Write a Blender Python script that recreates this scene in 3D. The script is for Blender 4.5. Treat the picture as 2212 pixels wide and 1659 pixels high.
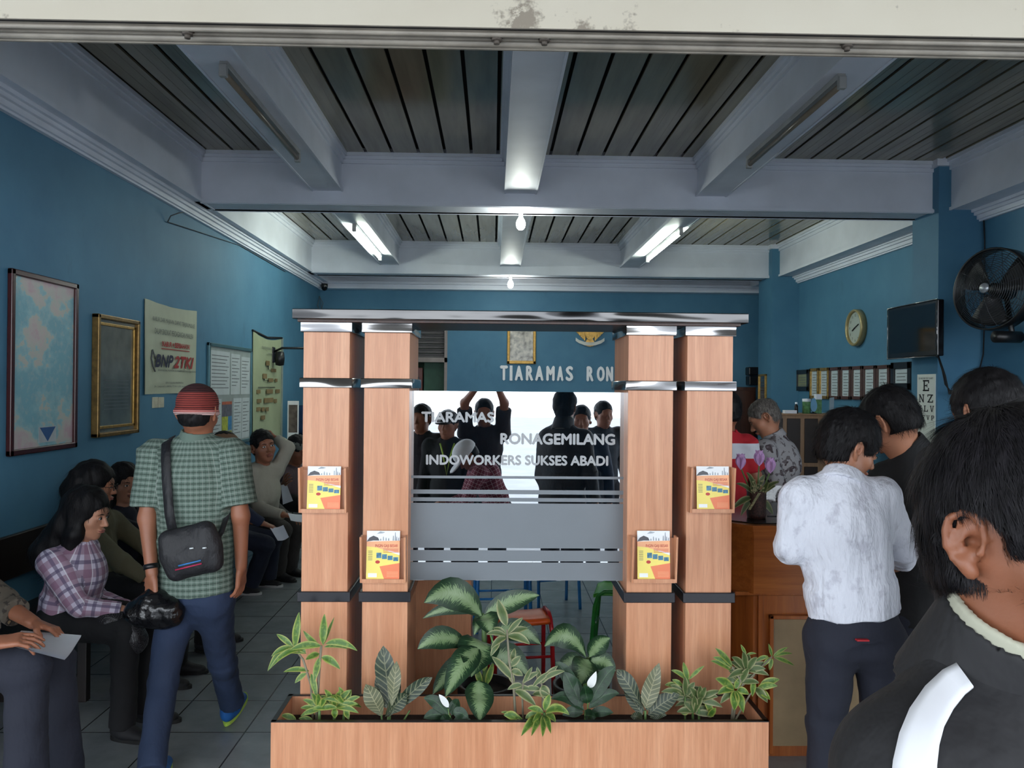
import bpy, bmesh, math, random
import numpy as np
from mathutils import Vector, Matrix, Quaternion
random.seed(7); np.random.seed(7)
for o in list(bpy.data.objects): bpy.data.objects.remove(o)
scene = bpy.context.scene
# ---------------------------------------------------------------- camera
YAW, PITCH, ROLL, FPX, CAMZ = .0232, .004, .0088, 1750.0, 1.7
def _basis():
    cy, sy, cp, sp, cr, sr = math.cos(YAW), math.sin(YAW), math.cos(PITCH), math.sin(PITCH), math.cos(ROLL), math.sin(ROLL)
    f = Vector((sy*cp, cy*cp, sp)); r = Vector((cy, -sy, 0)); d = f.cross(r)
    return r*cr-d*sr, r*sr+d*cr, f
RT, DN, FW = _basis()
cam_data = bpy.data.cameras.new('camera'); cam = bpy.data.objects.new('camera', cam_data)
scene.collection.objects.link(cam); scene.camera = cam
m = Matrix.Identity(4)
for i in range(3): m[i][0] = RT[i]; m[i][1] = -DN[i]; m[i][2] = -FW[i]
m[2][3] = CAMZ; cam.matrix_world = m
cam_data.sensor_width = 36; cam_data.lens = 36*FPX/2212; cam_data.clip_start = .02; cam_data.clip_end = 200
# ---------------------------------------------------------------- world, exposure
scene.view_settings.view_transform = 'Standard'; scene.view_settings.look = 'None'
scene.view_settings.gamma = 1; scene.view_settings.exposure = 1.15
scene.view_settings.use_curve_mapping = False
W = bpy.data.worlds.new('world'); scene.world = W; W.use_nodes = True
nt = W.node_tree; nt.nodes.clear()
wo = nt.nodes.new('ShaderNodeOutputWorld'); bg = nt.nodes.new('ShaderNodeBackground')
bg.inputs[0].default_value = (.86, .93, 1.0, 1); bg.inputs[1].default_value = 2.6
nt.links.new(bg.outputs[0], wo.inputs[0])
# ---------------------------------------------------------------- from a point of the photograph to a point of the place
CAMP = Vector((0, 0, CAMZ))
def ray(px, py): return RT*((px-1106)/FPX)+DN*((py-829.5)/FPX)+FW
def PY(px, py, y): d = ray(px, py); return CAMP+d*(y/d.y)
def PX(px, py, x): d = ray(px, py); return CAMP+d*(x/d.x)
def PZ(px, py, z): d = ray(px, py); return CAMP+d*((z-CAMZ)/d.z)
# ---------------------------------------------------------------- materials
def s2l(c):
    c = c/255.0
    return c/12.92 if c <= .04045 else ((c+.055)/1.055)**2.4
def rgb(r, g, b): return (s2l(r), s2l(g), s2l(b), 1)
class NT:
    def __init__(s, name):
        s.m = bpy.data.materials.new(name); s.m.use_nodes = True; s.t = s.m.node_tree
        s.b = s.t.nodes['Principled BSDF']; s.o = s.t.nodes['Material Output']
    def n(s, typ, **kw):
        x = s.t.nodes.new(typ)
        for k, v in kw.items():
            if k.startswith('i_'):
                key = k[2:]; key = int(key) if key.isdigit() else key.replace('_', ' ')
                x.inputs[key].default_value = v
            else: setattr(x, k, v)
        return x
    def l(s, a, b): s.t.links.new(a, b)
    def math(s, op, a, b=None, c=None):
        x = s.n('ShaderNodeMath', operation=op)
        for i, v in enumerate((a, b, c)):
            if v is None: continue
            if isinstance(v, (int, float)): x.inputs[i].default_value = v
            else: s.l(v, x.inputs[i])
        return x.outputs[0]
    def mix(s, f, a, b, mode='MIX'):
        x = s.n('ShaderNodeMix', data_type='RGBA', blend_type=mode)
        for i, v in ((0, f), (6, a), (7, b)):
            if isinstance(v, (int, float)): x.inputs[i].default_value = v
            elif isinstance(v, tuple): x.inputs[i].default_value = v
            else: s.l(v, x.inputs[i])
        return x.outputs[2]
    def coord(s, kind='Object', scale=(1, 1, 1), rot=(0, 0, 0), loc=(0, 0, 0)):
        c = s.n('ShaderNodeTexCoord'); mp = s.n('ShaderNodeMapping')
        mp.inputs['Scale'].default_value = scale; mp.inputs['Rotation'].default_value = rot; mp.inputs['Location'].default_value = loc
        s.l(c.outputs[kind], mp.inputs[0]); return mp.outputs[0]
    def noise(s, vec, scale=5, detail=3, rough=.5):
        x = s.n('ShaderNodeTexNoise'); x.inputs['Scale'].default_value = scale; x.inputs['Detail'].default_value = detail
        x.inputs['Roughness'].default_value = rough; s.l(vec, x.inputs['Vector']); return x.outputs[0]
    def ramp(s, f, stops, interp='LINEAR'):
        x = s.n('ShaderNodeValToRGB'); cr = x.color_ramp; cr.interpolation = interp
        while len(cr.elements) < len(stops): cr.elements.new(.5)
        for e, (p, c) in zip(cr.elements, stops): e.position = p; e.color = c if len(c) == 4 else (*c, 1)
        s.l(f, x.inputs[0]); return x.outputs[0]
    def bump(s, h, strength=.3, dist=.01):
        x = s.n('ShaderNodeBump'); x.inputs['Strength'].default_value = strength; x.inputs['Distance'].default_value = dist
        s.l(h, x.inputs['Height']); s.l(x.outputs[0], s.b.inputs['Normal'])
    def base(s, c):
        if isinstance(c, tuple): s.b.inputs['Base Color'].default_value = c
        else: s.l(c, s.b.inputs['Base Color'])
    def set(s, **kw):
        for k, v in kw.items(): s.b.inputs[k.replace('_', ' ')].default_value = v
        return s
_M = {}
def plain(name, col, rough=.6, metal=0.0, var=.12, scale=9, bump=.0, emit=None, spec=.5, coat=0):
    """a slightly uneven procedural material"""
    if name in _M: return _M[name]
    t = NT(name); v = t.coord(); c = rgb(*col)
    n = t.noise(v, scale, 4)
    dk = tuple(x*(1-var) for x in c[:3])+(1,); lt = tuple(min(1, x*(1+var)) for x in c[:3])+(1,)
    t.base(t.ramp(n, [(.3, dk), (.7, lt)])); t.set(Roughness=rough, Metallic=metal)
    t.b.inputs['Specular IOR Level'].default_value = spec
    if coat: t.b.inputs['Coat Weight'].default_value = coat; t.b.inputs['Coat Roughness'].default_value = .1
    if bump: t.bump(t.noise(v, scale*6, 3), bump, .004)
    if emit: t.b.inputs['Emission Color'].default_value = c; t.b.inputs['Emission Strength'].default_value = emit
    _M[name] = t.m; return t.m
# ---------------------------------------------------------------- objects
COL = scene.collection
def link(name, mesh, mat=None, parent=None, loc=None):
    """one mesh object; verts of a child are given in world space and made relative to its thing's base"""
    o = bpy.data.objects.new(name, mesh); COL.objects.link(o)
    if mat is not None:
        for mm in (mat if isinstance(mat, (list, tuple)) else [mat]): mesh.materials.append(mm)
    if parent is not None:
        o.parent = parent
        off = Vector((0, 0, 0)); p = parent
        while p is not None: off += p.location; p = p.parent
        if not parent.get('_local'): mesh.transform(Matrix.Translation(-off))
    elif loc is not None:
        mesh.transform(Matrix.Translation(-Vector(loc))); o.location = loc
    return o
def tag(o, label=None, cat=None, group=None, kind=None):
    if label: o['label'] = label
    if cat: o['category'] = cat
    if group: o['group'] = group
    if kind: o['kind'] = kind
    return o
def thing(name, label, cat, loc=(0, 0, 0), group=None):
    o = bpy.data.objects.new(name, None); COL.objects.link(o); o.location = loc; o.empty_display_size = .1
    return tag(o, label, cat, group)
class MB:
    """collects shapes, builds ONE mesh"""
    def __init__(s): s.v = []; s.f = []; s.mi = []; s.uv = []; s.sm = []
    def add(s, vs, fs, mi=0, uvs=None, smooth=False):
        o = len(s.v); s.v += [tuple(v) for v in vs]
        for k, f in enumerate(fs):
            s.f.append(tuple(i+o for i in f)); s.mi.append(mi); s.sm.append(smooth)
            s.uv.append([uvs[i] for i in f] if uvs else [(0, 0)]*len(f))
        return s
    def box(s, a, b, mi=0, M=None):
        x0, y0, z0 = a; x1, y1, z1 = b
        if x0 > x1: x0, x1 = x1, x0
        if y0 > y1: y0, y1 = y1, y0
        if z0 > z1: z0, z1 = z1, z0
        vs = [Vector(p) for p in ((x0, y0, z0), (x1, y0, z0), (x1, y1, z0), (x0, y1, z0), (x0, y0, z1), (x1, y0, z1), (x1, y1, z1), (x0, y1, z1))]
        if M is not None: vs = [M @ v for v in vs]
        return s.add(vs, [(0, 3, 2, 1), (4, 5, 6, 7), (0, 1, 5, 4), (1, 2, 6, 5), (2, 3, 7, 6), (3, 0, 4, 7)], mi)
    def bbox(s, a, b, r=.004, mi=0, M=None):
        """box with chamfered edges"""
        bm = bmesh.new(); bmesh.ops.create_cube(bm, size=1)
        c = [(a[i]+b[i])/2 for i in range(3)]; d = [abs(b[i]-a[i]) for i in range(3)]
        for v in bm.verts: v.co = Vector([v.co[i]*d[i]+c[i] for i in range(3)])
        r = min(r, min(d)*.45)
        bmesh.ops.bevel(bm, geom=list(bm.edges), offset=r, segments=2, profile=.5, affect='EDGES')
        bm.verts.index_update(); vs = [(M @ v.co if M is not None else v.co.copy()) for v in bm.verts]; fs = [[v.index for v in f.verts] for f in bm.faces]
        bm.free(); return s.add(vs, fs, mi)
    def tube(s, pts, r, n=10, mi=0, caps=True, flat=None):
        pts = [Vector(p) for p in pts]; rs = r if isinstance(r, (list, tuple)) else [r]*len(pts)
        vs = []; fs = []; prev = None
        for i, p in enumerate(pts):
            t = (pts[min(i+1, len(pts)-1)]-pts[max(i-1, 0)])
            t = t.normalized() if t.length > 1e-9 else Vector((0, 0, 1))
            if prev is None:
                u = t.orthogonal().normalized()
            else:
                u = prev-t*prev.dot(t); u = u.normalized() if u.length > 1e-6 else t.orthogonal().normalized()
            prev = u; w = t.cross(u)
            for k in range(n):
                a = 2*math.pi*k/n
                vs.append(p+(u*math.cos(a)+w*math.sin(a))*rs[i])
        for i in range(len(pts)-1):
            for k in range(n):
                k2 = (k+1) % n; fs.append((i*n+k, i*n+k2, (i+1)*n+k2, (i+1)*n+k))
        if caps: fs.append(tuple(range(n))[::-1]); fs.append(tuple((len(pts)-1)*n+k for k in range(n)))
        return s.add(vs, fs, mi, smooth=True)
    def lathe(s, prof, c=(0, 0, 0), n=24, mi=0, M=None, closed=False):
        """prof: (r, z) pairs about the z axis"""
        vs = []; fs = []
        for r, z in prof:
            for k in range(n):
                a = 2*math.pi*k/n; p = Vector((r*math.cos(a), r*math.sin(a), z))
                if M is not None: p = M @ p
                vs.append(p+Vector(c))
        L = len(prof)
        for i in range(L-1 if not closed else L):
            j = (i+1) % L
            for k in range(n):
                k2 = (k+1) % n; fs.append((i*n+k, i*n+k2, j*n+k2, j*n+k))
        return s.add(vs, fs, mi, smooth=True)
    def prism(s, poly, z0, z1, mi=0, M=None):
        """polygon in xy extruded along z"""
        n = len(poly); vs = [Vector((x, y, z0)) for x, y in poly]+[Vector((x, y, z1)) for x, y in poly]
        if M is not None: vs = [M @ v for v in vs]
        fs = [tuple(range(n))[::-1], tuple(range(n, 2*n))]+[(i, (i+1) % n, n+(i+1) % n, n+i) for i in range(n)]
        return s.add(vs, fs, mi)
    def quad(s, a, b, c, d, mi=0):
        return s.add([a, b, c, d], [(0, 1, 2, 3)], mi, [(0, 0), (1, 0), (1, 1), (0, 1)])
    def mesh(s, name='m'):
        me = bpy.data.meshes.new(name); me.from_pydata([tuple(v) for v in s.v], [], s.f)
        me.polygons.foreach_set('material_index', s.mi); me.polygons.foreach_set('use_smooth', s.sm)
        uvl = me.uv_layers.new(name='UVMap')
        flat = [c for f in s.uv for uv in f for c in uv]
        uvl.data.foreach_set('uv', flat); me.update(); return me
    def build(s, name, mat=None, parent=None, loc=None, **kw):
        o = link(name, s.mesh(name), mat, parent, loc)
        if kw: tag(o, **kw)
        return o
def text_mb(txt, size, thick=.004, bold=0.0, align='CENTER', sx=1.0, shear=0, space=1.0):
    """the glyphs of txt as a mesh in the xy plane, facing +z"""
    cu = bpy.data.curves.new('t', 'FONT'); cu.body = txt; cu.size = size; cu.extrude = thick/2; cu.offset = bold
    cu.align_x = align; cu.align_y = 'BOTTOM_BASELINE'; cu.resolution_u = 3; cu.shear = shear; cu.space_character = space
    o = bpy.data.objects.new('t', cu); COL.objects.link(o)
    dg = bpy.context.evaluated_depsgraph_get(); me = bpy.data.meshes.new_from_object(o.evaluated_get(dg))
    bpy.data.objects.remove(o); bpy.data.curves.remove(cu)
    vs = [Vector((v.co.x*sx, v.co.y, v.co.z)) for v in me.vertices]; fs = [tuple(p.vertices) for p in me.polygons]
    bpy.data.meshes.remove(me); return vs, fs
def place(vs, origin, right, up):
    right = Vector(right).normalized(); up = Vector(up).normalized(); n = right.cross(up)
    return [Vector(origin)+right*v.x+up*v.y+n*v.z for v in vs]
def put_text(mb, txt, size, origin, right, up, mi=0, **kw):
    vs, fs = text_mb(txt, size, **kw); mb.add(place(vs, origin, right, up), fs, mi)

def fit(mb, txt, p0, right, up, w, h, mi=0, **kw):
    """txt stretched to a w x h box whose lower left corner is p0"""
    vs, fs = text_mb(txt, 1.0, thick=0, align='LEFT', **{k: v for k, v in kw.items() if k not in ('th', 'fat')})
    if not vs: return
    x0 = min(v.x for v in vs); x1 = max(v.x for v in vs); y0 = min(v.y for v in vs); y1 = max(v.y for v in vs)
    th = kw.get('th', .0015)
    fat = kw.get('fat', 0)*h
    for k, (dx, dy) in enumerate(((0, 0), (1, 0), (-1, 0), (0, 1), (0, -1)) if fat else ((0, 0),)):
        vs2 = [Vector(((v.x-x0)/(x1-x0)*(w-2*fat)+fat+dx*fat, (v.y-y0)/(y1-y0)*(h-2*fat)+fat+dy*fat, th+k*.00008)) for v in vs]
        mb.add(place(vs2, p0, right, up), fs, mi)
def fitpix(mb, txt, box, y, mi=0, yn=None, **kw):
    """lettering on a wall facing the street, read off the photograph at depth y"""
    a = PY(box[0], box[3], y); c = PY(box[2], box[1], y)
    fit(mb, txt, (a.x, y, a.z), (1, 0, 0), (0, 0, 1), c.x-a.x, c.z-a.z, mi, **kw)
# ================================================================ shared materials
def wall_blue():
    t = NT('blue_wall_paint'); v = t.coord()
    a = t.noise(v, 1.3, 5, .6); b = t.noise(v, 30, 3)
    c = t.ramp(a, [(.3, rgb(68, 118, 148)), (.7, rgb(84, 136, 164))])
    st = t.noise(t.coord(scale=(1, 1, .35)), 2.2, 6, .7)
    c = t.mix(t.ramp(st, [(.62, (0, 0, 0)), (.74, (.4, .4, .4))]), c, rgb(50, 85, 100))
    t.base(c); t.set(Roughness=.62); t.bump(b, .15, .003); return t.m
def cream_wood(name, c1, c2, c3, axis='z', rough=.32):
    """laminate with grain running along one axis"""
    t = NT(name); sc = {'z': (9, 9, .45), 'x': (.45, 9, 9), 'y': (9, .45, 9)}[axis]
    v = t.coord(scale=sc); n = t.noise(v, 3.0, 6, .65)
    v2 = t.coord(scale=tuple(s*5 for s in sc)); n2 = t.noise(v2, 4, 3, .6)
    c = t.ramp(n, [(.3, rgb(*c1)), (.5, rgb(*c2)), (.7, rgb(*c3))])
    c = t.mix(t.ramp(n2, [(.45, (0, 0, 0)), (.75, (.35, .35, .35))]), c, tuple(x*.72 for x in rgb(*c1)[:3])+(1,))
    t.base(c); t.set(Roughness=rough); return t.m
def chrome(name='chrome_band', k=1.0, bs=.5):
    t = NT(name); v = t.coord(scale=(2.2, 2.2, 9)); n = t.noise(v, 1.0, 1, .4)
    t.base(t.ramp(n, [(.3, rgb(170*k, 168*k, 172*k)), (.7, rgb(208*k, 206*k, 204*k))])); t.set(Roughness=.14, Metallic=1.0)
    t.bump(n, bs, .06); return t.m
M_BLUE = wall_blue()
M_WHITE = plain('white_ceiling_paint', (226, 230, 240), .55, var=.06, scale=3)
M_CREAM = None
def header_paint():
    t = NT('flaking_cream_paint'); v = t.coord()
    n = t.noise(v, 2.4, 6, .7); n2 = t.noise(t.coord(scale=(1, 1, 1.6)), 6, 6, .75)
    c = t.ramp(t.noise(v, 1.5, 4), [(.3, rgb(204, 194, 174)), (.7, rgb(214, 206, 188))])
    f = t.math('MULTIPLY', t.ramp(n, [(.58, (0, 0, 0)), (.62, (1, 1, 1))]), t.ramp(n2, [(.46, (0, 0, 0)), (.52, (.8, .8, .8))]))
    c = t.mix(f, c, rgb(128, 116, 102)); t.base(c); t.set(Roughness=.6)
    t.bump(f, -.4, .004); return t.m
M_CREAM = header_paint()
M_TRACK = plain('painted_steel_track', (152, 144, 132), .45, var=.25, scale=7, bump=.2)
M_PVC = None
def pvc():
    t = NT('glossy_ceiling_slats'); v = t.coord(scale=(4, .4, 1)); n = t.noise(v, 3, 3)
    t.base(t.ramp(n, [(.35, rgb(126, 120, 103)), (.65, rgb(140, 134, 115))])); t.set(Roughness=.12)
    t.b.inputs['Specular IOR Level'].default_value = .6; t.bump(t.noise(t.coord(scale=(40, .3, 1)), 2, 2), .05, .002); return t.m
M_PVC = pvc()
M_DARK = plain('dark_gap', (18, 17, 16), .8)
M_BLACK = plain('black_plastic', (20, 20, 23), .38)
def tiles():
    t = NT('grey_floor_tiles'); v = t.coord(rot=(0, 0, 0))
    br = t.n('ShaderNodeTexBrick'); t.l(v, br.inputs['Vector']); br.offset = 0; br.squash = 1
    br.inputs['Scale'].default_value = 1; br.inputs['Brick Width'].default_value = .4; br.inputs['Row Height'].default_value = .4
    br.inputs['Mortar Size'].default_value = .004; br.inputs['Mortar Smooth'].default_value = .2
    n = t.noise(t.coord(), 5, 5, .6)
    c1 = t.ramp(n, [(.3, rgb(126, 132, 136)), (.7, rgb(148, 153, 156))])
    c = t.mix(br.outputs['Fac'], c1, rgb(52, 52, 54)); t.base(c); t.set(Roughness=.26)
    t.bump(br.outputs['Fac'], -.25, .003); return t.m
M_TILE = tiles()
M_WOOD = cream_wood('orange_teak_laminate', (188, 127, 92), (204, 145, 109), (217, 161, 125))
M_WOODX = cream_wood('orange_teak_laminate_flat', (176, 116, 88), (198, 136, 104), (212, 154, 120), 'x')
M_COUNTER = cream_wood('honey_varnished_wood', (140, 74, 28), (164, 92, 38), (180, 106, 48), 'x', .28)
M_COUNTERZ = cream_wood('honey_varnished_wood_upright', (136, 70, 26), (160, 88, 36), (176, 102, 46), 'z', .28)
M_DKWOOD = cream_wood('dark_varnished_wood', (52, 30, 22), (66, 38, 28), (80, 48, 34), 'z', .3)
M_CHROME = chrome(k=.78, bs=1.0)
M_GOLD = plain('gilt_moulding', (176, 138, 70), .35, .6, .3, 30)
M_PAPER = plain('white_paper', (226, 230, 238), .7, var=.03)
M_INK = plain('black_ink', (22, 22, 26), .7)
M_GREYINK = plain('grey_ink', (92, 96, 98), .7)
M_CHROMED = chrome('dark_reflection_chrome', .42, .9)  # dark street reflections put into the base colour of the top bar
# ================================================================ the setting
XL, XR, YB, YF, ZC = -2.70, 4.256, 12.66, 2.70, 3.72       # walls, back wall, front opening, slat ceiling
A, P, ZB, D1, D2 = 2.543, 3.87, 3.283, 7.07, 11.33
def struct(name, mb, mat, parent=None):
    o = mb.build(name, mat, parent)
    if parent is None: o['kind'] = 'structure'
    return o
b = MB(); b.box((-9, -1.2, -.12), (10, YB+1.4, 0)); struct('floor', b, M_TILE)
M_STREET = plain('pale_street_concrete', (150, 152, 155), .8, var=.12, scale=1.5, bump=.2)
b = MB(); b.box((-30, -40, -.16), (30, -1.2, -.04)); struct('floor_street', b, M_STREET)
b = MB(); b.box((XL-.15, YF, 0), (XL, YB+.15, 3.95)); struct('wall_left', b, M_BLUE)
b = MB(); b.box((XR, YF, 0), (XR+.15, YB+.15, 3.95)); struct('wall_right', b, M_BLUE)
# back wall with the opening towards the rear rooms
ox0, ox1, oz = -2.05, -.72, 2.66
b = MB(); b.box((XL, YB, 0), (ox0, YB+.15, 3.95)); b.box((ox1, YB, 0), (XR, YB+.15, 3.95)); b.box((ox0, YB, oz), (ox1, YB+.15, 3.95)); struct('wall_back', b, M_BLUE)
# shop front either side of the opening and above it
b = MB(); b.box((-9, -2.2, 3.3), (10, YF-.12, 3.42)); struct('ceiling_added_shade', b, plain('added_shade_underside', (110, 106, 98), .8))  # unseen canopy, added to cut the skylight on the lintel and from above
b = MB(); b.box((-9, YF-.12, 0), (XL-.0, YF+.1, 4.6)); struct('wall_front_left', b, M_CREAM)
b = MB(); b.box((XR, YF-.12, 0), (10, YF+.1, 4.6)); struct('wall_front_right', b, M_CREAM)
zh = PY(1106, 60, YF-.12).z
b = MB(); b.box((XL, YF-.12, zh), (XR, YF, 4.6)); struct('wall_front', b, M_CREAM)
b = MB(); b.box((-9, YF, 4.2), (10, YB+.2, 4.35)); struct('ceiling_slab', b, M_WHITE)
# roller-gate rail: three steps hanging below the lintel
zr1 = PY(1106, 104, YF+.02).z
b = MB()
b.box((XL, YF-.119, zh-.0015), (XR, YF-.001, zh)); b.box((XL, YF-.112, zh-.0025), (XR, YF-.104, zh-.0015), 1); b.box((XL, YF-.066, zh-.003), (XR, YF-.056, zh-.0015), 1); b.tube([(XL, YF-.078, zh-.004), (XR, YF-.078, zh-.004)], .009, 10)
b.box((XL, YF-.052, zh-.012), (XR, YF-.044, zh)); b.tube([(XL, YF-.022, zh-.008), (XR, YF-.022, zh-.008)], .014, 10)
b.box((XL, YF-.01, zh-.024), (XR, YF, zh))
gr = struct('trim_1', b, [M_TRACK, M_DARK])
M_RUST = plain('rusted_bolt', (92, 84, 76), .6, .4)
for px in (405, 1073, 1176, 1830):
    p = PY(px, 85 if px > 600 else 72, YF-.06); p.z = zh-.004
    b = MB(); b.tube([p, p-Vector((0, 0, .013))], .019, 6); b.tube([p-Vector((0, 0, .01)), p-Vector((0, 0, .024))], .010, 8)
    b.box((p.x-.02, p.y-.018, p.z-.004), (p.x+.02, p.y+.018, p.z)); b.build('rail_bolt', M_RUST, gr)
# slat ceiling, boards along the depth with dark joints
def slats(x0, x1, y0, y1, b):
    x = x0
    pitch = .228
    while x < x1:
        e = min(x+pitch-.026, x1)
        b.box((x, y0, ZC), (e, y1, ZC+.015))
        for fx in (.33, .66):
            if x+pitch*fx+.004 < e: b.box((x+pitch*fx, y0, ZC-.0012), (x+pitch*fx+.003, y1, ZC))
        x += pitch
b = MB(); slats(XL, XR, YF+.1, YB, b); b.box((XL, YF+.1, ZC+.05), (XR, YB, ZC+.06), 1); struct('ceiling', b, [M_PVC, M_DARK])
RIBS = [(-1.575, -1.335), (.098, .350), (1.775, 2.02)]
ZR = 3.393
def crown(b, x0, x1, y0, y1, side):
    """two stepped strips where a face meets the slats; side is the axis the strip sticks out along"""
    for k, (w, h) in enumerate(((.055, .03), (.038, .055), (.018, .09))):
        if side == '-y': b.box((x0, y0-w, ZC-h), (x1, y0, ZC))
        if side == '+y': b.box((x0, y0, ZC-h), (x1, y0+w, ZC))
        if side == '+x': b.box((x0, y0, ZC-h), (x0+w, y1, ZC))
        if side == '-x': b.box((x0-w, y0, ZC-h), (x0, y1, ZC))
tn = [1]
def trim(b, mat=M_WHITE):
    tn[0] += 1; return struct('trim_%d' % tn[0], b, mat)
# cross beams
for y0, y1 in ((D1, D1+.30), (D2, D2+.30)):
    b = MB(); b.box((-A-.2, y0, ZB), (P+.4, y1, ZC+.1))
    for k, (w, h) in enumerate(((.014, .05), (.03, .03))): b.box((-A, y0-w, ZB-.006-h*.2), (P, y0, ZB+h*.5)); b.box((-A, y1, ZB-.006-h*.2), (P, y1+w, ZB+h*.5))
    crown(b, -A, P, y0, y1, '-y'); crown(b, -A, P, y1, y1, '+y'); trim(b)
b = MB(); b.box((-A-.2, YB-.14, ZB-.02), (P+.4, YB, ZC+.1)); b.box((XL, YB-.20, ZB-.09), (XR, YB, ZB-.02)); b.box((XL, YB-.26, ZB-.02), (XR, YB, ZB+.02)); trim(b)
# side beams along both walls with their cornices
for s in (0, 1):
    b = MB()
    if s == 0:
        b.box((XL, YF+.1, ZB), (-A, YB, ZC+.1)); crown(b, -A, 0, YF+.1, YB, '+x')
        b.box((-A-.0, YF+.1, ZB-.008), (-A+.018, YB, ZB+.02))
        for w, z0, z1 in ((.05, ZB-.085, ZB), (.075, ZB-.05, ZB), (.1, ZB-.025, ZB), (.03, ZB-.1, ZB)): b.box((XL, YF+.1, z0), (XL+w, YB, z1))
    else:
        b.box((3.98, YF+.1, ZB), (XR, YB, ZC+.1)); crown(b, 3.98, 0, YF+.1, YB, '-x')
        b.box((3.962, YF+.1, ZB-.008), (3.98, YB, ZB+.02))
        for w, z0, z1 in ((.05, ZB-.085, ZB), (.075, ZB-.05, ZB), (.1, ZB-.025, ZB), (.03, ZB-.1, ZB)): b.box((XR-w, YF+.1, z0), (XR, YB, z1))
    trim(b)
# ribs (longitudinal), one per bay
for y0, y1 in ((YF+.1, D1), (D1+.3, D2), (D2+.3, YB-.14)):
    for x0, x1 in RIBS:
        b = MB(); b.box((x0, y0, ZR), (x1, y1, ZC+.1)); b.box((x0-.016, y0, ZR-.006), (x0, y1, ZR+.03)); b.box((x1, y0, ZR-.006), (x1+.016, y1, ZR+.03))
        crown(b, x0, 0, y0, y1, '-x'); crown(b, x1, 0, y0, y1, '+x'); trim(b)
# blue pilasters on the right
for y0, y1 in ((6.97, 7.41), (11.2, 11.75)):
    b = MB(); b.box((P, y0, 0), (XR, y1, ZC-.04)); b.box((P-.03, y0-.03, ZC-.06), (4.0, y1, ZC+.05), 1); trim(b, [M_BLUE, M_WHITE])
# rear opening: louvred transom, lintel strip, red-brown door and green passage
M_LOUV = plain('grey_louvre', (96, 92, 92), .6, bump=.2)
b = MB()
z = 2.2
while z < 2.64: b.box((ox0+.04, YB+.02, z), (ox1-.04, YB+.07, z+.012), M=None); b.box((ox0+.04, YB+.06, z-.05), (ox1-.04, YB+.075, z+.01)); z += .075
struct('window_1', b, M_LOUV)
b = MB(); b.box((ox1-.045, YB-.01, 0), (ox1, YB+.1, oz)); b.box((ox0, YB-.01, 0), (ox0+.045, YB+.1, oz)); b.box((ox0, YB-.01, 2.08), (ox1, YB+.1, 2.15)); trim(b, plain('weathered_frame', (150, 138, 134), .6))
M_REDDOOR = plain('oxblood_door', (96, 38, 28), .4)
b = MB(); b.bbox((-1.9, YB+.22, 0), (-1.12, YB+.27, 2.0), .01); b.box((-1.78, YB+.2, .2), (-1.24, YB+.22, .9)); b.box((-1.78, YB+.2, 1.1), (-1.24, YB+.22, 1.85)); dr = struct('door_1', b, M_REDDOOR)
b = MB(); b.tube([(-1.18, YB+.17, 1.05), (-1.18, YB+.17, 1.85)], .008, 6); b.build('door_handle', plain('pale_metal', (190, 190, 195), .3, .8), dr)
M_GREENW = plain('green_passage_paint', (46, 84, 66), .6)
b = MB(); b.box((-3, YB+1.2, 0), (.5, YB+1.3, 3.9)); b.box((-1.1, YB+.25, 0), (-.7, YB+.3, 2.1)); struct('wall_passage', b, M_GREENW)
b = MB(); b.box((-3, YB+.15, 3.0), (.5, YB+1.2, 3.1)); b.box((-3, YB+.15, 0), (-2.9, YB+1.2, 3)); b.box((.4, YB+.15, 0), (.5, YB+1.2, 3)); struct('ceiling_passage', b, M_GREENW)
# lamps of the room
M_TUBEOFF = plain('unlit_tube', (128, 116, 100), .3); M_FIX = plain('white_batten', (158, 158, 156), .5)
def em(name, col, st):
    t = NT(name); t.base((.9, .9, .9, 1)); t.b.inputs['Emission Color'].default_value = rgb(*col); t.b.inputs['Emission Strength'].default_value = st; return t.m
M_TUBEON = em('lit_tube', (240, 252, 236), 34); M_BULB = em('lit_bulb', (244, 250, 240), 75)
def tube_lamp(px0, py0, px1, py1, on, label, grp):
    a = PZ(px0, py0, ZR-.045); c = PZ(px1, py1, ZR-.045); x = (a.x+c.x)/2
    y0, y1 = min(a.y, c.y), max(a.y, c.y)
    t = thing('tube_lamp', label, 'ceiling lamp', (x, (y0+y1)/2, ZR), grp)
    b = MB(); b.bbox((x-.022, y0, ZR-.032), (x+.022, y1, ZR), .003); b.build('batten', M_FIX, t)
    for y in (y0, y1): b = MB(); b.bbox((x-.02, y-.018, ZR-.085), (x+.02, y+.018, ZR-.02), .004); b.build('lamp_holder', M_FIX, t)
    b = MB(); b.tube([(x, y0+.02, ZR-.06), (x, y1-.02, ZR-.06)], .016, 12); b.build('tube', M_TUBEON if on else M_TUBEOFF, t)
tube_lamp(497, 150, 632, 338, False, 'unlit tube lamp under the left rib, nearest the street', 'unlit tube lamps in the front bay')
tube_lamp(1800, 176, 1632, 352, False, 'unlit tube lamp under the right rib, nearest the street', 'unlit tube lamps in the front bay')
tube_lamp(768, 492, 819, 556, True, 'lit white tube lamp under the left rib, second bay', 'lit tube lamps in the second bay')
tube_lamp(1470, 500, 1400, 560, True, 'lit white tube lamp under the right rib, second bay', 'lit tube lamps in the second bay')
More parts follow.
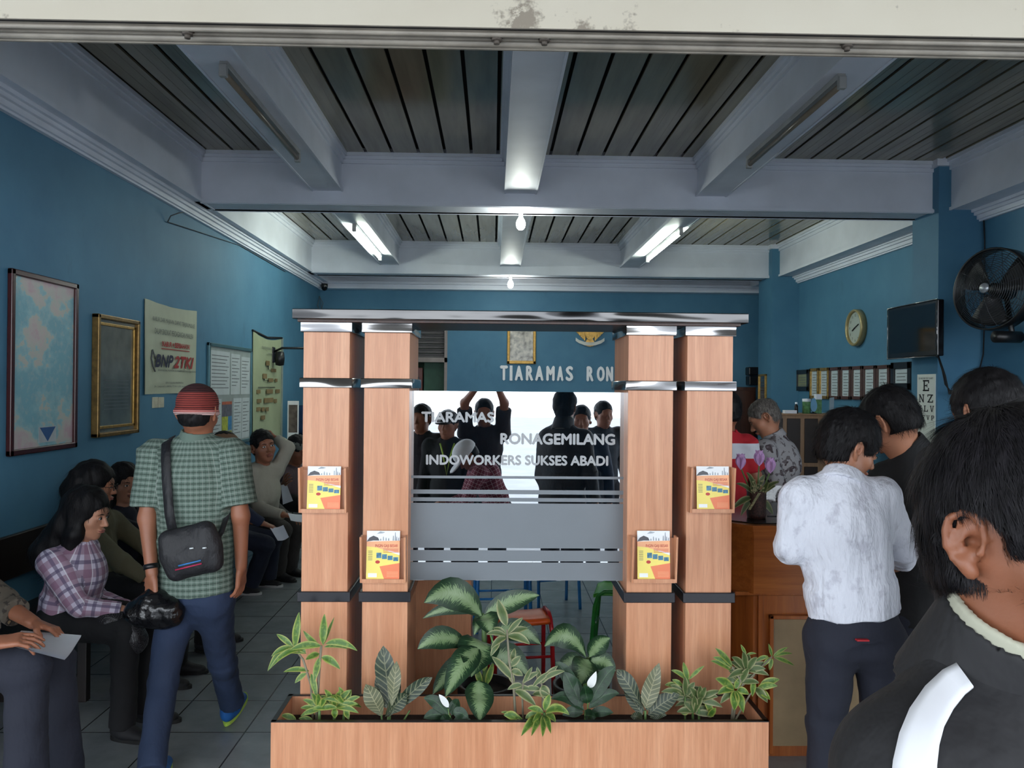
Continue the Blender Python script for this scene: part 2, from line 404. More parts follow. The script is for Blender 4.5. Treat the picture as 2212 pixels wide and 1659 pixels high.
def bulb(px, y, label):
    x = PY(px, 480, y).x
    t = thing('light_bulb', label, 'light bulb', (x, y, ZB), 'bare bulbs under the cross beams')
    b = MB(); b.lathe([(.03, 0), (.032, -.02), (.02, -.03), (.02, -.055), (.016, -.06)], (x, y, ZB), 16); b.build('socket', M_FIX, t)
    b = MB(); b.lathe([(.014, -.055), (.02, -.07), (.036, -.10), (.042, -.13), (.036, -.16), (.02, -.178), (.001, -.183)], (x, y, ZB), 20); b.build('bulb', M_BULB, t)
bulb(1125, D1+.14, 'lit bare bulb hanging under the nearer cross beam')
bulb(1104, D2+.14, 'lit bare bulb hanging under the farther cross beam')
# ================================================================ the timber screen with its glass
SY = 3.35
def zz(py, y=SY, px=1110): return PY(px, py, y).z
COLX = [(-.781, -.592), (-.531, -.345), (.560, .748), (.806, .997)]
scr = thing('divider_screen', 'orange timber divider of four square columns holding an etched glass pane', 'divider', (.11, SY+.19, 0))
def ring(b, x0, x1, z0, z1, w, dent=0):
    b.bbox((x0-w, SY-w, z0), (x1+w, SY, z1), .003); b.bbox((x0-w, SY+.38, z0), (x1+w, SY+.38+w, z1), .003)
    b.bbox((x0-w, SY, z0), (x0, SY+.38, z1), .003); b.bbox((x1, SY, z0), (x1+w, SY+.38, z1), .003)
for x0, x1 in COLX:
    b = MB(); b.bbox((x0, SY, 0), (x1, SY+.38, zz(699)), .0015); c = b.build('column', M_WOOD, scr)
    b = MB(); ring(b, x0, x1, zz(722), zz(700), .011); b.build('chrome_collar', M_CHROME, c)
    b = MB(); ring(b, x0, x1, zz(841), zz(820), .013); b.build('chrome_band', M_CHROME, c)
    b = MB(); ring(b, x0, x1, zz(1300), zz(1278), .013); b.build('black_band', plain('gloss_black_laminate', (24, 24, 32), .22), c)
b = MB(); b.bbox((-.80, SY-.03, zz(701)), (1.02, SY+.40, zz(695)), .002); b.build('lintel_board', M_DKWOOD, scr)
b = MB(); b.bbox((-.812, SY-.07, zz(696)), (1.04, SY+.42, zz(675)), .003); b.build('top_bar', M_CHROMED, scr)
GY = 3.452
def glassmat():
    t = NT('tinted_mirror_glass'); t.t.nodes.remove(t.b)
    g = t.n('ShaderNodeBsdfGlossy'); g.inputs['Roughness'].default_value = .0; g.inputs['Color'].default_value = (.93, .97, 1, 1)
    tr = t.n('ShaderNodeBsdfTransparent'); tr.inputs['Color'].default_value = (.28, .32, .36, 1)
    m = t.n('ShaderNodeMixShader'); m.inputs[0].default_value = .52
    t.l(tr.outputs[0], m.inputs[1]); t.l(g.outputs[0], m.inputs[2]); t.l(m.outputs[0], t.o.inputs[0]); return t.m
gz0, gz1 = zz(1254, GY), zz(846, GY)
b = MB(); b.box((-.345, GY, gz0), (.56, GY+.008, gz1)); pane = b.build('glass_pane', glassmat(), scr)
M_FROST = plain('frosted_film', (116, 122, 128), .5, var=.02)
for y1, y0 in ((1028.5, 1034), (1058.5, 1067.5), (1075.5, 1083.5), (1087.5, 1184), (1189, 1212), (1215, 1253.5)):
    b = MB(); b.box((-.345, GY-.0015, zz(y0, GY)), (.56, GY-.0003, zz(y1, GY))); b.build('frosted_band', M_FROST, pane)
M_LETG = plain('etched_lettering', (158, 160, 162), .5, var=.03)
for s, bx in (('TIARAMAS', (910, 890, 1067.5, 912)), ('RONAGEMILANG', (1080.5, 937, 1329, 960)), ('INDOWORKERS SUKSES ABADI', (920, 984.5, 1314, 1004))):
    b = MB(); fitpix(b, s, bx, GY-.001, fat=.05); b.build('lettering', M_LETG, pane, label='pale grey lettering reading '+s)
# planter box in front of the columns
PX0, PX1, PF, PBK, PH = -.824, 1.062, 3.07, 3.345, .432
pl = thing('planter_box', 'long orange laminate planter box with black rim, full of foliage plants', 'planter', (.12, 3.2, 0))
b = MB(); b.box((PX0, PF, 0), (PX1, PF+.016, PH)); b.build('front_panel', M_WOOD, pl)
b = MB(); b.box((PX0, PBK-.016, 0), (PX1, PBK-.001, PH)); b.build('back_panel', M_WOOD, pl)
for x in (PX0, PX1-.016): b = MB(); b.box((x, PF+.016, 0), (x+.016, PBK-.016, PH)); b.build('end_panel', M_WOOD, pl)
b = MB(); b.box((PX0-.001, PF-.001, PH), (PX1+.001, PF+.017, PH+.003)); b.box((PX0-.001, PBK-.017, PH), (PX1+.001, PBK-.001, PH+.003)); b.box((PX0-.001, PF, PH), (PX0+.017, PBK, PH+.003)); b.box((PX1-.017, PF, PH), (PX1+.001, PBK, PH+.003)); b.build('rim', M_BLACK, pl)
M_SOIL = plain('dark_potting_soil', (38, 28, 24), .95, var=.5, scale=40, bump=.8)
b = MB(); b.box((PX0+.017, PF+.017, .02), (PX1-.017, PBK-.017, PH-.075)); o = b.build('soil', M_SOIL, pl); o['kind'] = 'stuff'
# brochure holders
M_PRW = plain('print_white', (236, 238, 240), .4, var=.04); M_PRG = plain('print_grey', (150, 158, 166), .4, var=.25, scale=60); M_PRO = plain('print_orange', (236, 128, 84), .4, var=.06)
M_PRY = plain('print_yellow', (242, 222, 112), .4, var=.05); M_PRL = plain('print_peach', (246, 178, 130), .4, var=.08); M_PRR = plain('print_red', (186, 40, 34), .4); M_PRB = plain('print_blue', (66, 122, 150), .4, var=.4, scale=80)
M_PRD = plain('print_dark', (74, 74, 80), .4); M_ACR = None
def acrylic():
    t = NT('clear_acrylic'); t.b.inputs['Transmission Weight'].default_value = 1; t.set(Roughness=.03, IOR=1.4); t.base((.96, .98, 1, 1)); return t.m
M_ACR = acrylic()
def leaflet_mesh(w, h, M, pale=False):
    """front of a recruitment leaflet in the xz plane; skyline, headline, photos and orange corner"""
    b = MB(); T = .0012
    def pg(poly, mi, k): b.prism([(x*w, y*h) for x, y in poly], 0, T*.2*k+T, mi, M)
    pg([(-.5, 0), (.5, 0), (.5, 1), (-.5, 1)], 0, 0)
    pg([(-.5, .72), (.5, .80), (.5, 1), (-.5, 1)], 0, 1)
    pg([(-.5, .78), (-.42, .86), (-.3, .9), (-.16, .86), (-.12, .8), (-.3, .8)], 7, 2)
    for x, t in ((-.08, .84), (0, .88), (.08, .86), (.16, .85), (.3, .9), (.36, .97), (.4, .88), (.46, .86)): pg([(x-.02, .8), (x+.02, .8), (x+.01, t), (x-.01, t)], 1, 2)
    pg([(-.2, .94), (-.02, .95), (.05, .97), (-.1, .99)], 1, 2)
    pg([(-.5, .78), (.5, .8), (.5, .55), (-.5, .68)], 5, 3)
    pg([(-.5, .68), (-.2, .66), (.5, .5), (.5, .34), (-.1, .27), (.05, 0), (-.5, 0)], 3, 4)
    pg([(-.1, .27), (.5, .34), (.5, 0), (.05, 0)], 2, 5)
    for i in range(4): pg([(-.2+.17*i, .44-.02*i), (-.05+.17*i, .44-.02*i), (-.05+.17*i, .55-.03*i), (-.2+.17*i, .55-.03*i)], 6, 6)
    pg([(-.16+.07*math.cos(a), .36+.035*math.sin(a)) for a in [k*math.pi/6 for k in range(12)]], 4, 6)
    pg([(-.44, .05), (-.18, .05), (-.18, .13), (-.44, .13)], 0, 6)
    for i in range(6): pg([(-.45, .4+.035*i), (-.32, .4+.035*i), (-.32, .41+.035*i), (-.45, .41+.035*i)], 7, 6)
    for i in range(3): pg([(.0, .62-.03*i), (.46, .62-.03*i), (.46, .63-.03*i), (.0, .63-.03*i)], 4, 6)
    for i in range(4): pg([(.12, .06+.03*i), (.46, .06+.03*i), (.46, .068+.03*i), (.12, .068+.03*i)], 5, 6)
    vs, fs = text_mb('INGIN GAJI BESAR', 1.0, thick=0, align='LEFT')
    x0 = min(v.x for v in vs); x1 = max(v.x for v in vs); y1 = max(v.y for v in vs)
    b.add([M @ Vector(((-.24+.68*(v.x-x0)/(x1-x0))*w, (.665+.06*v.y/y1)*h, T*2.6)) for v in vs], fs, 4)
    return b
def holder(px0, py0, px1, py1, lab, leaflab, tall=0.0, skew=0.0):
    y = SY; D = .055
    a = PY(px0, py1, y-D*.6); c = PY(px1, py0, y-D*.6); x0, x1, z0, z1 = a.x+.002, c.x-.002, a.z, c.z
    h = thing('brochure_holder', lab, 'brochure holder', ((x0+x1)/2, y, z0), 'wooden brochure holders on the columns')
    b = MB(); b.box((x0, y-.008, z0), (x1, y-.0005, z1-.012)); b.build('back_board', M_WOOD, h)
    for xa, s in ((x0, -1), (x1-.008, 1)):
        b = MB(); Mx = Matrix(((0, 0, 1, 0), (1, 0, 0, 0), (0, 1, 0, 0), (0, 0, 0, 1)))
        b.prism([(y-.008, z0), (y-.042, z0), (y-.062, z1), (y-.008, z1)], xa, xa+.008, 0, Mx); b.build('side_board', M_WOOD, h)
    b = MB(); b.box((x0+.008, y-.045, z0), (x1-.008, y-.008, z0+.009)); b.build('base_board', M_WOOD, h)
    b = MB(); b.box((x0+.008, y-.045, z0+.009), (x1-.008, y-.042, z0+.016)); b.build('front_lip', M_WOOD, h)
    w = .135; hh = (z1-z0)*(1.02+tall); xc = (x0+x1)/2+skew
    M = Matrix.Translation((xc, y-.034, z0+.012)) @ Matrix.Rotation(math.radians(90-5), 4, 'X')
    l = leaflet_mesh(w, hh-.012, M).build('leaflet', [M_PRW, M_PRG, M_PRO, M_PRY, M_PRR, M_PRL, M_PRB, M_PRD], None, (xc, y-.034, z0+.012))
    tag(l, leaflab, 'leaflet', 'recruitment leaflets in the holders')
    return x0, x1, z0, z1
holder(645, 1010, 751, 1107, 'upper brochure holder on the leftmost column', 'yellow and orange leaflet in the holder on the leftmost column', 0, .002)
holder(777, 1158, 879, 1258, 'lower brochure holder on the second column from the left', 'leaflet standing tall in the holder left of the glass', .08, -.002)
x0, x1, z0, z1 = holder(1362, 1158, 1463, 1258, 'lower brochure holder just right of the glass pane', 'pale leaflet behind a clear pocket right of the glass', .08)
holder(1488, 1010, 1587, 1107, 'upper brochure holder on the rightmost column', 'yellow and orange leaflet in the holder on the rightmost column', 0, .006)
# timber cabinet standing behind the screen
b = MB(); q = PY(1018, 1300, 3.95).x
cb = thing('low_cabinet', 'plain timber cabinet end standing behind the screen glass', 'cabinet', (-.24, 4.1, 0))
b.bbox((-.42, 3.95, 0), (q, 4.3, .93), .003); b.build('body', M_WOOD, cb)
b = MB(); b.bbox((-.43, 3.94, .93), (q+.01, 4.31, .95), .003); b.build('worktop', M_DKWOOD, cb)
# ================================================================ plants in and behind the planter
def leafmat(name, kind):
    t = NT(name); uv = t.n('ShaderNodeTexCoord').outputs['UV']; sp = t.n('ShaderNodeSeparateXYZ'); t.l(uv, sp.inputs[0])
    u, v = sp.outputs[0], sp.outputs[1]; d = t.math('MULTIPLY', t.math('ABSOLUTE', t.math('SUBTRACT', u, .5)), 2)
    oc = t.coord(); n = t.noise(oc, 60, 3, .6)
    # coordinate that runs along the side veins
    vv = t.math('SUBTRACT', t.math('MULTIPLY', v, 1.0), t.math('MULTIPLY', d, .16))
    cx = t.n('ShaderNodeCombineXYZ'); t.l(t.math('MULTIPLY', d, 1.2), cx.inputs[0]); t.l(t.math('MULTIPLY', vv, 26), cx.inputs[1])
    fn = t.noise(cx.outputs[0], 1.6, 3, .6)
    if kind == 'dieff':
        f = t.math('ADD', t.math('MULTIPLY', d, 1.0), t.math('MULTIPLY', t.math('SUBTRACT', fn, .5), 1.5))
        c = t.ramp(f, [(.0, rgb(126, 147, 108)), (.40, rgb(110, 134, 91)), (.50, rgb(33, 62, 36)), (.9, rgb(23, 48, 29))])
    elif kind == 'drac':
        f = t.math('ADD', d, t.math('MULTIPLY', t.math('SUBTRACT', fn, .5), .5))
        c = t.ramp(f, [(.0, rgb(67, 102, 41)), (.55, rgb(80, 116, 45)), (.75, rgb(149, 156, 75)), (1, rgb(159, 163, 90))])
        c = t.mix(t.ramp(n, [(.5, (0, 0, 0)), (.62, (.6, .6, .6))]), c, rgb(126, 148, 65))
    elif kind == 'drac2':
        f = t.math('ADD', d, t.math('MULTIPLY', t.math('SUBTRACT', fn, .5), .5))
        c = t.ramp(f, [(.0, rgb(70, 89, 50)), (.55, rgb(84, 102, 57)), (.75, rgb(141, 140, 100)), (1, rgb(154, 152, 114))])
    elif kind == 'aglao':
        w = t.n('ShaderNodeTexWave', wave_type='BANDS', bands_direction='Y'); t.l(cx.outputs[0], w.inputs[0]); w.inputs['Scale'].default_value = .11; w.inputs['Distortion'].default_value = 1.5
        vein = t.ramp(w.outputs[1], [(.8, (0, 0, 0)), (.95, (1, 1, 1))]); mid = t.ramp(d, [(.03, (1, 1, 1)), (.07, (0, 0, 0))])
        c = t.mix(t.ramp(n, [(.4, (0, 0, 0)), (.8, (.5, .5, .5))]), rgb(31, 48, 34), rgb(75, 86, 63))
        c = t.mix(t.mix(1.0, vein, mid, 'ADD'), c, rgb(112, 115, 88))
    elif kind == 'aglao_back':
        w = t.n('ShaderNodeTexWave', wave_type='BANDS', bands_direction='Y'); t.l(cx.outputs[0], w.inputs[0]); w.inputs['Scale'].default_value = .11; w.inputs['Distortion'].default_value = 1.5
        vein = t.ramp(w.outputs[1], [(.8, (0, 0, 0)), (.95, (1, 1, 1))]); mid = t.ramp(d, [(.03, (1, 1, 1)), (.07, (0, 0, 0))])
        c = t.mix(t.mix(1.0, vein, mid, 'ADD'), rgb(100, 104, 80), rgb(147, 145, 114))
    else:
        mid = t.ramp(d, [(.02, (1, 1, 1)), (.06, (0, 0, 0))]); c = t.mix(mid, t.ramp(n, [(.3, rgb(18, 43, 24)), (.7, rgb(30, 62, 34))]), rgb(58, 88, 54))
    t.base(c); t.set(Roughness=.38); t.bump(fn, .25, .006)
    return t.m
LM = {k: leafmat(k+'_leaf', k) for k in ('dieff', 'drac', 'drac2', 'aglao', 'aglao_back', 'lily')}
M_STEM = plain('green_stem', (96, 128, 72), .5); M_CANE = plain('grey_cane_stem', (130, 124, 104), .7)
def leaf(b, a, tip, w, arch=.0, nrm=(0, -1, .6), mi=0, fold=.18, fat=.42, roll=0.0, wob=.0):
    """blade from a to tip; arch lifts its middle, fold creases it along the midrib"""
    a, tip = Vector(a), Vector(tip); L = (tip-a).length; up = Vector((0, 0, 1)); N = 10; cr = (-1, -.55, 0, .55, 1)
    vs = []; uvs = []; fs = []; ax = (tip-a).normalized(); n0 = Vector(nrm); n0 = (n0-ax*n0.dot(ax)).normalized()
    if roll: n0 = Matrix.Rotation(roll, 3, ax) @ n0
    ph = random.random()*6
    for i in range(N+1):
        s = i/N; p = a+(tip-a)*s+up*(arch*L*4*s*(1-s)); q = a+(tip-a)*(s+.01)+up*(arch*L*4*(s+.01)*(1-s-.01)); t = (q-p).normalized()
        n = (n0-t*n0.dot(t)).normalized(); sd = t.cross(n)
        # width profile: zero at the ends, widest at s = fat
        e = s**(math.log(.5)/math.log(fat)) if s > 0 else 0
        hw = w*.5*(math.sin(math.pi*e)**.8 if 0 < e < 1 else 0)+w*.012
        for c in cr:
            vs.append(p+sd*(c*hw)+n*(abs(c)*hw*fold+math.sin(s*9+ph+c)*wob*hw)); uvs.append(((c+1)/2, s))
    for i in range(N):
        for k in range(4): q = i*5+k; fs.append((q, q+1, q+6, q+5))
    b.add(vs, fs, mi, uvs, True)
def curve3(a, c, bend=Vector((0, 0, 0)), n=6):
    a, c = Vector(a), Vector(c); return [a+(c-a)*(i/n)+bend*(4*(i/n)*(1-i/n)) for i in range(n+1)]
def plant(name, label, cat, base, leaves, stems, mats, stem_mat=None, y=3.2, group=None):
    """leaves: (bx, by, tx, ty, width_px, arch, dy_tip, mi, dy_base) read from the photograph at depth y"""
    t = thing(name, label, cat, base, group)
    b = MB()
    for l in leaves:
        bx, by, tx, ty, w, arch, dy = l[:7]; mi = l[7] if len(l) > 7 else 0; db = l[8] if len(l) > 8 else 0
        yb = y+db; yt = y+dy
        leaf(b, PY(bx, by, yb), PY(tx, ty, yt), w*y/FPX, arch, (random.uniform(-.2, .2), -1, random.uniform(.2, .8)), mi, wob=.12, fat=l[9] if len(l) > 9 else .45)
    b.build('foliage', mats, t)
    if stems:
        for s in stems:
            b = MB()
            pts = [PY(px, py, y+(s[2] if len(s) > 2 else 0)) for px, py in s[0]]
            r = s[1]*y/FPX
            b.tube(pts, [r*(1.15-.4*i/len(pts)) for i in range(len(pts))], 8)
            b.build('stem', stem_mat or M_STEM, t)
    return t
def whorl(cx, cy, R, n, w, a0=-200, a1=20, arch=.1, mi=0, dy=.05, rnd=.2, db=0):
    out = []
    for i in range(n):
        a = math.radians(a0+(a1-a0)*(i+.5)/n+random.uniform(-8, 8)); r = R*random.uniform(1-rnd, 1+rnd)
        out.append((cx+random.uniform(-2, 2), cy+random.uniform(-2, 2), cx+r*math.cos(a), cy+r*math.sin(a)*.8, w, arch, random.uniform(-dy, dy), mi, db))
    return out
zs = PH-.08
def soilp(px, y): return (PY(px, 1500, y).x, y, zs)
# a: tall striped dracaena at the left end
L = [(636, 1402, 646, 1322, 17, 0, 0), (633, 1398, 597, 1370, 12, .05, .02), (632, 1398, 586, 1418, 13, .12, -.02), (632, 1400, 578, 1450, 16, .2, .0), (655, 1405, 582, 1446, 13, .2, -.05),
     (662, 1412, 604, 1412, 11, .1, .0), (697, 1392, 701, 1326, 17, 0, 0), (697, 1395, 722, 1333, 8, 0, .04), (703, 1391, 772, 1406, 15, .15, .0), (700, 1398, 752, 1402, 9, .1, .05), (694, 1420, 735, 1446, 16, .12, -.03),
     (690, 1398, 655, 1362, 13, -.05, .02), (695, 1396, 625, 1405, 16, .1, -.03), (690, 1420, 678, 1475, 14, .05, -.04), (668, 1450, 612, 1452, 11, .1, -.02), (662, 1455, 637, 1476, 12, .1, 0),
     (672, 1455, 684, 1507, 13, .05, -.03), (690, 1412, 660, 1425, 14, .05, -.04), (660, 1410, 640, 1392, 12, .03, .0)]
plant('dracaena_plant', 'tall yellow-striped dracaena at the left end of the planter', 'plant', soilp(680, 3.2), L,
      [([(684, 1556), (686, 1500), (690, 1440), (694, 1395)], 3.2), ([(676, 1552), (672, 1480), (655, 1425), (636, 1400)], 2.6)], [LM['drac']], M_CANE)
L = whorl(722, 1530, 46, 9, 13, -200, 20) + whorl(690, 1535, 44, 8, 12, -210, 10) + whorl(745, 1520, 40, 6, 11, -190, 30)+[(728, 1518, 758, 1490, 13, .05, 0), (640, 1556, 606, 1546, 13, .1, 0), (722, 1530, 724, 1552, 14, 0, -.03), (676, 1556, 645, 1552, 11, .05, 0), (745, 1530, 754, 1554, 13, .02, -.03)]
plant('dracaena_plant', 'low bushy green dracaena beside the tall one at the left end', 'plant', soilp(722, 3.18), L, [([(722, 1558), (722, 1530)], 3), ([(690, 1558), (690, 1532)], 3), ([(742, 1558), (745, 1520)], 2.5)], [LM['drac']], y=3.17)
# c: aglaonema
L = [(842, 1535, 828, 1395, 46, .0, .03, 0, 0, .6), (846, 1525, 857, 1428, 28, 0, -.03, 1, -.03, .55), (826, 1548, 790, 1478, 38, 0, -.03, 1, 0, .55), (838, 1550, 934, 1463, 30, .06, -.02, 0, -.02, .6), (835, 1530, 812, 1462, 26, 0, .04, 0), (848, 1530, 858, 1450, 26, 0, .05, 0), (832, 1548, 880, 1500, 34, .04, -.04, 0, 0, .6)]
plant('aglaonema_plant', 'broad-leaved aglaonema in front of the second column from the left', 'plant', soilp(840, 3.18), L,
      [([(826, 1565), (824, 1545)], 2), ([(842, 1566), (842, 1532)], 2.2), ([(838, 1566), (838, 1548)], 2), ([(870, 1560), (885, 1535)], 2)], [LM['aglao'], LM['aglao_back']], y=3.18)
# d: left peace lily
L = [(968, 1545, 915, 1508, 26, .15, .0), (960, 1548, 915, 1552, 24, .15, -.02), (975, 1550, 952, 1588, 32, .12, -.07), (975, 1545, 990, 1510, 24, .1, .04), (965, 1555, 925, 1565, 20, .1, -.03), (978, 1540, 1012, 1552, 24, .15, -.02), (970, 1540, 968, 1505, 20, .05, .05), (980, 1555, 1020, 1560, 16, .1, -.02)]
t = plant('peace_lily', 'dark green peace lily at the left, its white spathe leaning outwards', 'plant', soilp(970, 3.15), L, [([(972, 1566), (972, 1545)], 2.5), ([(972, 1560), (968, 1530)], 1.2)], [LM['lily']], y=3.14)
M_SPATHE = plain('white_spathe', (236, 238, 236), .5, var=.04)
b = MB(); leaf(b, PY(969, 1528, 3.14), PY(948, 1500, 3.12), 13*3.14/FPX, .02); b.build('flower', M_SPATHE, t)
# e: the big variegated dieffenbachia behind the planter's back panel
DY = 3.40
M_POT = plain('black_nursery_pot', (20, 20, 22), .45)
def pot(px, y, label):
    x = PY(px, 1480, y).x
    t = thing('plant_pot', label, 'pot', (x, y, 0), 'black nursery pots behind the planter')
    b = MB(); b.lathe([(.001, 0), (.085, 0), (.115, .36), (.125, .36), (.125, .40), (.108, .40), (.105, .35), (.001, .345)], (x, y, 0), 28); b.build('body', M_POT, t)
    b = MB(); b.lathe([(.001, .372), (.105, .37), (.105, .36), (.001, .36)], (x, y, 0), 20); o = b.build('soil', M_SOIL, t); o['kind'] = 'stuff'
    return (x, y, .37)
p1 = pot(1050, 3.56, 'black nursery pot holding the large variegated plant'); p2 = pot(1255, 3.56, 'black nursery pot holding the smaller variegated plant')
L = [(1042, 1335, 916, 1302, 66, .24, -.14, 0, 0, .5), (1040, 1320, 913, 1336, 30, .12, .02, 0, 0, .4), (1044, 1332, 1165, 1286, 46, .08, .02, 0, 0, .45), (1045, 1328, 1062, 1372, 52, .12, -.1, 0, 0, .4),
     (1042, 1330, 1024, 1372, 26, .1, -.05, 0, 0, .4), (1010, 1400, 902, 1402, 50, .2, -.1, 0, 0, .5), (1040, 1385, 1018, 1462, 88, .1, -.16, 0, 0, .35), (1035, 1400, 962, 1506, 56, .12, -.22, 0, -.05, .45),
     (1020, 1415, 935, 1500, 44, .1, -.1, 0, 0, .5), (1034, 1470, 1036, 1558, 60, .05, -.26, 0, -.12, .45), (1060, 1370, 1168, 1392, 50, .18, -.02, 0, 0, .5), (1050, 1420, 1142, 1460, 60, .2, .0, 0, 0, .5),
     (1045, 1450, 1048, 1395, 18, 0, 0, 1), (1050, 1480, 1066, 1430, 14, 0, 0, 1), (1040, 1480, 1028, 1440, 14, 0, 0, 1)]
plant('dieffenbachia_plant', 'largest variegated dieffenbachia, its leaves arching below the glass', 'plant', p1, L,
      [([(1050, 1500), (1048, 1440), (1046, 1380), (1045, 1325)], 6, .08), ([(1048, 1440), (1030, 1405), (1010, 1400)], 2.5, .03), ([(1048, 1430), (1070, 1405), (1060, 1372)], 2.5, .0), ([(1046, 1490), (1034, 1470)], 3, -.05)], [LM['dieff'], LM['drac']], y=DY)
L = [(1266, 1420, 1176, 1396, 52, .3, -.1, 0, 0, .55), (1262, 1418, 1210, 1370, 30, .2, .0), (1272, 1420, 1318, 1378, 40, .12, -.05), (1272, 1425, 1252, 1480, 60, .1, -.1), (1275, 1430, 1330, 1450, 40, .2, -.05), (1262, 1430, 1205, 1452, 36, .2, .05)]
plant('dieffenbachia_plant', 'smaller variegated dieffenbachia in front of the green stool', 'plant', p2, L, [([(1262, 1500), (1266, 1460), (1270, 1420)], 4.5, .08)], [LM['dieff']], y=DY)
# f: slim dracaena in the middle of the planter
L = [(1094, 1352, 1075, 1294, 21, 0, 0), (1096, 1370, 1130, 1334, 12, .05, -.02), (1094, 1374, 1050, 1371, 12, .12, -.04), (1094, 1378, 1060, 1402, 14, .15, -.05), (1096, 1374, 1145, 1392, 18, .12, -.04), (1098, 1372, 1140, 1358, 14, .1, .03), (1092, 1372, 1066, 1356, 14, .06, .02),
     (1080, 1385, 1060, 1418, 13, .1, -.02), (1108, 1468, 1062, 1418, 17, .04, -.03), (1110, 1478, 1096, 1438, 12, 0, 0), (1102, 1440, 1125, 1418, 14, .04, 0), (1104, 1450, 1130, 1460, 15, .1, -.03), (1105, 1430, 1112, 1400, 12, 0, .03), (1112, 1492, 1158, 1526, 17, .1, -.05), (1128, 1475, 1165, 1452, 12, .08, 0), (1112, 1488, 1148, 1490, 12, .1, 0)]
L += [(1128, 1480, 1096, 1490, 12, .1, -.02), (1130, 1478, 1150, 1440, 10, .02, 0), (1150, 1485, 1192, 1452, 11, .1, 0), (1168, 1478, 1205, 1438, 13, .05, 0), (1172, 1470, 1220, 1450, 12, .1, -.02), (1168, 1478, 1160, 1440, 12, .0, .02), (1172, 1480, 1182, 1515, 22, .05, -.03), (1168, 1490, 1130, 1490, 13, .1, 0), (1150, 1500, 1190, 1505, 14, .1, -.03)]
plant('dracaena_plant', 'slim many-tiered dracaena on bare canes in the middle of the planter', 'plant', soilp(1110, 3.2), L,
      [([(1114, 1552), (1110, 1490), (1100, 1430), (1095, 1360)], 2.6), ([(1130, 1552), (1128, 1500), (1130, 1475)], 2), ([(1172, 1540), (1172, 1500), (1170, 1475)], 2)], [LM['drac2']], M_CANE, y=3.19)
L = [(1172, 1548, 1126, 1590, 18, .14, -.1), (1174, 1545, 1148, 1590, 14, .1, -.12), (1176, 1545, 1172, 1592, 15, .1, -.12), (1178, 1545, 1200, 1560, 15, .1, -.1), (1178, 1540, 1230, 1544, 18, .18, -.08), (1176, 1535, 1188, 1500, 16, .05, 0), (1174, 1540, 1140, 1530, 14, .1, 0), (1180, 1545, 1206, 1520, 14, .1, 0), (1170, 1545, 1150, 1560, 13, .1, -.08), (1176, 1545, 1190, 1585, 13, .1, -.12),
     (1130, 1556, 1082, 1538, 10, .08, 0), (1120, 1552, 1088, 1545, 18, .1, -.02), (1135, 1552, 1160, 1540, 12, .1, 0)]
plant('dracaena_plant', 'yellow-green dracaena tuft spilling over the middle of the planter rim', 'plant', soilp(1174, 3.12), L, [([(1176, 1560), (1176, 1540)], 3)], [LM['drac']], y=3.12)
# h: right peace lily
L = [(1256, 1530, 1218, 1450, 40, .05, .02), (1270, 1520, 1262, 1480, 30, .04, -.03), (1275, 1520, 1330, 1440, 34, .12, .0), (1262, 1535, 1190, 1510, 26, .2, .0), (1272, 1530, 1338, 1498, 26, .15, .0), (1272, 1545, 1325, 1540, 22, .1, -.02), (1262, 1545, 1288, 1550, 26, .05, -.05), (1260, 1540, 1215, 1545, 24, .12, -.02), (1252, 1520, 1200, 1430, 30, .15, .05), (1276, 1525, 1296, 1500, 20, .05, .03)]
t = plant('peace_lily', 'dark green peace lily at the right, its white spathe upright', 'plant', soilp(1265, 3.2), L, [([(1266, 1560), (1266, 1535)], 4), ([(1268, 1550), (1272, 1482)], 1.3)], [LM['lily']], y=3.18)
b = MB(); leaf(b, PY(1271, 1484, 3.18), PY(1288, 1450, 3.16), 17*3.18/FPX, -.1); b.build('flower', M_SPATHE, t)
# i: right aglaonema
L = [(1394, 1540, 1332, 1446, 34, .05, .0, 0, 0, .65), (1394, 1530, 1424, 1432, 36, 0, -.02, 1, -.02, .4), (1398, 1535, 1408, 1470, 34, 0, .03, 0), (1400, 1545, 1468, 1500, 36, .06, -.02, 0), (1388, 1545, 1346, 1480, 26, .03, .04, 0), (1388, 1555, 1362, 1548, 20, .1, -.03, 0), (1404, 1550, 1440, 1545, 18, .1, -.03, 0)]
plant('aglaonema_plant', 'broad-leaved aglaonema in front of the third column', 'plant', soilp(1394, 3.18), L, [([(1394, 1565), (1394, 1535)], 2.6)], [LM['aglao'], LM['aglao_back']], y=3.18)
# j, k: right dracaenas
L = [(1486, 1470, 1476, 1430, 13, 0, 0), (1486, 1470, 1450, 1448, 11, .1, 0), (1488, 1468, 1522, 1438, 8, .05, 0), (1470, 1485, 1436, 1480, 12, .1, 0), (1475, 1482, 1452, 1468, 10, .05, 0)]
L += whorl(1480, 1505, 46, 9, 14, -200, 30, mi=1) + whorl(1510, 1515, 46, 9, 14, -210, 30, mi=1) + whorl(1500, 1540, 40, 8, 14, -190, 20, mi=1)+[(1530, 1550, 1546, 1528, 14, 0, -.03), (1540, 1545, 1520, 1500, 15, 0, 0), (1470, 1540, 1490, 1530, 18, 0, 0)]
plant('dracaena_plant', 'dense dark-leaved dracaena between the third and fourth columns', 'plant', soilp(1495, 3.18), L, [([(1497, 1558), (1494, 1500), (1486, 1468)], 2.5), ([(1510, 1558), (1510, 1515)], 2.5), ([(1480, 1558), (1480, 1505)], 2)], [LM['drac'], LM['drac2']], y=3.2)
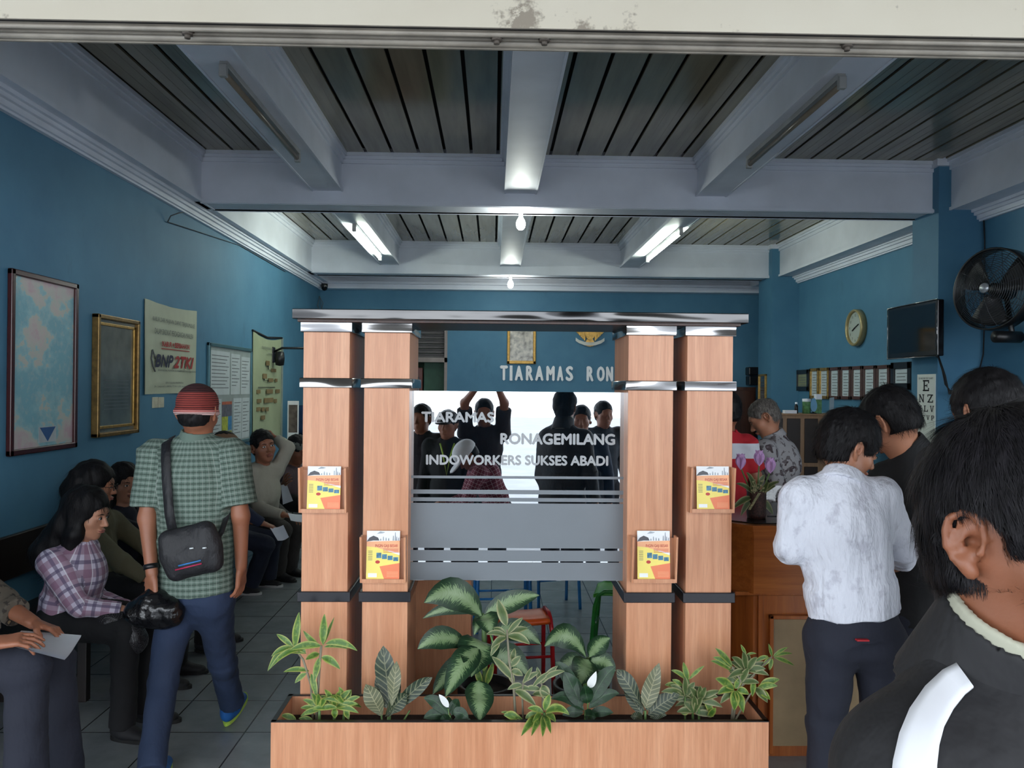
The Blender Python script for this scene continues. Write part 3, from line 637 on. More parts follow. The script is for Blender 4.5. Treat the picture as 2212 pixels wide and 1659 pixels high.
L = [(1582, 1440, 1545, 1400, 14, .05, 0), (1580, 1442, 1540, 1420, 12, .1, 0), (1580, 1450, 1535, 1428, 12, .1, 0), (1612, 1415, 1600, 1392, 7, 0, 0), (1612, 1415, 1634, 1412, 5, .1, 0), (1668, 1418, 1660, 1390, 7, 0, 0), (1670, 1418, 1702, 1398, 7, .05, 0), (1672, 1418, 1712, 1412, 7, .08, 0), (1672, 1420, 1716, 1438, 9, .05, 0), (1665, 1420, 1648, 1440, 9, .05, 0), (1660, 1418, 1630, 1430, 9, .08, 0), (1668, 1422, 1662, 1448, 9, 0, 0)]
L += whorl(1612, 1450, 46, 10, 14, -210, 30, mi=1)+whorl(1600, 1475, 42, 7, 14, -210, 20, mi=1)
L += [(1640, 1485, 1684, 1468, 17, .08, -.03), (1636, 1488, 1680, 1482, 15, .1, -.04), (1636, 1492, 1664, 1512, 15, .1, -.05), (1630, 1485, 1658, 1518, 18, .08, -.05, 1), (1628, 1470, 1625, 1505, 12, .05, -.04)]
L += [(1586, 1490, 1545, 1466, 18, .08, -.03), (1586, 1492, 1550, 1500, 16, .15, -.04), (1588, 1492, 1586, 1535, 20, .05, -.06), (1590, 1492, 1606, 1540, 20, .1, -.06), (1592, 1490, 1618, 1500, 15, .1, -.04), (1584, 1495, 1556, 1520, 14, .1, -.03, 1), (1588, 1488, 1600, 1462, 14, 0, 0)]
plant('dracaena_plant', 'wide leafy dracaena overhanging the right end of the planter', 'plant', soilp(1595, 3.2), L,
      [([(1584, 1556), (1590, 1510), (1600, 1470), (1582, 1440)], 2.6), ([(1590, 1510), (1612, 1460), (1612, 1415)], 2), ([(1605, 1480), (1645, 1440), (1668, 1418)], 1.8), ([(1580, 1556), (1586, 1492)], 2), ([(1588, 1556), (1620, 1500), (1638, 1486)], 2)], [LM['drac'], LM['drac2']], M_CANE, y=3.2)
# ================================================================ counter, stools and what stands on the floor
ct = thing('reception_counter', 'tall honey-coloured wooden reception counter with beige front panel', 'counter', (2.2, 4.0, 0))
zt = PY(1612, 1133, 3.7).z; zl = PY(1700, 1283, 3.7).z; zp = PY(1700, 1337, 3.72).z; CX0 = 1.105; CX1 = 3.45
b = MB(); b.prism([(CX0+.03, 4.35), (CX0+.03, 3.82), (CX0+.11, 3.735), (CX1, 3.735), (CX1, 4.35)], 0, zl); b.build('lower_body', M_COUNTERZ, ct)
b = MB(); b.prism([(CX0+.0, 4.4), (CX0+.0, 3.80), (CX0+.10, 3.70), (CX1+.03, 3.70), (CX1+.03, 4.4)], zl, zt-.045); b.build('upper_fascia', M_COUNTER, ct)
b = MB()
for k, e in enumerate((.012, .022, .034)): b.prism([(CX0-e, 4.4), (CX0-e, 3.80-e*.5), (CX0+.10-e*.5, 3.70-e), (CX1+.03+e, 3.70-e), (CX1+.03+e, 4.4)], zt-.045+.015*k, zt-.03+.015*k)
b.build('top_moulding', M_COUNTER, ct)
b = MB(); b.prism([(CX0-.02, 4.39), (CX0-.02, 3.81), (CX0+.11, 3.71), (CX1+.02, 3.71), (CX1+.02, 4.39)], zt, zt+.006); b.build('black_worktop', plain('black_glass_top', (24, 24, 26), .2), ct)
b = MB(); b.bbox((CX0+.02, 3.715, zl-.012), (CX1+.01, 3.735, zl+.006), .003); b.bbox((CX0+.13, 3.722, 0), (CX0+.155, 3.735, zl-.012), .003); xp = PY(1670, 1400, 3.72).x
b.bbox((xp-.018, 3.71, .02), (xp, 3.735, zp+.018), .003); b.bbox((xp-.018, 3.71, zp), (CX1, 3.735, zp+.018), .003); b.build('edge_beading', M_COUNTERZ, ct)
b = MB(); b.box((xp, 3.728, .05), (CX1-.1, 3.7345, zp)); b.build('beige_panel', plain('beige_laminate', (150, 128, 96), .45), ct)
# vase of tulips
vx, vy = PY(1634, 1110, 3.86).x, 3.86
vt = thing('flower_vase', 'vase of three mauve tulips on the counter', 'vase', (vx, vy, zt+.006))
b = MB(); b.lathe([(.001, 0), (.042, 0), (.046, .02), (.045, .12), (.049, .13), (.044, .13), (.040, .02)], (vx, vy, zt+.006), 24); b.build('pot', plain('pebbled_vase', (70, 44, 38), .4, var=.8, scale=120, bump=.5), vt)
b = MB()
tul = [((1600, 998), (1612, 1040)), ((1640, 990), (1636, 1040)), ((1664, 1006), (1646, 1045))]
for (px, py), _ in tul: b.tube([(vx, vy, zt+.12), PY((px+1634)/2, (py+30+1075)/2, 3.84), PY(px, py+12, 3.82)], .0035, 6)
b.build('stem', M_STEM, vt)
M_TUL = plain('mauve_petal', (206, 166, 216), .5, var=.16, scale=30)
for (px, py), _ in tul:
    b = MB(); cpt = PY(px, py, 3.82)
    for k in range(6):
        a = k*math.pi/3+px; o = Vector((math.cos(a), math.sin(a), 0)); 
        leaf(b, cpt+Vector((0, 0, -.036))+o*.004, cpt+o*.020+Vector((0, 0, .040)), .050, 0, tuple(o), fold=-.5, fat=.5)
    b.build('flower', M_TUL, vt)
b = MB()
for bx, by, tx, ty, w in ((1625, 1075, 1582, 1100, 14), (1630, 1070, 1590, 1045, 12), (1636, 1070, 1612, 1020, 13), (1640, 1068, 1676, 1050, 13), (1640, 1070, 1684, 1040, 11), (1630, 1075, 1622, 1040, 14), (1645, 1075, 1660, 1040, 12), (1645, 1080, 1670, 1112, 16), (1622, 1080, 1600, 1115, 12), (1636, 1060, 1652, 1025, 12)):
    leaf(b, PY(bx, by, 3.84), PY(tx, ty, 3.80+random.uniform(-.03, .05)), w*3.84/FPX, .1)
for i in range(26):
    a = PY(random.uniform(1622, 1650), random.uniform(1038, 1066), 3.80); b.tube([a, a+Vector((0, 0, .007))], .004, 5)
for i in range(14): a = PY(1640-1.6*i, 1066+2.6*i, 3.795); b.tube([a+Vector((-.006, 0, 0)), a+Vector((.006, 0, 0))], .0035, 5)
b.build('foliage', LM['drac2'], vt)
sa = thing('sign_holder', 'clear acrylic sign holder standing right of the tulips', 'sign holder', (PY(1678, 1110, 3.92).x, 3.92, zt+.006))
b = MB(); x0, x1 = PY(1658, 1110, 3.9).x, PY(1694, 1110, 3.9).x; M = Matrix.Translation((0, 3.9, zt+.006)) @ Matrix.Rotation(math.radians(-12), 4, 'X'); b.box((x0, 0, 0), (x1, .003, .15), 0, M); b.box((x0, .0, 0), (x1, .06, .003), 0, M); b.build('acrylic_sheet', M_ACR, sa)
# stools
def stool(label, x, y, rot, seatc, legc, h=.44, w=.29, dpt=.24):
    t = thing('stool', label, 'stool', (x, y, 0)); M = Matrix.Translation((x, y, 0)) @ Matrix.Rotation(rot, 4, 'Z')
    F = Field() if 'Field' in globals() else None
    b = MB(); n = 10; vs = []; fs = []
    for k, zz2 in enumerate((0, 1)):
        for i in range(n+1):
            for j in range(n+1):
                u, v = i/n*2-1, j/n*2-1; z = h-.012*(1-u*u)*.5-.018*abs(v)**3-(.022 if k == 0 else 0); vs.append(M @ Vector((u*w/2, v*dpt/2, z)))
    N = (n+1)**2
    for i in range(n):
        for j in range(n): q = i*(n+1)+j; fs += [(q, q+1, q+n+2, q+n+1), (N+q, N+q+n+1, N+q+n+2, N+q+1)]
    for i in range(n):
        for a, c2 in ((i, i+1), (n*(n+1)+i, n*(n+1)+i+1), (i*(n+1), (i+1)*(n+1)), (i*(n+1)+n, (i+1)*(n+1)+n)): fs.append((a, c2, N+c2, N+a))
    b.add(vs, fs, 0, None, True); b.build('seat', plain(label[:12]+'_seat', seatc, .35), t)
    for s in (-1, 1):
        pts = [(s*(w/2+.02), -dpt/2-.02, 0), (s*(w/2+.012), -dpt/2+.01, h*.8), (s*(w/2+.008), -dpt/2+.03, h*.95), (s*(w/2+.006), -dpt/2+.07, h+.004), (s*(w/2+.006), dpt/2-.07, h+.004), (s*(w/2+.008), dpt/2-.03, h*.95), (s*(w/2+.012), dpt/2-.01, h*.8), (s*(w/2+.02), dpt/2+.02, 0)]
        b = MB(); b.tube([M @ Vector(p) for p in pts], .0125, 10); b.build('leg', plain(label[:12]+'_frame', legc, .25), t)
    for s in (-1, 1): b = MB(); b.tube([M @ Vector((-(w/2+.012), s*(dpt/2-.005), h*.5)), M @ Vector((w/2+.012, s*(dpt/2-.005), h*.5))], .008, 8); b.build('stretcher', plain(label[:12]+'_frame', legc, .25), t)
p = PY(1124, 1330, 4.55); stool('orange seated stool on red tubular legs behind the glass', p.x, 4.55, .15, (232, 96, 34), (190, 30, 36))
p = PY(1335, 1275, 5.05); stool('bright green tubular stool behind the glass', p.x-.02, 5.05, 1.35, (76, 176, 48), (46, 140, 56), .46)
p = PY(1100, 1250, 5.75); stool('blue tubular stool left of the orange one, further back', p.x-.05, 5.75, .1, (40, 60, 84), (44, 128, 200), .46, .34)
p = PY(1180, 1250, 6.2); stool('blue tubular stool further back behind the orange one', p.x+.06, 6.3, .3, (34, 46, 70), (40, 104, 160), .46, .30)
# cupboards behind the counter
M_CAB = cream_wood('pale_cupboard_wood', (128, 96, 66), (146, 112, 80), (160, 124, 90), 'z', .4); M_CABD = plain('dark_cupboard_glass', (46, 34, 28), .25)
cy = 8.5; cz = PY(1740, 894, cy).z; xa, xb = PY(1676, 900, cy).x, PY(1858, 900, cy).x
cup = thing('low_cupboard', 'low wooden cupboard with dark doors behind the counter, trophies on top', 'cupboard', ((xa+xb)/2, cy+.2, 0))
b = MB(); b.bbox((xa, cy+.02, 0), (xb, cy+.42, cz-.02), .004); b.build('carcass', M_CAB, cup); b = MB(); b.bbox((xa-.01, cy, cz-.02), (xb+.01, cy+.43, cz), .004); b.build('top_board', M_CAB, cup)
xs = [PY(v, 900, cy).x for v in (1676, 1698, 1736, 1774)]
for i in range(3):
    for z0, z1 in ((cz-.52, cz-.05), (cz-1.0, cz-.56), (.1, cz-1.04)):
        if z1 > z0: b = MB(); b.bbox((xs[i]+.015, cy+.005, z0), (xs[i+1]-.03, cy+.022, z1), .004); b.build('door', M_CABD, cup)
def topitem(name, label, cat, px, w, h, mat, shape='box', yy=8.62):
    x = PY(px, 880, yy).x; w *= yy/FPX; h *= yy/FPX; t = thing(name, label, cat, (x, yy, cz)); b = MB()
    return t, x, yy, w, h
t, x, y, w, h = topitem('carton', 'small white carton at the left of the cupboard top', 'box', 1706, 26, 7, None); b = MB(); b.bbox((x-w/2, y-.04, cz), (x+w/2, y+.04, cz+h), .003); b.build('body', M_PAPER, t)
t, x, y, w, h = topitem('bottle', 'small dark bottle with a pale cap on the cupboard', 'bottle', 1720, 8, 24, None); b = MB(); b.lathe([(.001, 0), (w/2, 0), (w/2, h*.7), (w/4, h*.8), (w/4, h)], (x, y, cz), 14); b.build('body', M_BLACK, t); b = MB(); b.lathe([(w/3, h*.86), (w/3, h*1.02), (.001, h*1.03)], (x, y, cz), 12); b.build('cap', M_PAPER, t)
M_GRN = plain('green_print', (84, 130, 84), .5, var=.4, scale=30)
t, x, y, w, h = topitem('canister', 'white canister with green print on the cupboard', 'canister', 1742, 17, 26, None); b = MB(); b.lathe([(.001, 0), (w/2, 0), (w/2, h)], (x, y, cz), 20); b.build('body', M_GRN, t); b = MB(); b.lathe([(w/2*1.03, h), (w/2*1.03, h+.03), (.001, h+.032)], (x, y, cz), 20); b.build('lid', M_PAPER, t)
t, x, y, w, h = topitem('carton', 'tall green and white carton behind the blue trophy', 'box', 1767, 12, 42, None, yy=8.72); b = MB(); b.bbox((x-w/2, y-.03, cz), (x+w/2, y+.03, cz+h*.75), .003); b.build('body', M_GRN, t); b = MB(); b.bbox((x-w/2-.005, y-.035, cz+h*.72), (x+w/2, y+.03, cz+h), .003); b.build('lid', M_PAPER, t)
t, x, y, w, h = topitem('trophy', 'pale blue teardrop trophy on a black foot', 'trophy', 1757, 15, 34, None); b = MB()
b.lathe([(.001, .0), (.035, .0), (.035, .008), (.012, .012), (.010, .03)], (x, y, cz), 16); b.build('foot', M_BLACK, t); b = MB(); dr_ = [(w/2*math.sin(a)*(1 if a > 1.57 else 1), 0) for a in (0,)]
poly = [(w/2*math.sin(a), h*.5-h*.38*math.cos(a)*(1.3 if abs(a-math.pi) < .8 else 1)) for a in [i*math.pi/10 for i in range(20)]]; b.prism(poly, -.012, .012, 0, Matrix.Translation((x, y, cz)) @ Matrix.Rotation(math.radians(90), 4, 'X')); b.build('tear_plate', plain('pale_blue_glass', (120, 168, 200), .15), t)
t, x, y, w, h = topitem('trophy', 'slender glass trophy at the right of the cupboard top', 'trophy', 1796, 9, 36, None); b = MB(); b.lathe([(.001, 0), (.05, 0), (.045, .02), (.015, .03)], (x, y, cz), 14); b.build('foot', M_BLACK, t); b = MB(); b.prism([(-w/2, .03), (w/2, .03), (w/2*1.1, h), (-w/2*.8, h*.95)], -.01, .01, 0, Matrix.Translation((x, y, cz)) @ Matrix.Rotation(math.radians(90), 4, 'X')); b.build('glass_blade', plain('cloudy_glass', (150, 168, 178), .2), t)
# big dark cupboard at the back right
yb = 12.05; zc_ = PY(1600, 836, yb).z; x0, x1 = PY(1500, 840, yb).x, PY(1633, 840, yb).x
t = thing('wardrobe', 'tall dark brown cupboard against the back wall', 'cupboard', ((x0+x1)/2, yb+.3, 0)); b = MB(); b.bbox((x0, yb, 0), (x1, yb+.55, zc_), .005); b.build('carcass', M_DKWOOD, t)
for a, c2 in ((x0, (x0+x1)/2), ((x0+x1)/2, x1)): b = MB(); b.bbox((a+.02, yb-.02, .1), (c2-.02, yb, zc_-.05), .006); d_ = b.build('door', M_DKWOOD, t)
# water dispenser, leaflet stand at the back left
x, y = PY(655, 900, 10.9).x, 10.9
t = thing('water_dispenser', 'water dispenser with a dark blue bottle beyond the grey-capped person', 'water dispenser', (x, y, 0)); zb_ = PY(650, 940, y).z
b = MB(); b.bbox((x-.15, y-.15, 0), (x+.15, y+.15, zb_), .015); b.build('cabinet', plain('grey_dispenser', (110, 114, 118), .4), t)
b = MB(); b.lathe([(.03, 0), (.13, .05), (.135, .12), (.128, .14), (.135, .16), (.135, .26), (.128, .28), (.135, .30), (.12, .38), (.05, .40), (.001, .40)], (x, y, zb_), 24); b.build('bottle', plain('dark_blue_bottle', (34, 58, 92), .15), t)
x, y = PY(633, 900, 10.3).x, 10.3
t = thing('banner_stand', 'narrow standing banner beside the water dispenser', 'banner', (x, y, 0)); za_, zb2 = PY(633, 866, y).z, PY(633, 990, y).z
b = MB(); b.box((x-.07, y, zb2), (x+.07, y+.01, za_)); b.build('banner_panel', M_PRW, t); b = MB(); b.box((x-.055, y-.002, za_-.4), (x+.055, y-.0003, za_-.05)); b.build('picture', plain('muddy_print', (96, 84, 76), .6, var=.6, scale=12), t); b = MB(); b.tube([(x, y+.02, 0), (x, y+.02, za_)], .01, 8); b.build('pole', M_BLACK, t)
# ================================================================ things hung on the walls and the ceiling
MX = Matrix(((0, 0, 1, 0), (1, 0, 0, 0), (0, 1, 0, 0), (0, 0, 0, 1)))            # local (x, y, z) -> (depth, up, off the left wall)
def mapprint():
    t = NT('sea_map_print'); v = t.coord(); n = t.noise(t.coord(scale=(1, .9, 1.3)), 2.6, 6, .6); n2 = t.noise(v, 22, 5, .7)
    c = t.ramp(n, [(.42, rgb(130, 184, 198)), (.50, rgb(160, 202, 208)), (.505, rgb(196, 200, 190)), (.56, rgb(206, 196, 192)), (.62, rgb(206, 176, 184))])
    c = t.mix(t.ramp(n2, [(.5, (0, 0, 0)), (.75, (.6, .6, .6))]), c, rgb(206, 206, 198)); t.base(c); t.set(Roughness=.5); t.b.inputs['Coat Weight'].default_value = .35; t.b.inputs['Coat Roughness'].default_value = .05; return t.m
def frame_left(name, label, cat, y0, y1, z0, z1, fw_, dp, fmat, inner, x=XL, glass=True, kids=None, group=None):
    t = thing(name, label, cat, (x, (y0+y1)/2, z0), group); b = MB()
    for a, c2 in (((y0, z0), (y1, z0+fw_)), ((y0, z1-fw_), (y1, z1)), ((y0, z0), (y0+fw_, z1)), ((y1-fw_, z0), (y1, z1))): b.bbox((x, a[0], a[1]), (x+dp, c2[0], c2[1]), .006)
    b.build('frame', fmat, t); b = MB(); b.box((x+.002, y0+fw_*.8, z0+fw_*.8), (x+dp*.4, y1-fw_*.8, z1-fw_*.8)); b.build('picture', inner, t); return t
M_REDFR = plain('dark_red_frame', (64, 24, 26), .25)
t = frame_left('framed_map', 'large framed blue and pink sea map on the left wall', 'map', 4.555, 5.28, 1.29, 2.338, .035, .03, M_REDFR, mapprint())
b = MB(); yy = 4.555+.035; b.box((XL+.0125, 4.86, 1.345), (XL+.014, 5.05, 1.44)); b.build('map_legend', plain('legend_white', (190, 196, 200), .5), t); b = MB(); b.prism([(4.87, 1.435), (5.04, 1.435), (4.955, 1.35)], XL+.0142, XL+.016, 0, Matrix(((0, 0, 1, 0), (1, 0, 0, 0), (0, 1, 0, 0), (0, 0, 0, 1)))); b.build('legend_triangle', plain('legend_blue', (52, 96, 150), .5), t)
M_GOLDD = plain('tarnished_gilt', (132, 104, 58), .35, .55, .3, 30); M_GLASSPIC = plain('glazed_dark_document', (98, 104, 100), .12, var=.35, scale=6)
t = frame_left('framed_certificate', 'tall gilt-framed document on the left wall beside the map', 'picture frame', 5.505, 6.145, 1.335, 2.172, .03, .05, M_GOLDD, M_GLASSPIC)
b = MB()
for a, c2 in (((5.55, 1.39), (6.10, 1.41)), ((5.55, 2.10), (6.10, 2.12)), ((5.55, 1.39), (5.57, 2.12)), ((6.08, 1.39), (6.10, 2.12))): b.bbox((XL+.02, a[0], a[1]), (XL+.032, c2[0], c2[1]), .003)
b.build('inner_gilt_slip', M_GOLD, t)
b = MB()
for i in range(9): z = 1.72-.025*i; b.box((XL+.0205, 5.64, z), (XL+.021, 6.02, z+.007))
b.build('printed_lines', M_GREYINK, t)
def cloth_banner(name, label, corners, mat, sag=.02):
    """hung fabric a little off the wall; corners tl tr br bl on the left wall"""
    a, b_, c_, d_ = [Vector(q)+Vector((.012, 0, 0)) for q in corners]; n = 16; vs = []; fs = []
    for k in (0, .004):
        for i in range(n+1):
            for j in range(n+1):
                u, v = i/n, j/n; q = a.lerp(b_, u).lerp(d_.lerp(c_, u), v); q += Vector((.006*math.sin(u*9+v*2)*(.3+v)+.004*math.sin(u*23)-k, 0, -sag*math.sin(u*math.pi)*(1-v))); vs.append(q)
    N = (n+1)**2
    for i in range(n):
        for j in range(n): q = i*(n+1)+j; fs += [(q, q+n+1, q+n+2, q+1), (N+q, N+q+1, N+q+n+2, N+q+n+1)]
    t = thing(name, label, 'banner', tuple((a+c_)/2)); b = MB(); b.add(vs, fs, 0, None, True); b.build('cloth', mat, t); return t
M_BANN = plain('olive_cream_banner', (186, 192, 168), .7, var=.08, scale=4)
def ftext(t, txt, y0, y1, z0, z1, mat, name='lettering', x=XL+.024, **kw):
    b = MB(); fit(b, txt, (x, y0, z0), (0, 1, 0), (0, 0, 1), y1-y0, z1-z0, **kw); return b.build(name, mat, t)
def wl(px, py): q = PX(px, py, XL); return q.y, q.z
t = cloth_banner('wall_banner', 'pale cloth banner with BNP2TKI in large italic letters, left wall', [(XL, 6.305, 2.36), (XL, 7.404, 2.365), (XL, 7.41, 1.626), (XL, 6.307, 1.62)], M_BANN)
M_NAVY = plain('navy_ink', (34, 38, 66), .7); M_REDI = plain('red_ink', (166, 48, 48), .7)
ftext(t, 'KABUR DARI MAJIKAN, DAPAT TERJERUMUS KE', 6.42, 7.31, 2.19, 2.235, M_GREYINK); ftext(t, 'DALAM SINDIKAT PERDAGANGAN MANUSIA', 6.46, 7.28, 2.10, 2.145, M_GREYINK)
ftext(t, '!KABUR = BERBAHAYA!', 6.60, 7.20, 2.005, 2.05, M_REDI, fat=.06); b = MB(); b.box((XL+.0225, 6.60, 1.985), (XL+.0235, 7.20, 1.992)); b.build('underline', M_REDI, t)
ftext(t, 'BNP', 6.47, 6.84, 1.835, 1.94, M_NAVY, shear=.3, fat=.06); ftext(t, '2TKI', 6.85, 7.30, 1.835, 1.94, M_REDI, shear=.3, fat=.06)
ftext(t, 'BADAN NASIONAL PENEMPATAN DAN PERLINDUNGAN TENAGA KERJA INDONESIA', 6.53, 7.36, 1.80, 1.82, M_NAVY); ftext(t, 'DEPUTI BIDANG PENEMPATAN', 6.68, 7.06, 1.705, 1.72, M_GREYINK); ftext(t, 'Jln. Letjend S. (0804) 7710-0 (24) layanan 24 jam', 6.46, 7.26, 1.672, 1.69, M_GREYINK)
b = MB(); b.tube([(XL+.026, 6.42, 1.97), (XL+.026, 6.40, 1.90), (XL+.026, 6.43, 1.84), (XL+.026, 6.47, 1.80)], .006, 6); b.tube([(XL+.026, 6.42, 1.97), (XL+.026, 6.45, 1.93), (XL+.026, 6.47, 1.90)], .006, 6); b.build('emblem', M_GREYINK, t)
# light switches
for i, (pa, pb) in enumerate((((328, 858), (339, 881)), ((341, 858), (352, 880)))):
    ya, za = wl(*pa); yb2, zb2 = wl(*pb); t = thing('light_switch', ('left' if i == 0 else 'right')+' one of the paired cream switches under the cloth banner', 'light switch', (XL, (ya+yb2)/2, zb2), 'paired wall switches')
    b = MB(); b.bbox((XL, ya, zb2), (XL+.01, yb2, za), .003); b.build('plate', plain('cream_switch', (206, 200, 176), .4), t); b = MB(); b.bbox((XL+.008, ya+.02, zb2+.03), (XL+.016, yb2-.02, za-.03), .002); b.build('rocker', plain('cream_switch', (206, 200, 176), .4), t)
# notice board with papers
M_ALU = plain('teal_grey_aluminium', (86, 124, 132), .35, .4)
y0, y1, z0, z1 = 7.69, 9.06, 1.08, 2.10
t = frame_left('notice_board', 'glazed notice board of papers between two cloth banners', 'notice board', y0, y1, z0, z1, .035, .03, M_ALU, plain('pale_board', (150, 160, 158), .4))
tiled = [(7.76, 8.32, 1.60, 2.03), (8.36, 8.66, 1.60, 2.02), (8.69, 9.0, 1.60, 2.0), (7.78, 8.08, 1.13, 1.56), (8.45, 8.72, 1.13, 1.56), (8.74, 9.0, 1.13, 1.56)]
for i, (a, c2, z, w) in enumerate(tiled):
    b = MB(); b.box((XL+.013, a, z), (XL+.0145, c2, w)); o = b.build('pinned_paper', plain('pinned_white', (190, 198, 200), .6, var=.05), t); b = MB()
    for k in range(int((w-z)/.035)-2): b.box((XL+.0146, a+.03, w-.05-.035*k), (XL+.0152, c2-.03-.05*((k*7) % 3), w-.043-.035*k))
    b.build('printed_lines', M_GREYINK, o)
for (a, c2, z, w, col, nm) in ((8.10, 8.40, 1.50, 1.53, (176, 92, 66), 'rust'), (8.10, 8.40, 1.38, 1.50, (92, 92, 104), 'grey'), (8.10, 8.28, 1.24, 1.38, (166, 172, 66), 'lime'), (8.28, 8.40, 1.24, 1.38, (60, 124, 170), 'blue'), (8.10, 8.40, 1.10, 1.23, (170, 168, 70), 'olive')):
    b = MB(); b.box((XL+.013, a, z), (XL+.015, c2, w)); b.build('pinned_flyer', plain('flyer_'+nm, col, .6, var=.3, scale=30), t)
t = cloth_banner('wall_banner', 'long narrow cloth banner with an organisation chart, left wall', [(XL, 9.12, 2.30), (XL, 10.33, 2.285), (XL, 10.38, .98), (XL, 9.12, .98)], plain('sage_banner', (160, 170, 138), .7, var=.08, scale=4), .05)
M_TAN = plain('tan_box', (128, 108, 72), .7); M_BLKL = M_INK
def wbox(px0, py0, px1, py1, mat, name='chart_box'):
    a = wl(px0, py0); c2 = wl(px1, py1); b = MB(); b.box((XL+.02, a[0], c2[1]), (XL+.026, c2[0], a[1])); b.build(name, mat, t)
for bx in ((571, 779, 578, 790), (582, 796, 592, 804), (564, 807, 572, 818), (576, 817, 586, 825), (590, 818, 595, 825), (550, 842, 558, 850), (572, 841, 585, 850), (592, 841, 600, 849), (551, 862, 560, 870), (567, 860, 586, 869), (588, 862, 594, 870), (550, 880, 558, 888), (561, 880, 567, 888), (570, 880, 576, 888), (560, 898, 568, 906)): wbox(*bx, M_TAN)
for bx in ((575, 790, 576, 798), (575, 798, 582, 799), (566, 818, 567, 822), (567, 821, 577, 822), (554, 836, 590, 837.2), (586, 821, 592, 822)): wbox(*bx, M_BLKL, 'chart_line')
ftext(t, 'STRUKTUR ORGANISASI PERUSAHAAN', 9.42, 10.12, 2.12, 2.15, M_GREYINK); ftext(t, 'TAHUN 2014', 9.66, 9.96, 2.06, 2.085, M_GREYINK)
b = MB(); b.tube([(XL+.012, 9.1, 2.31), (XL+.012, 9.7, 2.265), (XL+.012, 10.35, 2.30)], .012, 8); b.build('hanging_rod', M_INK, t); b = MB(); b.box((XL+.002, 10.36, .95), (XL+.02, 10.40, 2.30)); b.build('edge_strip', plain('pale_strip', (150, 160, 150), .5), t)
# bracket fan at the far left
cx = PX(632, 775, XL+.25)
t = thing('wall_fan', 'black fan bracket on the left wall above the water dispenser', 'fan', (XL, cx.y, cx.z)); b = MB(); b.bbox((XL, cx.y-.05, cx.z-.05), (XL+.03, cx.y+.05, cx.z+.14), .01); b.build('wall_plate', M_BLACK, t)
b = MB(); b.tube([(XL+.02, cx.y, cx.z+.08), (XL+.12, cx.y, cx.z+.13), (XL+.42, cx.y-.02, cx.z+.13)], .014, 8); b.build('arm', M_BLACK, t); b = MB(); b.lathe([(.001, -.09), (.05, -.08), (.06, 0), (.05, .08), (.001, .09)], (XL+.10, cx.y-.02, cx.z), 16); b.build('motor', M_BLACK, t)
# dome camera near the corner
q = PX(701, 622, XL+.12); t = thing('security_camera', 'small black dome camera in the far left ceiling corner', 'camera', (q.x, q.y, q.z)); b = MB(); b.lathe([(.05, .06), (.05, .02), (.045, -.01), (.03, -.035), (.001, -.045)], tuple(q), 18); b.build('dome', plain('black_dome', (10, 10, 12), .1), t); b = MB(); b.box((q.x-.1, q.y-.02, q.z+.05), (q.x+.02, q.y+.02, q.z+.065)); b.build('bracket', M_FIX, t)
b = MB(); pts = [PX(690, 640, XL+.02), PX(686, 660, XL+.02), PX(692, 680, XL+.02), PX(684, 700, XL+.02)]; b.tube(pts, .006, 6); b.tube([pts[0], pts[0]+Vector((.05, .03, -.1)), pts[2]], .005, 6); b.tube([pts[0]+Vector((0, .04, 0)), pts[2]+Vector((.02, .05, .0))], .004, 6); tag(b.build('loose_cable', M_GREYINK, None, tuple(pts[0])), 'tangle of loose cables hanging below the dome camera', 'cable')
a = PX(395, 459, XL+.1); b = MB(); b.tube([a, a+Vector((0, -.08, -.02)), a+Vector((-.06, -.10, -.05)), a+Vector((-.085, -.1, -.1))], .005, 6); b.tube([a+Vector((-.085, -.1, -.1)), (XL+.012, 8.6, ZB-.11), (XL+.012, 10.5, ZB-.12)], .004, 6); tag(b.build('cornice_cable', M_GREYINK, None, tuple(a)), 'thin cable stapled along the left cornice', 'cable')
# ---- back wall
yb = YB
t = thing('framed_portrait', 'gold-framed portrait picture above the white company letters', 'picture frame', (PY(1127, 784, yb).x, yb, PY(1127, 786, yb).z)); a, c2 = PY(1095, 786, yb), PY(1158, 700, yb); b = MB()
for p0, p1 in (((a.x, a.z), (c2.x, a.z+.05)), ((a.x, c2.z-.05), (c2.x, c2.z)), ((a.x, a.z), (a.x+.045, c2.z)), ((c2.x-.045, a.z), (c2.x, c2.z))): b.bbox((p0[0], yb-.035, p0[1]), (p1[0], yb, p1[1]), .008)
b.build('frame', M_GOLD, t); b = MB(); b.box((a.x+.04, yb-.012, a.z+.04), (c2.x-.04, yb-.002, c2.z-.04)); b.build('picture', plain('faded_print', (176, 170, 160), .2, var=.75, scale=14), t)
M_WLET = plain('white_plastic_letter', (252, 252, 254), .4, var=.0)
word = thing('wall_lettering', 'white raised letters reading TIARAMAS RON on the back wall', 'sign', (PY(1200, 823, yb).x, yb, PY(1200, 823, yb).z))
lets = [('T', 1080, 1097), ('I', 1101, 1107), ('A', 1112, 1130), ('R', 1136, 1152), ('A', 1156, 1174), ('M', 1180, 1198), ('A', 1203, 1217), ('S', 1222, 1238), ('R', 1267, 1282), ('O', 1289, 1306), ('N', 1309, 1324), ('A', 1330, 1346), ('G', 1350, 1366), ('E', 1371, 1384)]
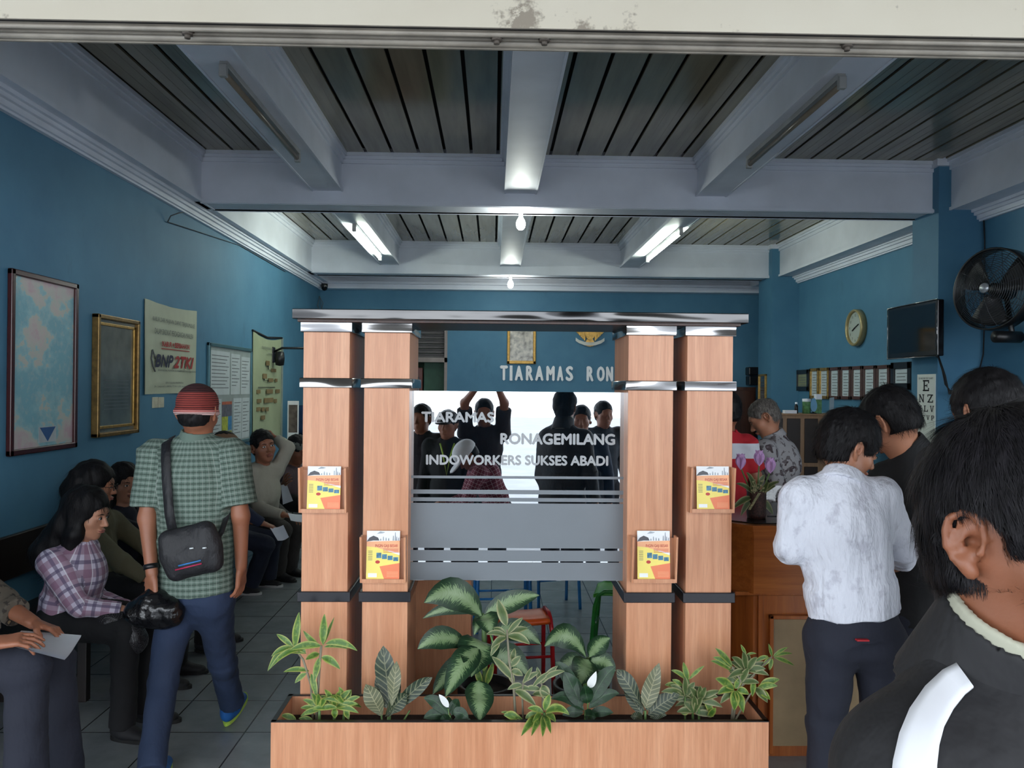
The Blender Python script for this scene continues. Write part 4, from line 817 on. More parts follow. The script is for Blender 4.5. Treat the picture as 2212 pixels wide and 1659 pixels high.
for L_, xa, xb in lets:
    b = MB(); z0, z1 = PY(1200, 823, yb).z, PY(1200, 790.5, yb).z; w0, w1 = PY(xa, 800, yb).x, PY(xb, 800, yb).x
    if L_ == 'I': b.box((w0, yb-.03, z0), (w1, yb-.002, z1))
    else:
        for q in range(6): fit(b, L_, (w0, yb-.03, z0), (1, 0, 0), (0, 0, 1), w1-w0, z1-z0, fat=.045, th=-.028+.0055*q)
    b.build('letter', M_WLET, word)
# gilded eagle emblem; its lower half shows under the bar
ce = PY(1274, 724, yb); eg = thing('eagle_emblem', 'gilded eagle emblem with a white ribbon on the back wall', 'emblem', (ce.x, yb, ce.z)); k = yb/FPX
def flat_(b, pts, t0, t1): b.prism([(x*k, -z*k) for x, z in pts], t0, t1, 0, Matrix.Translation((ce.x, yb, ce.z)) @ Matrix.Rotation(math.radians(90), 4, 'X'))
b = MB(); flat_(b, [(-11, -32), (11, -32), (13, -8), (8, 6), (0, 12), (-8, 6), (-13, -8)], .004, .05); flat_(b, [(-4, -44), (4, -44), (7, -38), (12, -36), (4, -30), (-4, -30)], .004, .05); b.build('body', M_GOLD, eg)
for s in (-1, 1):
    b = MB()
    for i in range(7): x0 = 10+i*3.4; flat_(b, [(s*(x0-2), -30-i*1.5), (s*(x0+2.5), -32-i*1.5), (s*(x0+3.2), 10-i*3.4), (s*(x0+.6), 13-i*3.4)][::s], .004+.003*(i % 2), .03+.003*(i % 2))
    b.build('wing', M_GOLD, eg)
b = MB()
for i in range(7): a = (i-3)*.22; flat_(b, [(math.sin(a)*6-2, 8), (math.sin(a)*6+2, 8), (math.sin(a)*18+2.5, 25-abs(i-3)), (math.sin(a)*18-2.5, 25-abs(i-3))], .004+.002*(i % 2), .025+.002*(i % 2))
b.build('tail', M_GOLD, eg)
b = MB(); pts = [(-31, 10), (-24, 15), (-12, 19), (0, 20), (12, 19), (24, 15), (31, 10)]
flat_(b, [(x, z-4) for x, z in pts]+[(x, z+3) for x, z in pts[::-1]], .03, .05); b.build('ribbon', plain('white_ribbon', (214, 214, 206), .5), eg)
b = MB(); flat_(b, [(-6, -26), (6, -26), (6, -14), (0, -8), (-6, -14)], .05, .06); b.build('shield', plain('red_shield', (150, 44, 36), .5), eg)
q = PY(1629, 815, YB-.2); t = thing('speaker', 'small black speaker high on the back wall beside the far pilaster', 'speaker', (q.x, YB, q.z)); b = MB(); b.bbox((q.x-.07, YB-.2, q.z-.12), (q.x+.08, YB, q.z+.02), .01); b.build('cabinet', M_BLACK, t); b = MB(); b.bbox((q.x-.09, YB-.22, q.z+.03), (q.x+.08, YB-.03, q.z+.16), .02); b.build('horn', M_BLACK, t)
# ---- right wall
def frame_right(name, label, cat, box, fw_, dp, fmat, inner, x=XR, group=None, seal=None):
    a = PX(box[0], box[1], x); c2 = PX(box[2], box[3], x); ya, yb_ = a.y, c2.y; z1, z0 = a.z, c2.z
    t = thing(name, label, cat, (x, (ya+yb_)/2, z0), group); b = MB(); y0, y1 = min(ya, yb_), max(ya, yb_)
    for p0, p1 in (((y0, z0), (y1, z0+fw_)), ((y0, z1-fw_), (y1, z1)), ((y0, z0), (y0+fw_, z1)), ((y1-fw_, z0), (y1, z1))): b.bbox((x-dp, p0[0], p0[1]), (x, p1[0], p1[1]), .004)
    b.build('frame', fmat, t); b = MB(); b.box((x-dp*.4, y0+fw_*.8, z0+fw_*.8), (x-.002, y1-fw_*.8, z1-fw_*.8)); b.build('document', inner, t)
    b = MB()
    for k in range(int((z1-z0)/.035)-3): b.box((x-dp*.4-.001, y0+fw_+.03+.02*((k*5) % 3), z1-fw_-.05-.035*k), (x-dp*.4, y1-fw_-.03, z1-fw_-.043-.035*k))
    b.build('printed_lines', M_GREYINK, t); return t, y0, y1, z0, z1
M_DOC = plain('glazed_white_document', (206, 218, 222), .15, var=.06); M_DOCY = plain('yellowed_document', (150, 152, 116), .2, var=.06); M_BLKF = plain('black_frame', (22, 24, 30), .3); M_BRF = plain('brown_frame', (84, 56, 48), .35)
frame_right('framed_certificate', 'black-framed yellowed certificate, farthest on the right wall', 'certificate', (1750.5, 798, 1722.5, 844), .06, .03, M_BLKF, M_DOCY)
xsr = (1752, 1772, 1794, 1818, 1842, 1867, 1896, 1926); names = ('gilt-edged certificate next to the yellowed one', 'second gilt-edged certificate along the right wall', 'narrow framed letter just left of the clock', 'framed letter below the clock, second of its narrow row', 'framed letter at the middle of the narrow row', 'framed letter with an inner border, right half of the row', 'greenish framed letter beside the television mount')
for i in range(7): frame_right('framed_certificate', names[i], 'certificate', (xsr[i+1]-.5, 795-i*1.2, xsr[i]+.5, 861+i*.5), .04, .03, M_GOLD if i < 2 else M_BRF, M_DOC, group='row of framed letters on the right wall')
frame_right('framed_certificate', 'larger black-framed certificate with a dark seal, under the television', 'certificate', (1973, 781, 1929, 842), .07, .03, M_BLKF, M_DOC)
frame_right('framed_certificate', 'black-framed certificate directly under the larger one', 'certificate', (1973, 848, 1929, 900), .07, .03, M_BLKF, M_DOC)
frame_right('wall_mirror', 'narrow gilt-framed mirror on the far pilaster', 'mirror', (1657, 808, 1641, 868), .03, .03, M_GOLD, plain('mirror_grey', (120, 128, 136), .1, .8), x=P)
# clock
cc_ = PX(1855, 708, XR); rr = .215; t = thing('wall_clock', 'round gold-rimmed wall clock on the right wall', 'clock', (XR, cc_.y, cc_.z)); Mc = Matrix.Translation((XR, cc_.y, cc_.z)) @ Matrix.Rotation(math.radians(-90), 4, 'Y')
b = MB(); b.lathe([(rr*.86, .0), (rr, .0), (rr, .06), (rr*.93, .075), (rr*.86, .06)], (0, 0, 0), 40, 0, Mc, True); b.build('rim', plain('pale_gold_rim', (176, 160, 116), .35, .4), t)
b = MB(); b.lathe([(rr*.87, .04), (.001, .04)], (0, 0, 0), 40, 0, Mc); b.build('dial', plain('cream_dial', (176, 186, 178), .4, var=.03), t)
b = MB()
for i in range(12): a = i*math.pi/6; vs, fs = text_mb(str(i if i else 12), .045, thick=0); b.add(place(vs, (XR-.042, cc_.y-math.sin(a)*rr*.68, cc_.z+math.cos(a)*rr*.68-.016), (0, -1, 0), (0, 0, 1)), fs)
b.build('numerals', M_INK, t)
for a, L_, w in ((math.radians(70), .10, .012), (math.radians(245), .075, .014)): b = MB(); b.tube([(XR-.047, cc_.y, cc_.z), (XR-.047, cc_.y-math.sin(a)*L_, cc_.z+math.cos(a)*L_)], w/2, 6); b.build('hand', M_INK, t)
# television on the near pilaster
tx = 3.70; A1, A2, A3, A4 = PX(1918, 664, tx), PX(2025, 649, tx), PX(2026, 771, tx), PX(1920, 774, tx)
ya, yb_ = A2.y, A1.y; z0, z1 = (A3.z+A4.z)/2, (A1.z+A2.z)/2; t = thing('television', 'flat black television on the near pilaster, turned to the room', 'television', (tx, (ya+yb_)/2, z0))
b = MB(); b.bbox((tx, ya, z0), (tx+.06, yb_, z1), .01); b.build('casing', plain('glossy_black_casing', (16, 16, 20), .15), t); b = MB(); b.box((tx-.002, ya+.03, z0+.05), (tx-.0002, yb_-.03, z1-.03)); b.build('display_panel', plain('dark_glass_screen', (12, 14, 22), .06), t)
b = MB(); b.tube([(tx-.002, ya, z0), (tx-.002, ya, z1), (tx-.002, yb_, z1), (tx-.002, yb_, z0), (tx-.002, ya, z0)], .005, 6); b.build('chrome_edge', M_CHROME, t)
b = MB(); ym = 7.15; b.box((tx+.06, ym-.08, (z0+z1)/2-.1), (P, ym+.08, (z0+z1)/2+.1)); b.build('wall_mount', M_BLACK, t)
# eye chart on the near pilaster
a = PX(1983, 809, P); c2 = PX(2021, 915, P); y1, y0, z1, z0 = a.y, c2.y, a.z, a.z-.72; t = thing('eye_chart', 'white eye test chart of black letters on the near pilaster', 'eye chart', (P, (y0+y1)/2, z0)); b = MB(); b.box((P-.006, y0, z0), (P, y1, z1)); b.build('card', plain('eye_chart_card', (226, 230, 222), .6, var=.03), t)
def serif(b, ch, yc, zb_, w, h):
    """slab letter strokes on the chart"""
    s = w*.2; X = P-.0075
    def r(u0, v0, u1, v1): b.box((X, yc+w/2-u0*w, zb_+v0*h), (X+.0012, yc+w/2-u1*w, zb_+v1*h))
    def ln(u0, v0, u1, v1, th=.17):
        p0 = Vector((0, yc+w/2-u0*w, zb_+v0*h)); p1 = Vector((0, yc+w/2-u1*w, zb_+v1*h)); n = Vector((0, 1, 0))*(th*w/2); b.add([Vector((X, 0, 0))+p0-n, Vector((X, 0, 0))+p0+n, Vector((X, 0, 0))+p1+n, Vector((X, 0, 0))+p1-n], [(0, 1, 2, 3)])
    if ch == 'E': r(.12, 0, .32, 1); r(0, 0, 1, .13); r(0, .87, 1, 1); r(.3, .44, .72, .56); r(.86, 0, 1, .3); r(.86, .7, 1, 1); r(.62, .34, .72, .66)
    if ch == 'F': r(.12, 0, .32, 1); r(0, 0, .5, .1); r(0, .87, 1, 1); r(.3, .44, .72, .56); r(.86, .7, 1, 1); r(.62, .34, .72, .66)
    if ch == 'N': r(.1, 0, .24, 1); r(.76, 0, .9, 1); ln(.14, 1, .86, 0, .22); r(0, 0, .36, .1); r(0, .9, .3, 1); r(.62, .9, 1, 1)
    if ch == 'Z': r(0, 0, 1, .13); r(0, .87, 1, 1); ln(.85, .95, .15, .05, .24); r(.88, 0, 1, .3); r(0, .7, .12, 1)
    if ch == 'Y': r(.4, 0, .6, .45); ln(.12, 1, .5, .4, .2); ln(.88, 1, .5, .4, .16); r(.25, 0, .75, .1); r(0, .9, .34, 1); r(.66, .9, 1, 1)
    if ch == 'L': r(.12, 0, .34, 1); r(0, 0, 1, .13); r(0, .9, .5, 1); r(.86, 0, 1, .35)
    if ch == 'V': ln(.14, 1, .5, 0, .2); ln(.86, 1, .5, 0, .16); r(0, .9, .36, 1); r(.64, .9, 1, 1)
    if ch == 'P': r(.12, 0, .34, 1); r(0, 0, .5, .1); r(0, .88, .8, 1); r(.3, .42, .8, .54); r(.76, .46, .95, .96)
W_ = y1-y0
for row, (pz0, pz1, hs) in (('E', (821, 845, .34)), ('NZ', (852, 869.5, .30)), ('YLV', (876, 889.5, .22)), ('DFVP', (897, 907, .16))):
    zt_, zb_ = PX(2002, pz0, P).z, PX(2002, pz1, P).z; n = len(row)
    for i, ch in enumerate(row):
        yc = (y0+y1)/2+(0 if n == 1 else W_*.40*(1-2*i/(n-1))*{2: .6, 3: .85, 4: .95}[n]); b = MB(); serif(b, ch, yc, zb_, hs*W_, zt_-zb_); 
        if b.v: b.build('letter', M_INK, t)
b = MB(); fit(b, 'DE WECKER TEST CHART', (P-.0072, y1-.03, z1-.045), (0, -1, 0), (0, 0, 1), W_-.06, .016); b.build('letter_row', M_INK, t)
# big industrial fan
fc = PX(2140, 624, 3.86); nrm = Vector((-.93, -.36, .04)).normalized(); up = Vector((0, 0, 1)); rt = up.cross(nrm).normalized(); up = nrm.cross(rt); MF = Matrix((rt, up, nrm)).transposed().to_4x4(); MF.translation = fc; FR = .31
t = thing('wall_fan', 'large black industrial wall fan at the right', 'fan', tuple(fc)); M_FANW = plain('dark_wire', (60, 62, 66), .3, .7); b = MB()
for i in range(17):
    r = .06+(FR-.06)*i/16; z = .075*(1-(r/FR)**2.4); b.tube([MF @ Vector((r*math.cos(a), r*math.sin(a), z)) for a in [k*math.pi/24 for k in range(49)]], .0024, 5, caps=False)
for k in range(16): a = k*math.pi/8; b.tube([MF @ Vector((r*math.cos(a+.25*(r/FR)), r*math.sin(a+.25*(r/FR)), .075*(1-(r/FR)**2.4)+.002)) for r in (.05, .12, .19, .25, .29, FR)], .002, 5)
b.build('front_guard', M_FANW, t); b = MB()
for i in range(9): r = .08+(FR-.08)*i/8; b.tube([MF @ Vector((r*math.cos(a), r*math.sin(a), -.11-.02*(1-(r/FR)**2))) for a in [k*math.pi/24 for k in range(49)]], .0016, 5, caps=False)
for k in range(12): a = k*math.pi/6; b.tube([MF @ Vector((r*math.cos(a), r*math.sin(a), -.11-.02*(1-(r/FR)**2))) for r in (.05, .2, FR)], .002, 5)
b.build('rear_guard', M_FANW, t)
b = MB(); b.lathe([(FR-.002, .012), (FR+.012, .012), (FR+.012, -.11), (FR-.002, -.11)], (0, 0, 0), 48, 0, MF, True); b.build('rim_band', M_BLACK, t)
b = MB(); b.lathe([(.001, .084), (.036, .082), (.042, .07), (.001, .066)], (0, 0, 0), 24, 0, MF); b.build('hub_badge', plain('silver_badge', (170, 174, 180), .3, .5), t)
for k in range(3):
    b = MB(); vs = []; fs = []; a0 = k*2*math.pi/3+.4
    for i in range(9):
        r = .05+.235*i/8
        for j in range(7): w = (j/6-.5)*(1.25-.2*i/8); a = a0+w; vs.append(MF @ Vector((r*math.cos(a), r*math.sin(a), -.035-.035*w*(1.2))))
    for i in range(8):
        for j in range(6): q = i*7+j; fs.append((q, q+1, q+8, q+7))
    b.add(vs, fs, 0, None, True); o = b.build('blade', plain('dark_blade', (52, 52, 54), .35, .4), t); sm = o.modifiers.new('s', 'SOLIDIFY'); sm.thickness = .003
b = MB(); b.lathe([(.001, -.03), (.05, -.03), (.055, -.1), (.07, -.13), (.065, -.22), (.001, -.23)], (0, 0, 0), 24, 0, MF); b.build('motor', M_BLACK, t)
q = PX(2170, 728, 3.88); b = MB(); b.tube([q+Vector((-.09, -.02, 0)), q+Vector((.12, .0, 0))], .045, 16); b.tube([MF @ Vector((0, -.05, -.18)), q+Vector((.06, 0, .02))], .02, 10); b.tube([q+Vector((.1, 0, 0)), (XR, q.y+.05, q.z-.02)], .022, 10); b.bbox((XR-.02, q.y-.05, q.z-.12), (XR, q.y+.15, q.z+.08), .005); b.build('bracket', M_BLACK, t)
# cables on the right
b = MB(); xw = XR-.012; pts = [PX(2125, 470, xw), PX(2127, 520, xw), PX(2126, 700, xw), PX(2124, 765, xw), PX(2112, 815, xw-.05), PX(2098, 846, xw-.05)]; b.tube(pts, .006, 6); tag(b.build('wall_cable', M_INK, None, tuple(pts[0])), 'black cable running down the right wall behind the big fan', 'cable')
b = MB(); b.tube([PX(2010, 762, 3.73), PX(2027, 772, 3.80), PX(2036, 800, 3.82), PX(2042, 830, 3.82), PX(2052, 844, 3.82), PX(2075, 846, 3.9), PX(2098, 842, 4.0), PX(2112, 838, 4.25)], .007, 6); b.tube([PX(2027, 768, 3.80), PX(2042, 812, 3.82), PX(2050, 850, 3.82), PX(2080, 852, 3.9)], .006, 6)
for i in range(6): b.tube([PX(2052, 846+i, 3.82), PX(2070, 852-2*i, 3.88+.02*i), PX(2098, 840+3*i, 4.0)], .006, 6)
tag(b.build('cable_bundle', M_INK, None, tuple(PX(2052, 844, 3.82))), 'looped black cables hanging below the television', 'cable')
# ================================================================ people: smooth distance-field bodies turned into one surface
def V(*a): return np.array(a if len(a) > 1 else a[0], dtype=np.float64)
def unit(v): v = np.asarray(v, float); return v/(np.linalg.norm(v)+1e-12)
def rotm(axis, ang):
    return np.array(Matrix.Rotation(ang, 3, Vector(axis)))
class Field:
    """list of primitives combined smoothly, sampled on a grid and meshed with surface nets"""
    def __init__(s): s.p = []
    def cap(s, a, b, r1, r2=None, k=.02, flat=None, ff=1.0, ends=False, op='u'):
        s.p.append(('cap', V(*a), V(*b), r1, r1 if r2 is None else r2, k, None if flat is None else unit(flat), ff, ends, op)); return s
    def ell(s, c, r, R=None, k=.02, op='u'):
        s.p.append(('ell', V(*c), V(*r), np.eye(3) if R is None else np.asarray(R), k, op)); return s
    def cut(s, p, n, k=.0):
        """throw away everything on the side n points to"""
        s.p.append(('cut', V(*p), unit(n), k)); return s
    def noise(s, amp, freq, seed=0, stretch=(1, 1, 1)): s.p.append(('noise', amp, freq, seed, V(*stretch))); return s
    def bounds(s):
        lo = V(9e9, 9e9, 9e9); hi = -lo
        for q in s.p:
            if q[0] == 'cap' and q[9] == 'u':
                r = max(q[3], q[4])*max(1, q[7]); lo = np.minimum(lo, np.minimum(q[1], q[2])-r); hi = np.maximum(hi, np.maximum(q[1], q[2])+r)
            if q[0] == 'ell' and q[5] == 'u':
                r = np.abs(q[3]) @ q[2]; lo = np.minimum(lo, q[1]-r); hi = np.maximum(hi, q[1]+r)
        return lo, hi
    def mesh(s, h):
        lo, hi = s.bounds(); lo = lo-3*h-.012; hi = hi+3*h+.012
        n = np.ceil((hi-lo)/h).astype(int)+1
        D = np.full(n, .5, np.float32)
        ax = [lo[i]+h*np.arange(n[i]) for i in range(3)]
        for q in s.p:
            if q[0] in ('cap', 'ell'):
                if q[0] == 'cap':
                    _, a, b, r1, r2, k, fl, ff, ends, op = q; m = max(r1, r2)*max(1, ff)+k+2.5*h
                    l0 = np.minimum(a, b)-m; h0 = np.maximum(a, b)+m
                else:
                    _, c, r, R, k, op = q; m = np.abs(R) @ r+k+2.5*h; l0 = c-m; h0 = c+m
                i0 = np.clip(np.floor((l0-lo)/h).astype(int), 0, n-1); i1 = np.clip(np.ceil((h0-lo)/h).astype(int)+1, 1, n)
                if np.any(i1 <= i0): continue
                X = ax[0][i0[0]:i1[0]][:, None, None]; Y = ax[1][i0[1]:i1[1]][None, :, None]; Z = ax[2][i0[2]:i1[2]][None, None, :]
                if q[0] == 'cap':
                    ab = b-a; L2 = ab @ ab+1e-12; px, py, pz = X-a[0], Y-a[1], Z-a[2]
                    tt = (px*ab[0]+py*ab[1]+pz*ab[2])/L2; t = np.clip(tt, 0, 1)
                    vx, vy, vz = px-t*ab[0], py-t*ab[1], pz-t*ab[2]
                    if ends: e = np.where(tt < 0, tt*math.sqrt(L2), np.where(tt > 1, (tt-1)*math.sqrt(L2), 0)); u = ab/math.sqrt(L2); vx = vx-u[0]*e; vy = vy-u[1]*e; vz = vz-u[2]*e
                    if fl is not None:
                        dt = (vx*fl[0]+vy*fl[1]+vz*fl[2])*(1/ff-1); vx = vx+fl[0]*dt; vy = vy+fl[1]*dt; vz = vz+fl[2]*dt
                    d = np.sqrt(vx*vx+vy*vy+vz*vz)-(r1+(r2-r1)*t)
                    if ends: d = np.maximum(d, np.abs(e)-1e-4) if False else np.maximum(d, np.where((tt < 0) | (tt > 1), np.abs(e), -1))
                else:
                    px, py, pz = X-c[0], Y-c[1], Z-c[2]
                    lx = (px*R[0, 0]+py*R[1, 0]+pz*R[2, 0])/r[0]; ly = (px*R[0, 1]+py*R[1, 1]+pz*R[2, 1])/r[1]; lz = (px*R[0, 2]+py*R[1, 2]+pz*R[2, 2])/r[2]
                    k0 = np.sqrt(lx*lx+ly*ly+lz*lz); k1 = np.sqrt((lx/r[0])**2+(ly/r[1])**2+(lz/r[2])**2)+1e-9
                    d = k0*(k0-1)/k1
                sl = tuple(slice(i0[i], i1[i]) for i in range(3)); old = D[sl]; d = d.astype(np.float32)
                if op == 'u':
                    hh = np.maximum(k-np.abs(old-d), 0)/(k+1e-9); D[sl] = np.minimum(old, d)-hh*hh*k*.25
                elif op == 's':
                    hh = np.maximum(k-np.abs(old+d), 0)/(k+1e-9); D[sl] = np.maximum(old, -d)+hh*hh*k*.25
                elif op == 'i':
                    E = np.full_like(D, .5); E[sl] = np.maximum(old, d); D = E
            elif q[0] == 'cut':
                _, p, nn, k = q
                d = (ax[0]-p[0])[:, None, None]*nn[0]+(ax[1]-p[1])[None, :, None]*nn[1]+(ax[2]-p[2])[None, None, :]*nn[2]
                D = np.maximum(D, d.astype(np.float32))
            elif q[0] == 'noise':
                _, amp, fr, seed, st = q; rs = np.random.RandomState(seed); tot = 0
                X = (ax[0]*st[0])[:, None, None]; Y = (ax[1]*st[1])[None, :, None]; Z = (ax[2]*st[2])[None, None, :]
                for o in range(5):
                    w = rs.normal(size=3); w = w/np.linalg.norm(w)*fr*(1+.5*o); ph = rs.rand()*6; w2 = rs.normal(size=3)*fr*.5; ph2 = rs.rand()*6
                    tot = tot+np.sin(w[0]*X+w[1]*Y+w[2]*Z+ph+1.3*np.sin(w2[0]*X+w2[1]*Y+w2[2]*Z+ph2))/(1+.4*o)
                D = D+(amp*.45*tot).astype(np.float32)
        ins = D < 0; c = [slice(0, -1), slice(1, None)]
        cnt = np.zeros(tuple(n-1), np.int8)
        for i in (0, 1):
            for j in (0, 1):
                for k in (0, 1): cnt += ins[c[i], c[j], c[k]]
        act = (cnt > 0) & (cnt < 8); idx = np.full(tuple(n-1), -1, np.int64); I, J, K = np.nonzero(act); idx[I, J, K] = np.arange(len(I))
        P = np.zeros((len(I), 3)); N = np.zeros(len(I))
        for axis in range(3):
            o1, o2 = [a for a in range(3) if a != axis]
            for a in (0, 1):
                for bb in (0, 1):
                    off0 = [0, 0, 0]; off0[o1] = a; off0[o2] = bb; off1 = list(off0); off1[axis] = 1
                    d0 = D[I+off0[0], J+off0[1], K+off0[2]]; d1 = D[I+off1[0], J+off1[1], K+off1[2]]
                    m = (d0 < 0) != (d1 < 0); t = np.where(m, d0/(d0-d1+1e-12), 0)
                    pt = np.zeros((len(I), 3)); pt[:, o1] = a; pt[:, o2] = bb; pt[:, axis] = t
                    P[m] += pt[m]; N[m] += 1
        P = P/N[:, None]; P[:, 0] += I; P[:, 1] += J; P[:, 2] += K; P = P*h+lo
        F = []
        for axis in range(3):
            o1, o2 = [(1, 2), (2, 0), (0, 1)][axis]
            s0 = [slice(0, -1)]*3; s0[axis] = slice(0, -1); s1 = list(s0); s1[axis] = slice(1, None)
            a0 = [slice(None)]*3; a0[axis] = slice(0, -1); a1 = [slice(None)]*3; a1[axis] = slice(1, None)
            d0 = ins[tuple(a0)]; d1 = ins[tuple(a1)]; ch = d0 != d1
            ii = np.array(np.nonzero(ch)); ok = (ii[o1] > 0) & (ii[o2] > 0) & (ii[o1] < n[o1]-1) & (ii[o2] < n[o2]-1); ii = ii[:, ok]
            sg = d0[tuple(ii)]
            def cell(da, db): q = ii.copy(); q[o1] -= da; q[o2] -= db; return idx[q[0], q[1], q[2]]
            q = np.stack([cell(1, 1), cell(0, 1), cell(0, 0), cell(1, 0)], 1); q[~sg] = q[~sg][:, ::-1]; F.append(q)
        F = np.concatenate(F); F = F[(F >= 0).all(1)]
        return P, F
def npmesh(name, P, F, smooth=True, uv=None):
    me = bpy.data.meshes.new(name); me.vertices.add(len(P)); me.vertices.foreach_set('co', P.astype(np.float32).ravel())
    k = F.shape[1]; me.loops.add(F.size); me.loops.foreach_set('vertex_index', F.astype(np.int32).ravel())
    me.polygons.add(len(F)); me.polygons.foreach_set('loop_start', np.arange(0, F.size, k, dtype=np.int32)); me.polygons.foreach_set('loop_total', np.full(len(F), k, np.int32))
    me.polygons.foreach_set('use_smooth', np.full(len(F), smooth)); me.update(calc_edges=True); me.validate()
    if uv is not None and len(me.loops) == len(uv):
        l = me.uv_layers.new(name='UVMap'); l.data.foreach_set('uv', uv.astype(np.float32).ravel())
    return me
def bone_uv(P, F, bones):
    """bones: (a, b, ref, radius); every face takes the nearest bone and unrolls round it, in metres"""
    C = P[F].mean(1); best = None
    for i, (a, b, ref, r) in enumerate(bones):
        a, b = V(*a), V(*b); ab = b-a; t = np.clip(((C-a) @ ab)/(ab @ ab), 0, 1); d = np.linalg.norm(C-(a+t[:, None]*ab), axis=1)/r
        best = (d, np.zeros(len(F), int)) if best is None else (np.minimum(best[0], d), np.where(d < best[0], i, best[1]))
    uv = np.zeros((len(F), F.shape[1], 2))
    for i, (a, b, ref, r) in enumerate(bones):
        m = best[1] == i
        if not m.any(): continue
        a, b = V(*a), V(*b); u = unit(b-a); rf = unit(np.asarray(ref)-u*(np.asarray(ref) @ u)); w = np.cross(u, rf)
        p = P[F[m]]-a; v = p @ u; ang = np.arctan2(p @ w, p @ rf)
        base = ang[:, :1]; ang = base+np.mod(ang-base+math.pi, 2*math.pi)-math.pi
        uv[m, :, 0] = ang*r*.8+i*.37; uv[m, :, 1] = v
    return uv.reshape(-1, 2)
# ---- shared people materials
def skinmat(name, col, lips=False):
    t = NT(name); v = t.coord(); n = t.noise(v, 14, 4); c = rgb(*col)
    t.base(t.ramp(n, [(.3, tuple(x*.86 for x in c[:3])+(1,)), (.7, c)])); t.set(Roughness=.48)
    t.b.inputs['Subsurface Weight'].default_value = .06; t.b.inputs['Subsurface Scale'].default_value = .01
    t.bump(t.noise(v, 260, 2), .12, .0015); return t.m
SK_A = skinmat('tan_skin', (176, 120, 92)); SK_B = skinmat('warm_brown_skin', (158, 102, 76)); SK_C = skinmat('light_tan_skin', (196, 140, 112))
def hairmat(name, c1, c2):
    t = NT(name); v = t.coord(scale=(1, 1, .3)); n = t.noise(v, 140, 3, .6)
    t.base(t.ramp(n, [(.35, rgb(*c1)), (.7, rgb(*c2))])); t.set(Roughness=.58); t.b.inputs['Specular IOR Level'].default_value = .22; t.bump(n, .5, .002); return t.m
HAIR = hairmat('black_hair', (12, 11, 12), (30, 28, 30)); HAIRG = hairmat('greying_hair', (66, 60, 56), (132, 126, 120)); 
def cloth(name, col, rough=.85, var=.1, wr=.5, wscale=7, sheen=0):
    t = NT(name); v = t.coord(scale=(1, 1, .55)); n = t.noise(v, wscale, 4, .55); c = rgb(*col)
    n2 = t.noise(t.coord(), 3, 3); t.base(t.ramp(n2, [(.3, tuple(x*(1-var) for x in c[:3])+(1,)), (.7, tuple(min(1, x*(1+var)) for x in c[:3])+(1,))]))
    t.set(Roughness=rough); t.bump(n, wr, .03); return t.m
def plaid(name, basec, stripes, period=(.03, .03), wr=.5, wscale=7):
    """stripes: (axis 0 or 1, centre, width, colour, strength) in fractions of a period, unrolled over the garment"""
    t = NT(name); uv = t.n('ShaderNodeTexCoord').outputs['UV']; sp = t.n('ShaderNodeSeparateXYZ'); t.l(uv, sp.inputs[0])
    f = [t.math('FRACT', t.math('DIVIDE', sp.outputs[i], period[i])) for i in (0, 1)]
    c = rgb(*basec)
    for axx, cen, w, col, st in stripes:
        k = t.math('MULTIPLY', t.math('LESS_THAN', t.math('ABSOLUTE', t.math('SUBTRACT', f[axx], cen)), w/2), st)
        c = t.mix(k, c, rgb(*col))
    t.base(c); t.set(Roughness=.85); t.bump(t.noise(t.coord(scale=(1, 1, .5)), wscale, 4), wr, .03); return t.m
